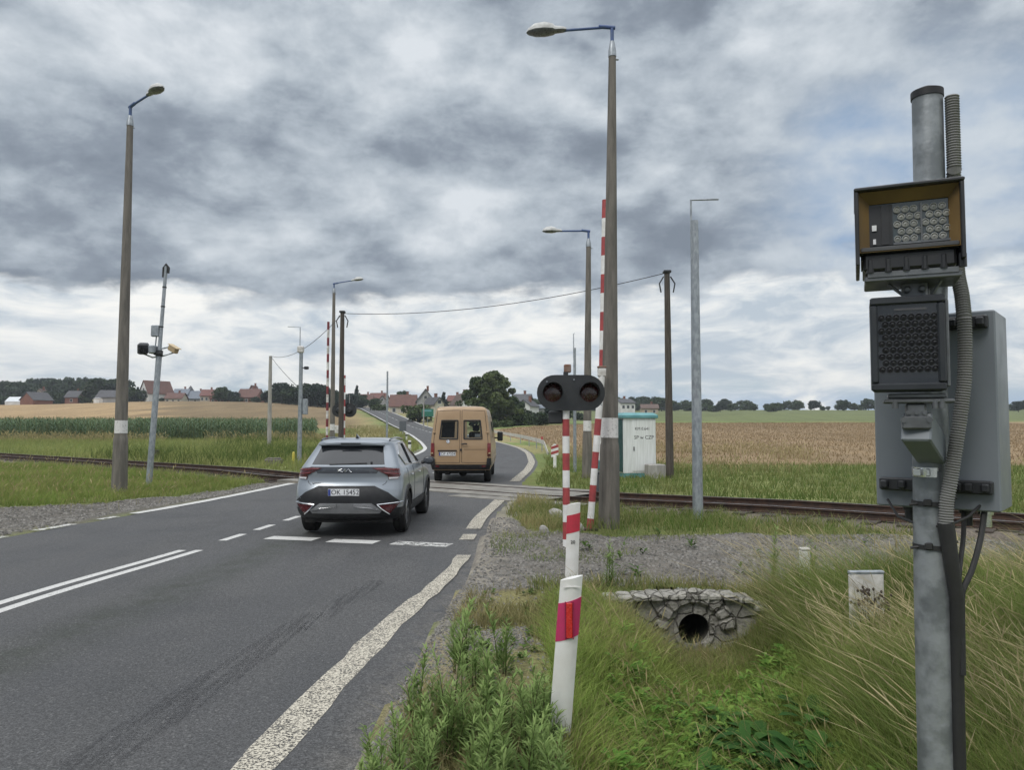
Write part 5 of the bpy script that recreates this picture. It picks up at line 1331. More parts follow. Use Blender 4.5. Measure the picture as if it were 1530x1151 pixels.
part('cable_loop', MB().tube([(lx(1322), .16, lz(755)), (lx(1336), .08, lz(778)), (lx(1356), .0, lz(783)), (lx(1400), -.09, lz(785)), (lx(1440), .02, lz(772)), (lx(1470), .12, lz(752))], .006, 6), M_WIRE, added_mast, 40)
# ------------------------------------------------------------------ vegetation
M_GRASS = vcolmat('grass_blades', .85, .36, .18, 1.2, .12)
M_LEAF = vcolmat('tree_leaves', .6, .22, .15, .5)
M_MAIZE = vcolmat('maize_leaves', .5, .25, .15, .4)
M_BARK = pmat('tree_bark', (.085, .07, .055), (.05, .042, .035), 6, .95, 0, .6)
def blades(P, h, w, lean, cb, ct, seed=False):
    """two-segment blades. P (n,3), h,w (n,), lean (n,2) tip offset in units of h"""
    n = len(P); a = rng.uniform(0, 2 * PI, n); dx, dy = np.cos(a) * w / 2, np.sin(a) * w / 2
    lv = lean * h[:, None]
    def ring(f, k):
        c = P + np.column_stack([lv[:, 0] * f ** 1.8, lv[:, 1] * f ** 1.8, h * f * (1 - .12 * f)])
        return np.stack([c - np.column_stack([dx * k, dy * k, np.zeros(n)]), c + np.column_stack([dx * k, dy * k, np.zeros(n)])], 1)
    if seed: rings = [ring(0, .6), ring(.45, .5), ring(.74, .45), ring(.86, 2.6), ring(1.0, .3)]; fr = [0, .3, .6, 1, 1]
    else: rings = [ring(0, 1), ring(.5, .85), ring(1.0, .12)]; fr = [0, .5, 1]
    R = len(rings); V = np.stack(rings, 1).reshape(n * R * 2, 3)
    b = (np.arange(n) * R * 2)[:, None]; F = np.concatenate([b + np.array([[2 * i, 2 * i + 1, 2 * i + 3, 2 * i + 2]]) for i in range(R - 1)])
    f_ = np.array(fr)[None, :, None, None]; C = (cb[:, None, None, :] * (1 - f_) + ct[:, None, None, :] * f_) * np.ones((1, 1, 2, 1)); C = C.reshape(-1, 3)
    return V, F, C
def merge(L):
    V, F, C = [], [], []; o = 0
    for v, f, c in L: V.append(v); F.append(f + o); C.append(c); o += len(v)
    return np.concatenate(V), np.concatenate(F), np.concatenate(C)
def mixc(a, b, k): return np.array(a)[None] * (1 - k[:, None]) + np.array(b)[None] * k[:, None]
def scatter(n, x0, x1, y0, y1, mask, ypow=1.0):
    x = rng.uniform(x0, x1, n); y = y0 + (y1 - y0) * rng.uniform(0, 1, n) ** ypow
    k = mask(x, y); return x[k], y[k]
def offroad(x, y, m=.05): return (x > RX(y) + AEXT(y) + m) | (x < LX(y) - .15 - m)
def stuff(name, parts_, mat, label, cat='grass'):
    V, F, C = merge(parts_); o = link(name, npmesh(name, V, F, mat, C)); return tag(o, label, cat, None, 'stuff')
def grassfield(x, y, h0, h1, w, cb1, cb2, ct1, ct2, lean=(0, 0), spread=.35, seed=False, dryf=None):
    n = len(x); z = zt(x, y, False); P = np.column_stack([x, y, z - .01])
    cl = vnoise(x, y, 1.6, 41); h = (h0 + (h1 - h0) * rng.uniform(0, 1, n) ** 1.3) * (.65 + .7 * cl)
    k = np.clip(vnoise(x, y, .9, 42) * .7 + rng.uniform(-.25, .55, n), 0, 1)
    if dryf is not None: k = np.clip(k + dryf, 0, 1)
    lv_ = .35 + 1.3 * vnoise(x, y, 1.3, 43)
    ln = np.column_stack([lean[0] * lv_ + rng.normal(0, spread, n), lean[1] * lv_ + rng.normal(0, spread, n) + .5 * abs(lean[0]) * (vnoise(x, y, .9, 44) - .5)])
    return blades(P, h, w * rng.uniform(.7, 1.3, n), ln, mixc(cb1, cb2, k), mixc(ct1, ct2, k), seed)
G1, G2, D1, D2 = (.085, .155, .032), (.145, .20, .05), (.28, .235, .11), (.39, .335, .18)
infr = lambda x, y: np.abs(x / np.maximum(y, .5)) < 1.0
nogravel = lambda x, y: ~inpoly(x, y, GRAVEL)
bare = lambda x, y: inpoly(x, y, PATCH)
near = []
# (1) right verge beside the asphalt: thin, half dry
x, y = scatter(30000, -1.1, 1.1, 3.4, 9.2, lambda x, y: offroad(x, y, .10) & nogravel(x, y) & (~bare(x, y) | (rng.random(len(x)) < .06)) & (vnoise(x, y, 1.3, 51) + rng.uniform(-.25, .25, len(x)) > .33 + .25 * sstep(.7, .1, x - RX(y) - AEXT(y))))
near.append(grassfield(x, y, .05, .22, .007, (.10, .11, .04), D1, (.15, .16, .055), D2, (0, 0), .45, dryf=.25 * sstep(1.0, .2, x - RX(y) - AEXT(y)) - .22 * sstep(.5, 1.2, x) + .0))
# (2) ditch: dense fresh green
x, y = scatter(95000, .3, 3.6, 3.6, 8.75, lambda x, y: (y < HWY - .18) & ((np.abs(x - DX(y)) < 1.6)) & (rng.random(len(x)) < .95) & (x > -9))
kk = sstep(.1, 1.5, x - DX(y))
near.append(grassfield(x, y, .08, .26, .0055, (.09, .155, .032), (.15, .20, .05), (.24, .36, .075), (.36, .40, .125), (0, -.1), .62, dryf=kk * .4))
x, y = scatter(7500, 1.0, 3.0, 7.7, 8.52, lambda x, y: x > -9)
near.append(grassfield(x, y, .16, .36, .007, G1, D1, (.15, .22, .05), D2, (0, -.1), .4))
# (3) right bank: tall grass bent to the left by the wind
bank = lambda x, y: (x > DX(y) + .75) & (y < 9.2 - .25 * vnoise(x, y, 2, 5)) & infr(x, y)
x, y = scatter(70000, 1.8, 7.4, 3.3, 9.3, lambda x, y: bank(x, y) & (rng.random(len(x)) < .35 + .75 * vnoise(x, y, 1.1, 77)))
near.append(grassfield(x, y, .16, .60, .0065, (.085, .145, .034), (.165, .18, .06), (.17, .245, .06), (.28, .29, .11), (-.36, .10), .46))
x, y = scatter(12000, 1.6, 7.4, 3.4, 9.0, lambda x, y: bank(x, y) & (rng.random(len(x)) < vnoise(x, y, 1.5, 78)))
near.append(grassfield(x, y, .38, .78, .0036, (.19, .18, .075), (.30, .25, .125), (.36, .31, .16), (.46, .39, .24), (-.48, .10), .38, True))
x, y = scatter(700, .8, 2.2, 4.0, 8.4, lambda x, y: np.abs(x - DX(y)) < 1.1)
near.append(grassfield(x, y, .30, .55, .004, (.16, .17, .06), D1, D1, D2, (-.3, 0), .35, True))
# (4) grass strip between the driveway and the culvert, and clumps in the gravel
x, y = scatter(9000, .2, 9.5, 8.6, 9.75, lambda x, y: (y > HWY + .1) & (y < 9.15 + .35 * vnoise(x, y, 1.7, 61) + .03 * x) & infr(x, y))
near.append(grassfield(x, y, .06, .26, .008, G1, D1, (.12, .17, .04), D2, (0, -.1), .4, dryf=-.1))
x, y = scatter(22000, -.5, 12, 9.0, 13.5, lambda x, y: (vnoise(x, y, .8, 31) + .30 * vnoise(x, y, 3, 32) - .5 * sstep(.0, 1.2, np.minimum(y - 9.2, 13.3 - y)) > .50) & offroad(x, y, .1) & infr(x, y))
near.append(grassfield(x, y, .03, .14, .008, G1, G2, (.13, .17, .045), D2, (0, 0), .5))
stuff('verge_grass', near, M_GRASS, 'long and short grass growing over the right verge, ditch and bank')
# (5) grass island between gravel and rails on the right
mid = []
x, y = scatter(60000, -.4, 17, 12.9, 20.5, lambda x, y: offroad(x, y, .15) & nogravel(x, y + .25 * (vnoise(x, y, 2.5, 8) - .5)) & (tdist(x, y) < -1.75) & infr(x, y) & (rng.random(len(x)) < .35 + .9 * vnoise(x, y, 1.0, 52)))
mid.append(grassfield(x, y, .08, .34, .012, G1, D1, (.12, .175, .04), D2, (0, 0), .4, dryf=.30 * sstep(1.6, .2, x) - .12))
x, y = scatter(9000, -1, 14, 16, 26, lambda x, y: offroad(x, y, .2) & (np.abs(tdist(x, y)) < 1.9) & infr(x, y) & (np.abs(np.abs(tdist(x, y)) - .75) > .12) & (vnoise(x, y, .9, 53) > .55))
mid.append(grassfield(x, y, .05, .22, .012, (.12, .12, .05), D1, (.16, .17, .06), D2, (0, 0), .4))
x, y = scatter(75000, -.5, 38, 16, 46, lambda x, y: offroad(x, y, .4) & ~inpoly(x, y, WHEAT_R) & (tdist(x, y) > 1.8) & infr(x, y), 1.35)
mid.append(grassfield(x, y, .10, .32, .020, G1, (.15, .17, .06), (.12, .17, .045), (.24, .23, .09), (0, 0), .35, dryf=.35 * sstep(30, 55, y)))
x, y = scatter(9000, .5, 20, 30, 56, lambda x, y: offroad(x, y, 1.2) & infr(x, y) & (vnoise(x, y, .25, 54) > .5))
mid.append(grassfield(x, y, .4, .95, .018, (.22, .20, .09), D1, D1, D2, (0, 0), .3, True))
stuff('trackside_grass', mid, M_GRASS, 'rough green and dry grass on both sides of the rails to the right')
# (6) left verge and meadow
lf = []
shoulder = lambda x, y: inpoly(x, y, SHOUL)
x, y = scatter(110000, -26, -6.5, 16.8, 36, lambda x, y: (x < LX(y) - .7) & (tdist(x, y) < -2.0) & infr(x, y) & ~shoulder(x, y + .5 * (vnoise(x, y, 1.2, 9) - .5)))
lf.append(grassfield(x, y, .10, .34, .014, (.12, .19, .042), (.21, .235, .07), (.20, .28, .065), (.35, .345, .13), (.1, 0), .38, dryf=.25 * sstep(-9.5, -8, x) - .05))
x, y = scatter(3200, -26, -7.2, 16.9, 34, lambda x, y: (x < LX(y) - .6) & (tdist(x, y) < -3.2) & infr(x, y))
lf.append(grassfield(x, y, .3, .7, .010, (.17, .18, .06), D1, D1, D2, (.1, 0), .3, True))
x, y = scatter(5000, -40, -6.0, 24, 52, lambda x, y: (x < LX(y) - .3) & (np.abs(tdist(x, y)) < 1.9) & infr(x, y) & (np.abs(np.abs(tdist(x, y)) - .75) > .10) & (vnoise(x, y, .8, 55) > .35))
lf.append(grassfield(x, y, .06, .20, .014, (.10, .11, .04), D1, (.15, .16, .055), D2, (0, 0), .4, dryf=.2))
x, y = scatter(80000, -62, -6.0, 28, 80, lambda x, y: (x < LX(y) - .5) & (tdist(x, y) > 1.7) & infr(x, y) & ~inpoly(x, y, MAIZE), 1.2)
lf.append(grassfield(x, y, .22, .55, .030, (.15, .19, .055), (.23, .25, .085), (.24, .29, .09), (.36, .36, .15), (.12, 0), .32, dryf=.5 * sstep(.6, .9, vnoise(x, y, .09, 56))))
x, y = scatter(9000, -26, -10, 34, 74, lambda x, y: (x < LX(y) - 1) & (tdist(x, y) > 2) & infr(x, y) & (vnoise(x, y, .16, 57) > .52) & (x > -24 + 0 * y))
lf.append(grassfield(x, y, .5, 1.05, .035, (.05, .09, .025), (.10, .13, .04), (.09, .14, .035), (.16, .19, .06), (0, 0), .4))
x, y = scatter(7000, -62, -15, 70, 77, lambda x, y: infr(x, y) & (x < -14) & (vnoise(x, y, .2, 58) > .35))
lf.append(grassfield(x, y, .5, 1.1, .03, D1, D2, D1, D2, (0, 0), .3, True))
stuff('meadow_grass', lf, M_GRASS, 'light green meadow and verge grass left of the road around the rails')
# (7) bank left of the far road
bk = []
x, y = scatter(30000, -50, -6, 36, 170, lambda x, y: (x < LX(y) - .5) & (x > LX(y) - 11) & (x / y > -.27), 1.2)
bk.append(grassfield(x, y, .2, .55, .05, (.08, .12, .03), (.20, .19, .075), (.13, .17, .045), (.33, .29, .14), (0, 0), .35, dryf=.65 * sstep(2.2, 3.5, LX(y) - x) * sstep(6.5, 4.8, LX(y) - x) + .2))
stuff('bank_grass', bk, M_GRASS, 'green and straw coloured grass on the bank beside the far road')
# wheat stubble on the right hand field: short straw
x, y = scatter(90000, -2, 105, 34, 175, lambda x, y: inpoly(x, y, WHEAT_R) & infr(x, y) & (x > RX(y) + 3), .8)
wh = [grassfield(x, y, .14, .26, .05, (.225, .162, .092), (.265, .195, .112), (.235, .172, .10), (.285, .21, .122), (0, 0), .4)]
stuff('wheat_stand', wh, M_GRASS, 'ripe wheat standing in the field beyond the equipment hut', 'wheat')
# ------------------------------------------------------------------ broad-leaved weeds
def leafy(P, n_leaf, L, W, c1, c2, up=.5, stem=None):
    """rosettes: each leaf = two quads bending over"""
    out = []
    for p in P:
        m = int(n_leaf * rng.uniform(.7, 1.3)); a = rng.uniform(0, 2 * PI, m); l = L * rng.uniform(.6, 1.25, m); w = W * rng.uniform(.7, 1.2, m)
        zz = rng.uniform(0, up, m); d = np.column_stack([np.cos(a), np.sin(a)]); s = np.column_stack([-np.sin(a), np.cos(a)])
        rise = rng.uniform(.25, .9, m); k = np.clip(rng.uniform(-.2, 1, m), 0, 1); c = mixc(c1, c2, k)
        b = np.column_stack([np.zeros((m, 2)), zz]) + p
        def row(f, hw, dz):
            cen = b + np.column_stack([d * (l * f)[:, None], l * dz]); off = np.column_stack([s * (w * hw)[:, None], np.zeros(m)])
            return cen - off, cen + off
        r = [row(.05, .10, 0), row(.42, .5, rise * .42), row(.75, .42, rise * .55), row(1.0, .04, rise * .50)]
        V = np.stack([q for rr in r for q in rr], 1).reshape(m * 8, 3); bb = (np.arange(m) * 8)[:, None]
        F = np.concatenate([bb + np.array([[2 * i, 2 * i + 1, 2 * i + 3, 2 * i + 2]]) for i in range(3)])
        out.append((V, F, np.repeat(c, 8, 0)))
    return out
L_ = []
x, y = scatter(560, .55, 2.6, 3.9, 7.6, lambda x, y: (np.abs(x - DX(y)) < .95) & (vnoise(x, y, 1.2, 71) > .40))
L_ += leafy(np.column_stack([x, y, zt(x, y, False)]), 16, .085, .034, (.09, .20, .035), (.22, .34, .075), .16)
x, y = scatter(60, 1.0, 2.4, 3.9, 6.6, lambda x, y: np.abs(x - DX(y) - .15) < .5)
L_ += leafy(np.column_stack([x, y, zt(x, y, False)]), 9, .24, .10, (.035, .095, .025), (.08, .17, .04), .14)
x, y = scatter(160, -.75, .5, 3.9, 8.8, lambda x, y: offroad(x, y, .2))
L_ += leafy(np.column_stack([x, y, zt(x, y, False)]), 8, .055, .026, (.06, .11, .03), (.13, .17, .05), .04)
x, y = scatter(34, .3, 6, 8.9, 13.2, lambda x, y: vnoise(x, y, .7, 33) > .55)
L_ += leafy(np.column_stack([x, y, zt(x, y, False)]), 10, .12, .035, (.05, .10, .025), (.10, .15, .04), .12)
stuff('broadleaf_weeds', L_, M_GRASS, 'patches of fresh broad leaved weeds filling the ditch and verge', 'weeds')
# single upright weeds that one can tell apart: stem with whorled narrow leaves
def tall_weed(h, seed_, dens=1.0, col=((.13, .215, .06), (.27, .36, .13)), w=.0055):
    r = np.random.default_rng(seed_); V, F, C = [], [], []; o = 0
    nst = r.integers(2, 5)
    for si in range(nst):
        hh = h * (1 if si == 0 else r.uniform(.5, .9)); ox, oy = (0, 0) if si == 0 else r.normal(0, .05, 2); lx_, ly_ = r.normal(0, .10, 2)
        n = int(hh * 170 * dens); f = np.sort(r.uniform(.04, 1, n)); a = r.uniform(0, 2 * PI, n)
        L2 = (.125 * (1 - .62 * f) * r.uniform(.6, 1.3, n)) * (.6 + .5 * h)
        c = np.column_stack([ox + lx_ * hh * f ** 2, oy + ly_ * hh * f ** 2, hh * f]); d = np.column_stack([np.cos(a), np.sin(a), r.uniform(.5, 1.5, n)]); s = np.column_stack([-np.sin(a), np.cos(a), np.zeros(n)]) * (w * r.uniform(.7, 1.4, n))[:, None]
        t1 = c + d * (L2 * .5)[:, None]; t2 = c + d * L2[:, None] - np.column_stack([np.zeros((n, 2)), L2 * .25])
        v = np.stack([c - s * .3, c + s * .3, t1 + s, t1 - s, t2 + s * .2, t2 - s * .2], 1).reshape(-1, 3); b = (np.arange(n) * 6)[:, None] + o
        V.append(v); F.append(np.concatenate([b + np.array([[0, 1, 2, 3]]), b + np.array([[3, 2, 4, 5]])])); C.append(np.repeat(mixc(col[0], col[1], np.clip(f * .5 + r.uniform(-.1, .6, n), 0, 1)), 6, 0)); o += n * 6
        # stem as a thin four-sided strip pair
        q = np.linspace(0, 1, 7); cs = np.column_stack([ox + lx_ * hh * q ** 2, oy + ly_ * hh * q ** 2, hh * q]); rr_ = .004 * (1.15 - q)
        for ax in ((1, 0, 0), (0, 1, 0)):
            A = np.array(ax)[None] * rr_[:, None]; v = np.stack([cs - A, cs + A], 1).reshape(-1, 3); b = (np.arange(6) * 2)[:, None] + o
            V.append(v); F.append(b + np.array([[0, 1, 3, 2]])); C.append(np.tile(np.array([[.085, .075, .045]]), (14, 1))); o += 14
    return npmesh('tall_weed', np.concatenate(V), np.concatenate(F), M_GRASS, np.concatenate(C))
WM = [tall_weed(h, 100 + i) for i, h in enumerate((.30, .38, .46, .34, .42, .50))]
spots = [(-.74 + rnd.uniform(0, 1.0), 3.8 + 1.35 * rnd.random() ** 1.3) for _ in range(44)] + [(rnd.uniform(-.55, -.05), rnd.uniform(5.0, 6.4)) for _ in range(7)]
for i, (x, y) in enumerate(spots):
    o = link('tall_weed', WM[i % 6], None, (x, y, float(zt(x, y, False)) - .01)); o.rotation_euler = (0, 0, rnd.uniform(0, 6.3)); s = rnd.uniform(.8, 1.2); o.scale = (s, s, s)
    tag(o, 'leafy green roadside weed in the thick clump at the foot of the nearest white post', 'weed', 'leafy weeds in the foreground clump')
sp_w = tall_weed(.86, 131, .62); o = link('tall_weed', sp_w, None, (-.36, 4.85, float(zt(-.36, 4.85, False)) - .02)); tag(o, 'tallest slender weed rising alone beside the asphalt edge', 'weed')
o = link('tall_weed', tall_weed(.60, 141, .5), None, (.10, 4.6, float(zt(.1, 4.6)) - .02)); tag(o, 'dark slender weed just left of the nearest white post', 'weed')
for i, (x, y, h) in enumerate(((3.1, 9.25, .75), (3.6, 9.3, .6), (1.15, 9.2, .55))):
    o = link('tall_weed', tall_weed(h, 150 + i, .6), None, (x, y, float(zt(x, y)) - .02)); tag(o, ['tall thin weed in front of the gravel above the culvert right end', 'slightly shorter weed right of the tall one at the gravel edge', 'bushy weed at the gravel edge above the culvert left end'][i], 'weed')
# dark thistle heads in front of the white marker board
def thistle():
    mb = MB(); r = random.Random(5)
    for k in range(9):
        x, y = r.uniform(-.12, .12), r.uniform(-.06, .06); h = r.uniform(.34, .52); mb.tube([(x * .3, y * .3, 0), (x * .8, y, h * .6), (x, y, h)], [.004, .003, .002], 4)
        for q in range(5):
            a, hh, l = r.uniform(0, 6.3), h * r.uniform(.72, 1.0), r.uniform(.02, .06); p = (x + l * math.cos(a), y + l * math.sin(a), hh + .03); mb.tube([(x, y, hh), p], .0018, 4); mb.ell(p, (.011, .011, .015), 7, 5)
    return mb.mesh('thistle', pmat('dry_brown_seed_heads', (.075, .06, .045), (.05, .04, .03), 20, .9), 40)
o = link('thistle', thistle(), None, (3.12, 6.75, float(zt(3.12, 6.75)))); tag(o, 'dark dry thistle heads in front of the white marker board', 'thistle')
# ------------------------------------------------------------------ loose stones on the gravel
def stones():
    x1, y1 = scatter(26000, -.6, 11, 8.9, 15.5, lambda x, y: inpoly(x, y, GRAVEL) & infr(x, y) & offroad(x, y, .0), 1.2)
    x2, y2 = scatter(16000, -14, -6.8, 12.5, 24, lambda x, y: inpoly(x, y, SHOUL) & infr(x, y) & offroad(x, y, .02))
    x3, y3 = scatter(22000, -.9, .8, 3.6, 9.2, lambda x, y: offroad(x, y, -.03) & (bare(x, y) | (rng.random(len(x)) < .10 + .8 * sstep(.5, .0, x - RX(y) - AEXT(y)))))
    x, y = np.concatenate([x1, x2, x3]), np.concatenate([y1, y2, y3]); n = len(x)
    r = np.concatenate([rng.uniform(.008, .022, len(x1)), rng.uniform(.010, .028, len(x2)), rng.uniform(.004, .013, len(x3))]); z = zt(x, y, False)
    B = np.array([(-1, -1, -.4), (1, -1, -.4), (1, 1, -.4), (-1, 1, -.4), (-.6, -.5, .6), (.5, -.6, .55), (.6, .5, .5), (-.5, .6, .65)])
    a = rng.uniform(0, 2 * PI, n); J = B[None] * rng.uniform(.6, 1.3, (n, 8, 3)); X_ = J[:, :, 0] * np.cos(a)[:, None] - J[:, :, 1] * np.sin(a)[:, None]; Y_ = J[:, :, 0] * np.sin(a)[:, None] + J[:, :, 1] * np.cos(a)[:, None]
    V = np.stack([X_, Y_, J[:, :, 2]], 2) * r[:, None, None] + np.stack([x, y, z + r * .2], 1)[:, None, :]
    Fq = np.array([(4, 5, 6, 7), (0, 1, 5, 4), (1, 2, 6, 5), (2, 3, 7, 6), (3, 0, 4, 7)]); F = (np.arange(n) * 8)[:, None, None] + Fq[None]
    g = rng.uniform(.07, .23, n) ** 1.0; C = np.stack([g, g * .955, g * .88], 1)
    return V.reshape(-1, 3), F.reshape(-1, 4), np.repeat(C, 8, 0)
M_PEB = vcolmat('pebbles', .9, 0, .15, 30)
stuff('gravel_stones', [stones()], M_PEB, 'loose grey gravel stones on the driveway and shoulders', 'gravel')
# ------------------------------------------------------------------ maize field
def maize():
    rows = []; xs, ys = [], []
    yy = 75.0
    while yy < 141:
        st = .28 if yy < 80 else .5 if yy < 95 else .9
        xr = np.arange(-.66 * yy - 6, -.255 * yy, st); xs.append(xr + rng.normal(0, .06, len(xr))); ys.append(np.full(len(xr), yy) + rng.normal(0, .08, len(xr)) + 1.2 * (vnoise(xr, xr * 0, .12, 3) - .5)); yy += .75 if yy < 86 else 1.5
    x, y = np.concatenate(xs), np.concatenate(ys); n = len(x); z = zt(x, y, False); h = rng.uniform(1.75, 2.2, n) * (.88 + .22 * vnoise(x, y, .08, 4))
    out = []
    for k in range(8):
        f = .12 + .11 * k; a = rng.uniform(0, 2 * PI, n) ; l = rng.uniform(.45, .8, n) * (1 - .35 * abs(f - .5)); w = rng.uniform(.05, .085, n) * (1 + .6 * sstep(85, 110, y))
        d = np.column_stack([np.cos(a), np.sin(a)]); s = np.column_stack([-np.sin(a), np.cos(a), np.zeros(n)]) * w[:, None]
        b = np.column_stack([x, y, z + h * f]); m1 = b + np.column_stack([d * (l * .45)[:, None], l * .42]); m2 = b + np.column_stack([d * l[:, None], l * rng.uniform(-.15, .35, n)])
        V = np.stack([b - s * .4, b + s * .4, m1 + s * .6, m1 - s * .6, m2 + s * .08, m2 - s * .08], 1).reshape(-1, 3); bb = (np.arange(n) * 6)[:, None]
        F = np.concatenate([bb + np.array([[0, 1, 2, 3]]), bb + np.array([[3, 2, 4, 5]])])
        kx = np.clip(rng.uniform(0, 1, n) * .7 + .3 * vnoise(x, y, .15, 6), 0, 1); out.append((V, F, np.repeat(mixc((.040, .088, .040), (.115, .175, .080), kx), 6, 0)))
    b = np.column_stack([x, y, z]); tx = rng.normal(0, .04, n); s = np.column_stack([np.full(n, .022), np.zeros(n), np.zeros(n)]); tp = b + np.column_stack([tx, tx, h * 1.06])
    V = np.stack([b - s, b + s, tp + s * .5, tp - s * .5], 1).reshape(-1, 3); out.append((V, (np.arange(n) * 4)[:, None] + np.array([[0, 1, 2, 3]]), np.repeat(mixc((.09, .13, .05), (.20, .20, .10), rng.random(n)), 4, 0)))
    return out
stuff('maize_field', maize(), M_MAIZE, 'field of tall green maize behind the left meadow', 'maize')
# ------------------------------------------------------------------ trees
def crown_mesh(seed_, kind, nl=1500, ls=.55, cols=((.020, .042, .016), (.055, .085, .028))):
    """unit-high tree (height 1, crown about .8 wide): leaf clumps spread through the crown volume"""
    r = np.random.default_rng(seed_); 
    if kind == 'broad':
        nc = 34; c = r.normal(0, 1, (nc, 3)); c /= np.linalg.norm(c, axis=1)[:, None]; c *= r.uniform(.4, 1.0, nc)[:, None] ** .6
        c = c * np.array([.40, .40, .38]) + np.array([0, 0, .53]); cr = r.uniform(.10, .19, nc)
    elif kind == 'tall':
        nc = 24; c = np.column_stack([r.normal(0, .13, nc), r.normal(0, .13, nc), r.uniform(.22, .97, nc)]); cr = r.uniform(.06, .12, nc) * (1.1 - .5 * np.abs(c[:, 2] - .5))
    elif kind == 'conifer':
        nc = 34; z = np.linspace(.10, .98, nc); a = r.uniform(0, 2 * PI, nc); rad = .24 * (1 - z) * r.uniform(.4, 1.05, nc); c = np.column_stack([rad * np.cos(a), rad * np.sin(a), z]); cr = .035 + .10 * (1 - z)
    elif kind == 'airy':
        nc = 110; z = .06 + .90 * r.uniform(0, 1, nc) ** .9; a = r.uniform(0, 2 * PI, nc); rad = r.uniform(.02, 1, nc) ** .5 * .40 * np.clip(1 - ((z - .42) / .60) ** 2, .04, 1) ** .8 * (.78 + .42 * np.sin(3 * a + 7 * z)); c = np.column_stack([rad * np.cos(a), rad * np.sin(a), z]); cr = r.uniform(.045, .095, nc)
    else:  # bush
        nc = 20; a = r.uniform(0, 2 * PI, nc); rad = r.uniform(0, 1, nc) ** .5 * .55; c = np.column_stack([rad * np.cos(a), rad * np.sin(a), r.uniform(.15, .78, nc) * (1 - .5 * rad)]); cr = r.uniform(.14, .24, nc)
    k = r.integers(0, nc, nl); d = r.normal(0, 1, (nl, 3)); d /= np.linalg.norm(d, axis=1)[:, None]; P = c[k] + d * (cr[k] * r.uniform(.3, 1.0, nl) ** .5)[:, None] * np.array([1.1, 1.1, .85])
    P[:, 2] = np.maximum(P[:, 2], .03)
    s = ls * .045 * r.uniform(.6, 1.5, nl); u = r.normal(0, 1, (nl, 3)); u /= np.linalg.norm(u, axis=1)[:, None]; w = np.cross(u, r.normal(0, 1, (nl, 3))); w /= np.linalg.norm(w, axis=1)[:, None]
    V = np.stack([P - u * s[:, None], P + w * (s * .6)[:, None], P + u * s[:, None], P - w * (s * .6)[:, None]], 1).reshape(-1, 3); F = (np.arange(nl) * 4)[:, None] + np.array([[0, 1, 2, 3]])
    t_ = np.clip(r.uniform(0, 1, nc)[k] * .65 + r.uniform(-.05, .4, nl), 0, 1); C = np.repeat(mixc(cols[0], cols[1], t_), 4, 0)
    return V, F, C, c
def tree_proto(name, seed_, kind, nl, ls, cols, label, cat, group=None):
    V, F, C, c = crown_mesh(seed_, kind, nl, ls, cols)
    o = thing(name, label, cat, (0, 0, -500), 0, group)
    link('crown', npmesh('crown', V, F, M_LEAF, C), o)
    if kind != 'bush':
        mb = MB(); top = .86 if kind in ('conifer', 'tall', 'airy') else .66; mb.tube([(0, 0, -.02), (.008, 0, top * .4), (-.006, .008, top * .75), (0, 0, top)], [.028, .020, .013, .004], 8)
        for q in c[:: max(len(c) // 10, 1)]:
            z0 = max(.12, q[2] - .22); mb.tube([(0, 0, z0), tuple(np.array(q) * np.array([.5, .5, 1]) - np.array([0, 0, .07])), tuple(q)], [.010, .007, .003], 5)
        part('trunk', mb, M_BARK, o, 40)
    else:
        mb = MB(); 
        for q in c[::4]: mb.tube([(0, 0, 0), tuple(np.array(q) * .6), tuple(q)], [.02, .014, .006], 5)
        part('stem', mb, M_BARK, o, 40)
    return o
DK = ((.018, .036, .018), (.050, .080, .034)); MD = ((.022, .044, .016), (.060, .092, .030)); BL = ((.012, .026, .020), (.030, .052, .034)); LT = ((.035, .060, .020), (.085, .115, .038)); OL = ((.035, .050, .022), (.085, .095, .045))
PR = {'a': tree_proto('broadleaf_tree', 1, 'broad', 2600, 1.1, DK, '', 'tree'), 'b': tree_proto('broadleaf_tree', 2, 'broad', 2600, 1.1, MD, '', 'tree'), 'c': tree_proto('broadleaf_tree', 3, 'broad', 2600, 1.1, BL, '', 'tree'),
      't': tree_proto('poplar_tree', 4, 'tall', 1300, .85, DK, '', 'tree'), 'n': tree_proto('conifer_tree', 5, 'conifer', 1500, .75, BL, '', 'tree'), 'u': tree_proto('bush', 6, 'bush', 1100, 1.5, MD, '', 'bush'), 'v': tree_proto('bush', 7, 'bush', 1100, 1.5, LT, '', 'bush'), 'w': tree_proto('bush', 8, 'bush', 1100, 1.5, DK, '', 'bush'),
      'big': tree_proto('broadleaf_tree', 9, 'airy', 15000, .55, ((.045, .075, .028), (.13, .165, .062)), '', 'tree'), 'big2': tree_proto('broadleaf_tree', 12, 'airy', 9000, .6, MD, '', 'tree')}
used_ = set()
def tree(k, px, Y, ptop, pbot, label, wk=1.0, group=None):
    """px = picture column, Y = metres away; height from the survey readings"""
    x = xat(px, Y); z = float(zt(x, Y)); zb = min(zat(pbot, Y, px), z) if pbot else z
    H = zat(ptop, Y, px) - z + .15; p = PR[k]
    sc = (H * wk, H * wk, H)
    if k not in used_:
        used_.add(k); p.location = (x, Y, z - .1); p.rotation_euler = (0, 0, rnd.uniform(0, 6)); p.scale = sc; p['label'] = label
        if group: p['group'] = group
        return p
    o = dup(p, (x, Y, z - .1), rnd.uniform(0, 6.28), label, sc)
    if group: o['group'] = group
    elif 'group' in o: del o['group']
    return o
gW = 'dark wood on the left skyline'
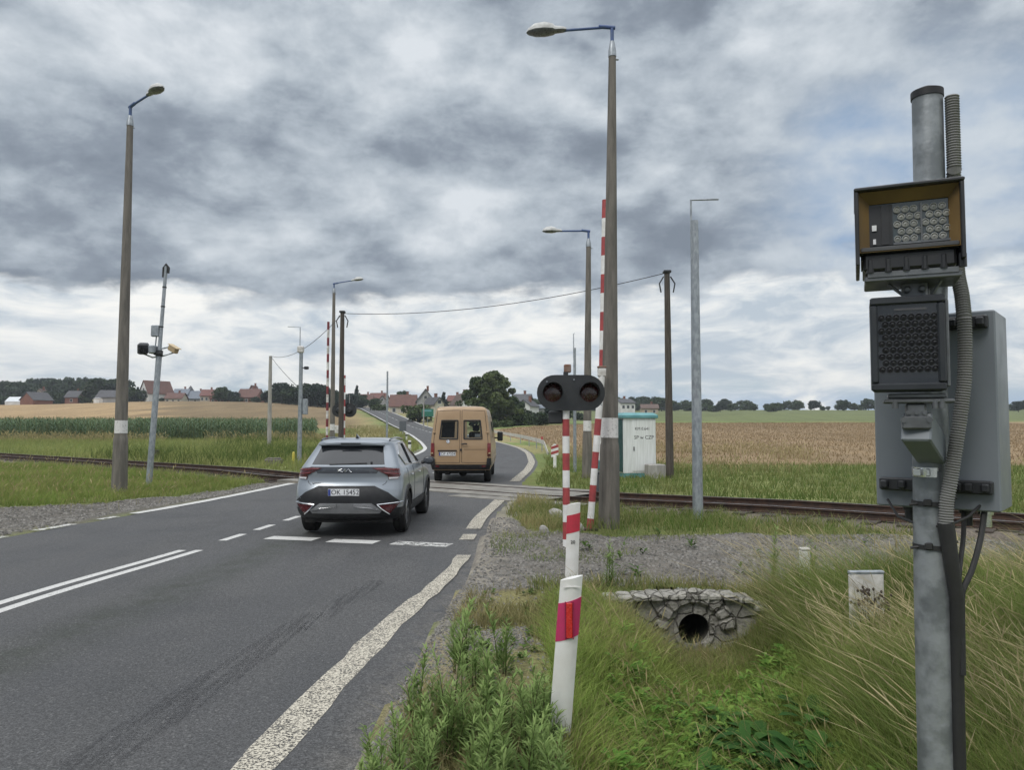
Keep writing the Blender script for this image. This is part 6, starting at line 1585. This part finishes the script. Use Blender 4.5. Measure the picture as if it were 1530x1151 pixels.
for i, px in enumerate(np.arange(-60, 232, 8.5)): tree(rnd.choice('uww'), px + rnd.uniform(-3, 3), 395 + rnd.uniform(-12, 25), 585 + rnd.uniform(-5, 6), None, 'dark undergrowth bush at the foot of the wood on the left skyline', 1.5, 'undergrowth below the left wood')
for i, px in enumerate(np.arange(236, 520, 9)): tree(rnd.choice('uwwa'), px + rnd.uniform(-3, 3), 400 + rnd.uniform(-12, 25), 590 + rnd.uniform(-5, 5), None, 'dark bush in the hedge behind the red roofs on the left ridge', 1.5, 'hedge behind the left village')
for i, px in enumerate(np.arange(520, 1010, 9)): tree(rnd.choice('uwab'), px + rnd.uniform(-3, 3), 440 + rnd.uniform(-20, 45), 596 + rnd.uniform(-6, 5), None, 'dark bush in the hedge behind the middle village houses', 1.5, 'hedge behind the middle village')
for i, px in enumerate(np.arange(-150, 178, 13)):
    Y = 415 + rnd.uniform(-15, 40); top = float(np.interp(px, [-150, 0, 14, 30, 45, 62, 72, 95, 118, 140, 160, 180], [566, 566, 563, 567, 566, 570, 561, 562, 562, 565, 561, 566])) + rnd.uniform(-2, 4)
    tree(rnd.choice('aacbt') if px < 60 else rnd.choice('acat'), px + rnd.uniform(-3, 3), Y, top, None, 'dark broadleaf tree in the wood on the left skyline', 1.0, gW)
for px, top, k, l in ((4, 588, 'w', 'dark bush at the left edge of the picture before the field'), (72, 583, 'a', 'round green tree beside the red brick barn'), (92, 586, 'b', 'middle green tree between the red brick barn and the grey roof'), (127, 587, 'v', 'lighter bush below the yellow gable house'), (40, 580, 'c', 'dark tree behind the pale greenhouse'), (148, 562, 'a', 'big round dark tree behind the yellow gable house'), (171, 570, 'c', 'dark tree just left of the tall left street lamp'), (192, 577, 'b', 'dark tree just right of the tall left street lamp'), (205, 579, 'n', 'pointed dark conifer right of the tall left street lamp'), (214, 582, 'a', 'low dark tree at the foot of the big red roofed house'), (331, 577, 'b', 'lone round green tree above the red roofs on the left ridge'), (349, 584, 'c', 'small dark tree left of the broad red house'), (353, 588, 'w', 'dark bush left of the broad red house'), (380, 590, 'w', 'low dark bush in front of the broad red house'), (240, 593, 'w', 'dark hedge bush in front of the big red roofed house')):
    tree(k, px, 345, top, None, l, 1.15)
for i, (px, top) in enumerate(((397, 585), (408, 578), (421, 569), (432, 578), (442, 581), (454, 574), (463, 570), (474, 571), (483, 575), (492, 580), (500, 584), (414, 590), (447, 588), (470, 586), (436, 590), (457, 590), (481, 588), (494, 590), (426, 586))):
    tree(rnd.choice('acca'), px, 300 + rnd.uniform(-12, 30), top, None, 'dark tree in the grove left of the far village road', 1.1, 'dark grove left of the village')
tree('n', 533, 330, 577, None, 'narrow pointed conifer at the end of the straight far road', .9); tree('c', 524, 320, 586, None, 'dark tree left of the narrow pointed conifer', 1.0); tree('a', 541, 326, 588, None, 'dark tree right of the narrow pointed conifer', 1.0)
tree('b', 601, 345, 583, None, 'pale green tree behind the long red roof', 1.0); tree('v', 628, 190, 597, None, 'round grey green tree in front of the dark gabled house', 1.2); tree('n', 663, 230, 587, None, 'dark conifer between the dark house and the white gable', 1.15); tree('w', 655, 225, 597, None, 'dark bush at the foot of the conifer by the white gable', 1.3)
tree('v', 565, 270, 601, None, 'light bush beside the far road under the red roofs', 1.4); tree('b', 560, 300, 594, None, 'small tree before the red roofed row at the road end', 1.0)
tree('big', 737, 150, 557, None, 'large loose crowned tree right of the tan van', 1.12); tree('big2', 712, 158, 563, None, 'tall leaning tree standing left against the large loose tree', .75); tree('b', 762, 165, 590, None, 'rounded tree at the right foot of the large loose tree', 1.0)
for px, top, k, Y, l in ((776, 612, 'u', 150, 'dark green bush right of the large tree'), (792, 607, 'w', 155, 'dark round bush below the white gabled house on the right'), (808, 610, 'w', 150, 'dark round bush left of the twin lamp signal'), (824, 607, 'c', 160, 'dark tree right behind the twin lamp signal'), (842, 606, 'a', 165, 'dark tree behind the signal post stripes'), (757, 625, 'v', 145, 'pale bush at the foot of the large tree'), (975, 598, 't', 330, 'lone dark tree on the right skyline'), (944, 611, 'u', 300, 'low hedge bush beside the grey roofed house on the right'), (868, 612, 'w', 200, 'dark bush left of the big right street lamp')):
    tree(k, px, Y, top, None, l, 1.25 if k in 'uvw' else 1.05)
for i, px in enumerate(list(np.arange(1000, 1640, 11)) + [880, 905, 1010, 1090]):
    tree(rnd.choice('abcu' if px > 990 else 'uw'), px + rnd.uniform(-7, 7), 400 + rnd.uniform(-30, 90), rnd.uniform(594, 607) if px > 990 else 609, None, 'dark tree in the hedgerow along the right skyline', 1.2, 'hedgerow along the right skyline')
for k in PR:
    if k not in used_:
        for c in list(PR[k].children): bpy.data.objects.remove(c)
        bpy.data.objects.remove(PR[k])
# ------------------------------------------------------------------ village houses
def wallm(n, c): return pmat(n, c, tuple(v * .82 for v in c), .6, .9, 0, .1)
W_CREAM, W_WHITE, W_YEL, W_BRICK, W_GREY, W_BEIGE = wallm('cream_render', (.50, .46, .38)), wallm('white_render', (.64, .64, .63)), wallm('pale_yellow_render', (.56, .50, .32)), wallm('red_brick_wall', (.19, .085, .06)), wallm('grey_render', (.28, .28, .28)), wallm('beige_render', (.42, .36, .28))
R_RED, R_DRED, R_BROWN, R_GREY, R_BLUE = pmat('red_roof_tiles', (.125, .060, .046), (.095, .048, .040), 1.2, .8, 0, .4), pmat('dark_red_roof_tiles', (.15, .06, .048), (.11, .05, .042), 1.2, .8, 0, .4), pmat('brown_roof_tiles', (.11, .07, .055), (.085, .06, .05), 1.2, .8, 0, .4), pmat('dark_grey_roof_tiles', (.075, .075, .082), (.055, .056, .062), 1.2, .75, 0, .4), pmat('blue_grey_roof_sheet', (.14, .16, .19), (.11, .13, .16), 1.2, .6, 0, .3)
M_WIN = pmat('dark_window_glass', (.03, .035, .042), (.05, .055, .06), 3, .15)
M_FRAME = pmat('white_window_frame', (.6, .6, .58), None, 4, .6)
def house(name, px, Y, pbot, wpx, eave, ridge, wall, roof, label, ax='x', rz=0, D=8.0, win=3, chim=True, cat='house', over=.4):
    """ridge along local x ('x') or towards the viewer ('y': the gable faces the camera)"""
    x = xat(px, Y); g = float(zt(x, Y)); zb = min(g, zat(pbot, Y)) - .5
    o = thing(name, label, cat, (x, Y, zb), rz)
    W = wpx / FOC * Y; E_, R_ = zat(eave, Y) - zb, zat(ridge, Y) - zb
    d = D / 2; w = W / 2; mb = MB()
    mb.box((0, 0, E_ / 2), (W, D, E_))
    if ax == 'x': mb.prism([(-d, E_), (d, E_), (0, R_ - .1)], W - .004, 0, Matrix.Translation((w - .002, 0, 0)) @ Matrix.Rotation(PI / 2, 4, 'Z'))
    else: mb.prism([(-w + .002, E_), (w - .002, E_), (0, R_ - .1)], D - .01, 0, Matrix.Translation((0, -d + .005, 0)))
    part('wall', mb, wall, o, None)
    th = .22; rb = MB()
    if ax == 'x': A, L_ = d, w
    else: A, L_ = w, d
    sl = (R_ - E_) / A
    for s in (-1, 1):
        a0, z0 = s * (A + over), E_ - sl * over
        q = [(a0, z0), (0, R_), (0, R_ + th), (a0, z0 + th)]
        if ax == 'x': rb.add([(xx, a, z) for xx in (-L_ - over, L_ + over) for a, z in q], [(0, 1, 2, 3), (7, 6, 5, 4), (0, 4, 5, 1), (1, 5, 6, 2), (2, 6, 7, 3), (3, 7, 4, 0)])
        else: rb.add([(a, yy, z) for yy in (-L_ - over, L_ + over) for a, z in q], [(0, 1, 2, 3), (7, 6, 5, 4), (0, 4, 5, 1), (1, 5, 6, 2), (2, 6, 7, 3), (3, 7, 4, 0)])
    r = part('roof', rb, roof, o, None)
    if chim: part('chimney', MB().box((L_ * .3 if ax == 'x' else .6, .8 if ax == 'x' else 0, R_ + .4), (.7, .7, 1.6), 0).box((L_ * .3 if ax == 'x' else .6, .8 if ax == 'x' else 0, R_ + 1.24), (.85, .85, .12), 0), W_BRICK, r, None)
    for k in range(win):
        xx = -w + W * (k + .5) / win; zz = max(E_ - 1.5, .8 * E_ * .6)
        f_ = part('window', MB().box((xx, -d - .02, zz), (1.15, .06, 1.35)), M_FRAME, o, None); part('pane', MB().box((xx, -d - .055, zz), (.95, .03, 1.15)), M_WIN, f_, None)
    if ax == 'y' and win:
        f_ = part('window', MB().box((0, -d - .02, E_ + (R_ - E_) * .30), (1.1, .06, 1.2)), M_FRAME, o, None); part('pane', MB().box((0, -d - .055, E_ + (R_ - E_) * .30), (.9, .03, 1.0)), M_WIN, f_, None)
    return o
house('greenhouse', 25, 330, 605, 23, 601, 594, W_WHITE, pmat('white_plastic_sheet', (.60, .63, .66), (.5, .53, .56), 2, .5), 'pale greenhouse at the far left beside the red brick barn', 'x', 0, 6, 0, False, 'greenhouse', .1)
house('brick_barn', 54, 326, 607, 27, 598, 587, W_BRICK, R_GREY, 'red brick barn with a dark gable roof at the far left', 'y', -.35, 9, 0, False, 'barn')
house('house', 62, 380, 600, 12, 590, 582, W_BEIGE, R_BROWN, 'small brown roofed house peeping out behind the red brick barn', 'y', .2, 8, 1)
house('house', 112, 345, 602, 18, 594, 585, W_BRICK, R_GREY, 'low house with a grey roof half hidden by round bushes', 'x', .1, 8, 1)
house('house', 145, 360, 600, 23, 586, 573, W_YEL, R_BROWN, 'pale yellow house with its gable facing the field', 'y', -.35, 11, 2)
house('dark_barn', 166, 335, 602, 32, 594, 584, W_GREY, R_GREY, 'long dark roofed barn below the yellow gable house', 'x', .05, 8, 0, False, 'barn')
house('white_shed', 146, 320, 601, 8, 596.5, 595, W_WHITE, W_GREY, 'tiny white shed at the field edge before the dark barn', 'x', 0, 3, 0, False, 'shed', .1)
house('house', 233, 350, 600, 25, 588, 570, W_WHITE, R_RED, 'big white house with a steep red roof behind the camera mast', 'y', -.62, 12, 2)
for px, w_, ev, rg, wl, rf, l, axx in ((263, 24, 596, 588, W_CREAM, R_RED, 'low red roofed house right of the big white house', 'x'), (272, 20, 590, 582, W_GREY, R_BLUE, 'grey roofed house rising behind the low red roof', 'x'), (294, 30, 596, 585, W_GREY, R_BLUE, 'broad blue grey roof beside the little church spire', 'x'), (312, 18, 592, 583, W_BEIGE, R_DRED, 'dark red roofed house between the blue grey roof and lone tree', 'x'), (330, 26, 596, 589, W_BRICK, R_DRED, 'long low brick barn under the lone round tree', 'x'), (374, 30, 594, 582, W_BRICK, R_RED, 'broad red roofed brick house left of the dark grove', 'x')):
    house('house', px, 350 + (12 if rf is R_BLUE else 0), 602, w_, ev, rg, wl, rf, l, axx, rnd.uniform(-.2, .2), 9, 3)
house('house', 379, 368, 600, 9, 586, 577, W_BRICK, R_RED, 'narrow red gable sticking up behind the broad red house', 'y', 0, 8, 1)
x = xat(284, 372); z = float(zt(x, 372)); sp = thing('church_spire', 'little grey church spire above the blue grey roof', 'church', (x, 372, z)); h = zat(585, 372) - z
part('tower', MB().box((0, 0, h / 2), (2.6, 2.6, h)), W_GREY, sp, None); part('spire', MB().box((0, 0, h + 1.4), (2.8, 2.8, 2.8), 0, taper=.04), R_GREY, sp, None)
house('house', 546, 350, 610, 22, 600, 590, W_CREAM, R_RED, 'red roofed house at the very end of the far road', 'x', .1, 9, 3); house('house', 566, 365, 608, 24, 598, 588, W_BEIGE, R_DRED, 'wide dark red roofed house right of the road end', 'x', -.15, 9, 3); house('house', 572, 330, 609, 15, 601, 592, W_GREY, R_BROWN, 'small grey house with dormer right of the road end', 'y', .1, 9, 2)
house('farmhouse', 603, 250, 617, 37, 607.5, 591, W_CREAM, R_RED, 'long cream farmhouse under a large bright red roof', 'x', .06, 9, 3)
house('house', 636, 245, 614, 26, 600, 583, W_GREY, R_GREY, 'dark roofed house with a tall gable right of the long red roof', 'y', .1, 11, 2); house('house', 648, 215, 613, 15, 604, 595, W_CREAM, R_GREY, 'small cream gable below the tall dark gable', 'y', .5, 8, 1)
house('house', 691, 225, 612, 22, 604, 589, W_WHITE, R_BROWN, 'white gabled house with a brown roof seen above the tan van', 'y', .30, 14, 1)
house('house', 680, 255, 610, 18, 600, 592, W_BEIGE, R_DRED, 'brown roofed house behind the white gable above the van', 'x', -.1, 8, 1)
house('house', 780, 240, 612, 26, 602, 590, W_GREY, R_GREY, 'dark roofed house right of the large loose tree', 'x', -.15, 10, 2); house('house', 789, 215, 614, 20, 607, 599, W_WHITE, R_GREY, 'white gabled bungalow right of the large loose tree', 'y', -.3, 9, 1)
house('house', 814, 225, 616, 30, 611, 606, W_GREY, R_BLUE, 'low grey annex left of the twin lamp signal', 'x', .05, 8, 1, False)
house('house', 931, 300, 617, 22, 603, 597, W_WHITE, R_GREY, 'two storey white house with a dark roof above the equipment hut', 'x', .25, 10, 3)
house('house', 970, 310, 617, 24, 611, 605, W_BEIGE, R_BROWN, 'low brown bungalow right of the white two storey house', 'x', -.1, 9, 2)
# far street poles
for px, Y, top, l in ((522, 300, 590, 'thin far pole left of the pointed conifer'), (633, 140, 597, 'pale concrete pole in front of the small cream gable')):
    x = xat(px, Y); z = float(zt(x, Y)); tag(link('utility_pole', MB().tube([(0, 0, -.1), (0, 0, zat(top, Y) - z)], [.15, .11], 8).mesh('utility_pole', M_CONCL, 40), None, (x, Y, z)), l, 'utility pole')
# ------------------------------------------------------------------ sky, sun, camera
SC.world = bpy.data.worlds.new('World'); SC.world.use_nodes = True; SC.world.cycles.sampling_method = 'MANUAL'; SC.world.cycles.sample_map_resolution = 512
nt = SC.world.node_tree; nt.nodes.clear(); t = NT(nt)
bg = t.n('ShaderNodeBackground'); wo = t.n('ShaderNodeOutputWorld'); nt.links.new(bg.outputs[0], wo.inputs[0])
SUN_EL, SUN_AZ = math.radians(48), math.radians(215)
sky = t.n('ShaderNodeTexSky', sky_type='NISHITA', sun_disc=False, sun_elevation=SUN_EL, sun_rotation=SUN_AZ)
STR = .1
d = t.n('ShaderNodeTexCoord').outputs['Generated']
sp = t.n('ShaderNodeSeparateXYZ'); t.set(sp.inputs[0], d)
el = t.math('MAXIMUM', sp.outputs[2], 0.0)
k = t.math('DIVIDE', 1.0, t.math('ADD', el, .20))
cv = t.n('ShaderNodeCombineXYZ'); t.set(cv.inputs[0], t.math('MULTIPLY', sp.outputs[0], k)); t.set(cv.inputs[1], t.math('MULTIPLY', sp.outputs[1], k)); cv.inputs[2].default_value = 3.7
P = cv.outputs[0]
warp = t.n('ShaderNodeTexNoise'); t.set(warp.inputs['Vector'], P); warp.inputs['Scale'].default_value = 1.3; warp.inputs['Detail'].default_value = 3
wv = t.n('ShaderNodeVectorMath', operation='MULTIPLY_ADD'); t.set(wv.inputs[0], warp.outputs['Color']); wv.inputs[1].default_value = (.45, .45, .45); t.set(wv.inputs[2], P)
PW = wv.outputs[0]
def nz(vec, sc, det, ro): return t.noise(vec, sc, det, ro)
qs = t.n('ShaderNodeVectorMath', operation='MULTIPLY'); t.set(qs.inputs[0], d); qs.inputs[1].default_value = (1, 1, 1.7)
qw = t.n('ShaderNodeVectorMath', operation='MULTIPLY_ADD'); t.set(qw.inputs[0], t.n('ShaderNodeTexNoise', i_Vector=qs.outputs[0], i_Scale=5.0, i_Detail=4.0).outputs['Color']); qw.inputs[1].default_value = (.055, .055, .055); t.set(qw.inputs[2], qs.outputs[0])
Q = qw.outputs[0]
nA = nz(PW, 1.9, 6, .5); nB = nz(Q, 9.0, 10, .63); nC = nz(P, .6, 3, .5)
up_ = t.n('ShaderNodeVectorMath', operation='MULTIPLY'); up_.operation = 'ADD'; t.set(up_.inputs[0], Q); up_.inputs[1].default_value = (0, 0, .045)
relief = t.math('SUBTRACT', nz(up_.outputs[0], 6.0, 8, .60), nz(Q, 6.0, 8, .60))
vb = t.n('ShaderNodeTexVoronoi', feature='SMOOTH_F1'); vb.inputs['Scale'].default_value = 5.5; vb.inputs['Smoothness'].default_value = .5; vb.inputs['Detail'].default_value = 2.0; vb.inputs['Roughness'].default_value = .6; t.set(vb.inputs['Vector'], Q)
bil = t.math('SUBTRACT', .90, vb.outputs['Distance'])
dens = t.math('ADD', t.math('ADD', t.math('MULTIPLY', nA, .62), t.math('MULTIPLY_ADD', bil, .16, t.math('MULTIPLY', nB, .26))), t.math('ADD', t.math('MULTIPLY', nC, .12), t.math('ADD', t.math('MULTIPLY', relief, .42), t.maprange(el, .50, .24, -.022, .030))))
deck = t.ramp(dens, [(.33, (.64, .68, .72)), (.42, (.47, .52, .57)), (.475, (.375, .425, .48)), (.52, (.300, .345, .40)), (.565, (.232, .272, .326)), (.64, (.178, .212, .260))])
# the low, broken, brighter bank under the dark deck
lv = t.n('ShaderNodeCombineXYZ'); t.set(lv.inputs[0], t.math('MULTIPLY', sp.outputs[0], 6.0)); t.set(lv.inputs[1], t.math('MULTIPLY', sp.outputs[1], 2.0)); t.set(lv.inputs[2], t.math('MULTIPLY', sp.outputs[2], 17.0))
lw = t.n('ShaderNodeVectorMath', operation='MULTIPLY_ADD'); t.set(lw.inputs[0], t.n('ShaderNodeTexNoise', i_Vector=lv.outputs[0], i_Scale=.8, i_Detail=3.0).outputs['Color']); lw.inputs[1].default_value = (1.2, 1.2, 1.2); t.set(lw.inputs[2], lv.outputs[0])
nL = t.math('ADD', t.math('MULTIPLY', nz(lw.outputs[0], .75, 9, .58), .75), t.math('MULTIPLY', nz(lw.outputs[0], 3.0, 5, .6), .25))
# gaps show the clear sky behind
skyc = t.mix(1.0, sky.outputs[0], (STR, STR, STR, 1), 'MULTIPLY')
skyc = t.mix(.5, skyc, (.33, .46, .64, 1))
low = t.ramp(nL, [(.38, (.46, .53, .60)), (.45, (.62, .665, .70)), (.52, (.77, .79, .79)), (.61, (.90, .895, .86))])
gap = t.math('MULTIPLY', t.maprange(nL, .52, .40), t.maprange(el, .075, .03))
low = t.mix(t.math('MULTIPLY', gap, .9), low, skyc)
azr = t.math('DIVIDE', sp.outputs[0], t.math('MAXIMUM', sp.outputs[1], .05))
bluelow = t.math('MULTIPLY', t.maprange(el, .052, .022), t.math('MULTIPLY', t.maprange(azr, -.35, .0), t.maprange(nL, .62, .48)))
low = t.mix(t.math('MULTIPLY', bluelow, .85), low, (.35, .47, .63, 1))
thr = t.math('ADD', .148, t.math('ADD', t.math('MULTIPLY', t.math('SUBTRACT', nA, .42), .16), t.math('ADD', t.math('MULTIPLY', t.math('SUBTRACT', nB, .5), .05), t.math('MULTIPLY', azr, .035))))
dm = t.maprange(t.math('SUBTRACT', el, thr), -.006, .016)
col = t.mix(dm, low, deck)
# a thinner, brighter part of the cover to the right, and an unseen overhead brightened to light the ground
thin = t.math('MULTIPLY', t.maprange(azr, .24, .44), t.maprange(t.math('ADD', el, t.math('MULTIPLY', nC, .1)), .52, .36))
pale = t.ramp(dens, [(.38, (.66, .70, .735)), (.50, (.55, .61, .67)), (.58, (.42, .51, .63)), (.66, (.30, .42, .60))])
col = t.mix(t.math('MULTIPLY', thin, t.math('MULTIPLY', dm, .8)), col, pale)
top = t.maprange(el, .50, .85)
col = t.mix(t.math('MULTIPLY', top, .8), col, (1.7, 1.74, 1.8, 1))
col = t.mix(t.math('LESS_THAN', sp.outputs[2], -.002), col, (.25, .27, .25, 1))
sc_ = t.mix(1.0, col, (1 / STR, 1 / STR, 1 / STR, 1), 'MULTIPLY')
for nd in nt.nodes:
    if nd.type == 'MIX' and nd.blend_type == 'MULTIPLY': nd.clamp_result = False
t.set(bg.inputs[0], sc_); bg.inputs[1].default_value = STR
sl_ = bpy.data.lights.new('sun', 'SUN'); sl_.energy = 1.4; sl_.angle = math.radians(25); sl_.color = (1, .96, .9)
so = bpy.data.objects.new('sun', sl_); COL.objects.link(so)
so.rotation_euler = Euler((PI / 2 - SUN_EL, 0, PI - SUN_AZ + 0), 'XYZ')
dirv = Vector((math.sin(SUN_AZ) * math.cos(SUN_EL), math.cos(SUN_AZ) * math.cos(SUN_EL), math.sin(SUN_EL)))
so.rotation_euler = dirv.to_track_quat('Z', 'Y').to_euler(); so.location = (0, 0, 40)
hm = bpy.data.materials.new('pale_air'); hm.use_nodes = True; hm.node_tree.nodes.clear()
hv = hm.node_tree.nodes.new('ShaderNodeVolumePrincipled'); ho_ = hm.node_tree.nodes.new('ShaderNodeOutputMaterial'); hm.node_tree.links.new(hv.outputs[0], ho_.inputs['Volume'])
hv.inputs['Color'].default_value = (.80, .86, .93, 1); hv.inputs['Density'].default_value = .00028; hv.inputs['Anisotropy'].default_value = .2
hz_ = link('haze', MB().box((0, 690, 40), (2260, 1480, 100)).mesh('haze', hm)); hz_['kind'] = 'stuff'
cam = bpy.data.cameras.new('camera'); co_ = bpy.data.objects.new('camera', cam); COL.objects.link(co_)
co_.location = (0, 0, CAMH); co_.rotation_euler = (PI / 2 + PIT, 0, 0)
cam.sensor_fit = 'HORIZONTAL'; cam.sensor_width = 36; cam.lens = 36 * FOC / 1530; cam.clip_end = 5000; cam.clip_start = .05
SC.camera = co_
SC.view_settings.view_transform = 'Standard'; SC.view_settings.look = 'None'; SC.view_settings.gamma = 1; SC.view_settings.exposure = 0.20
SC.render.engine = 'CYCLES'
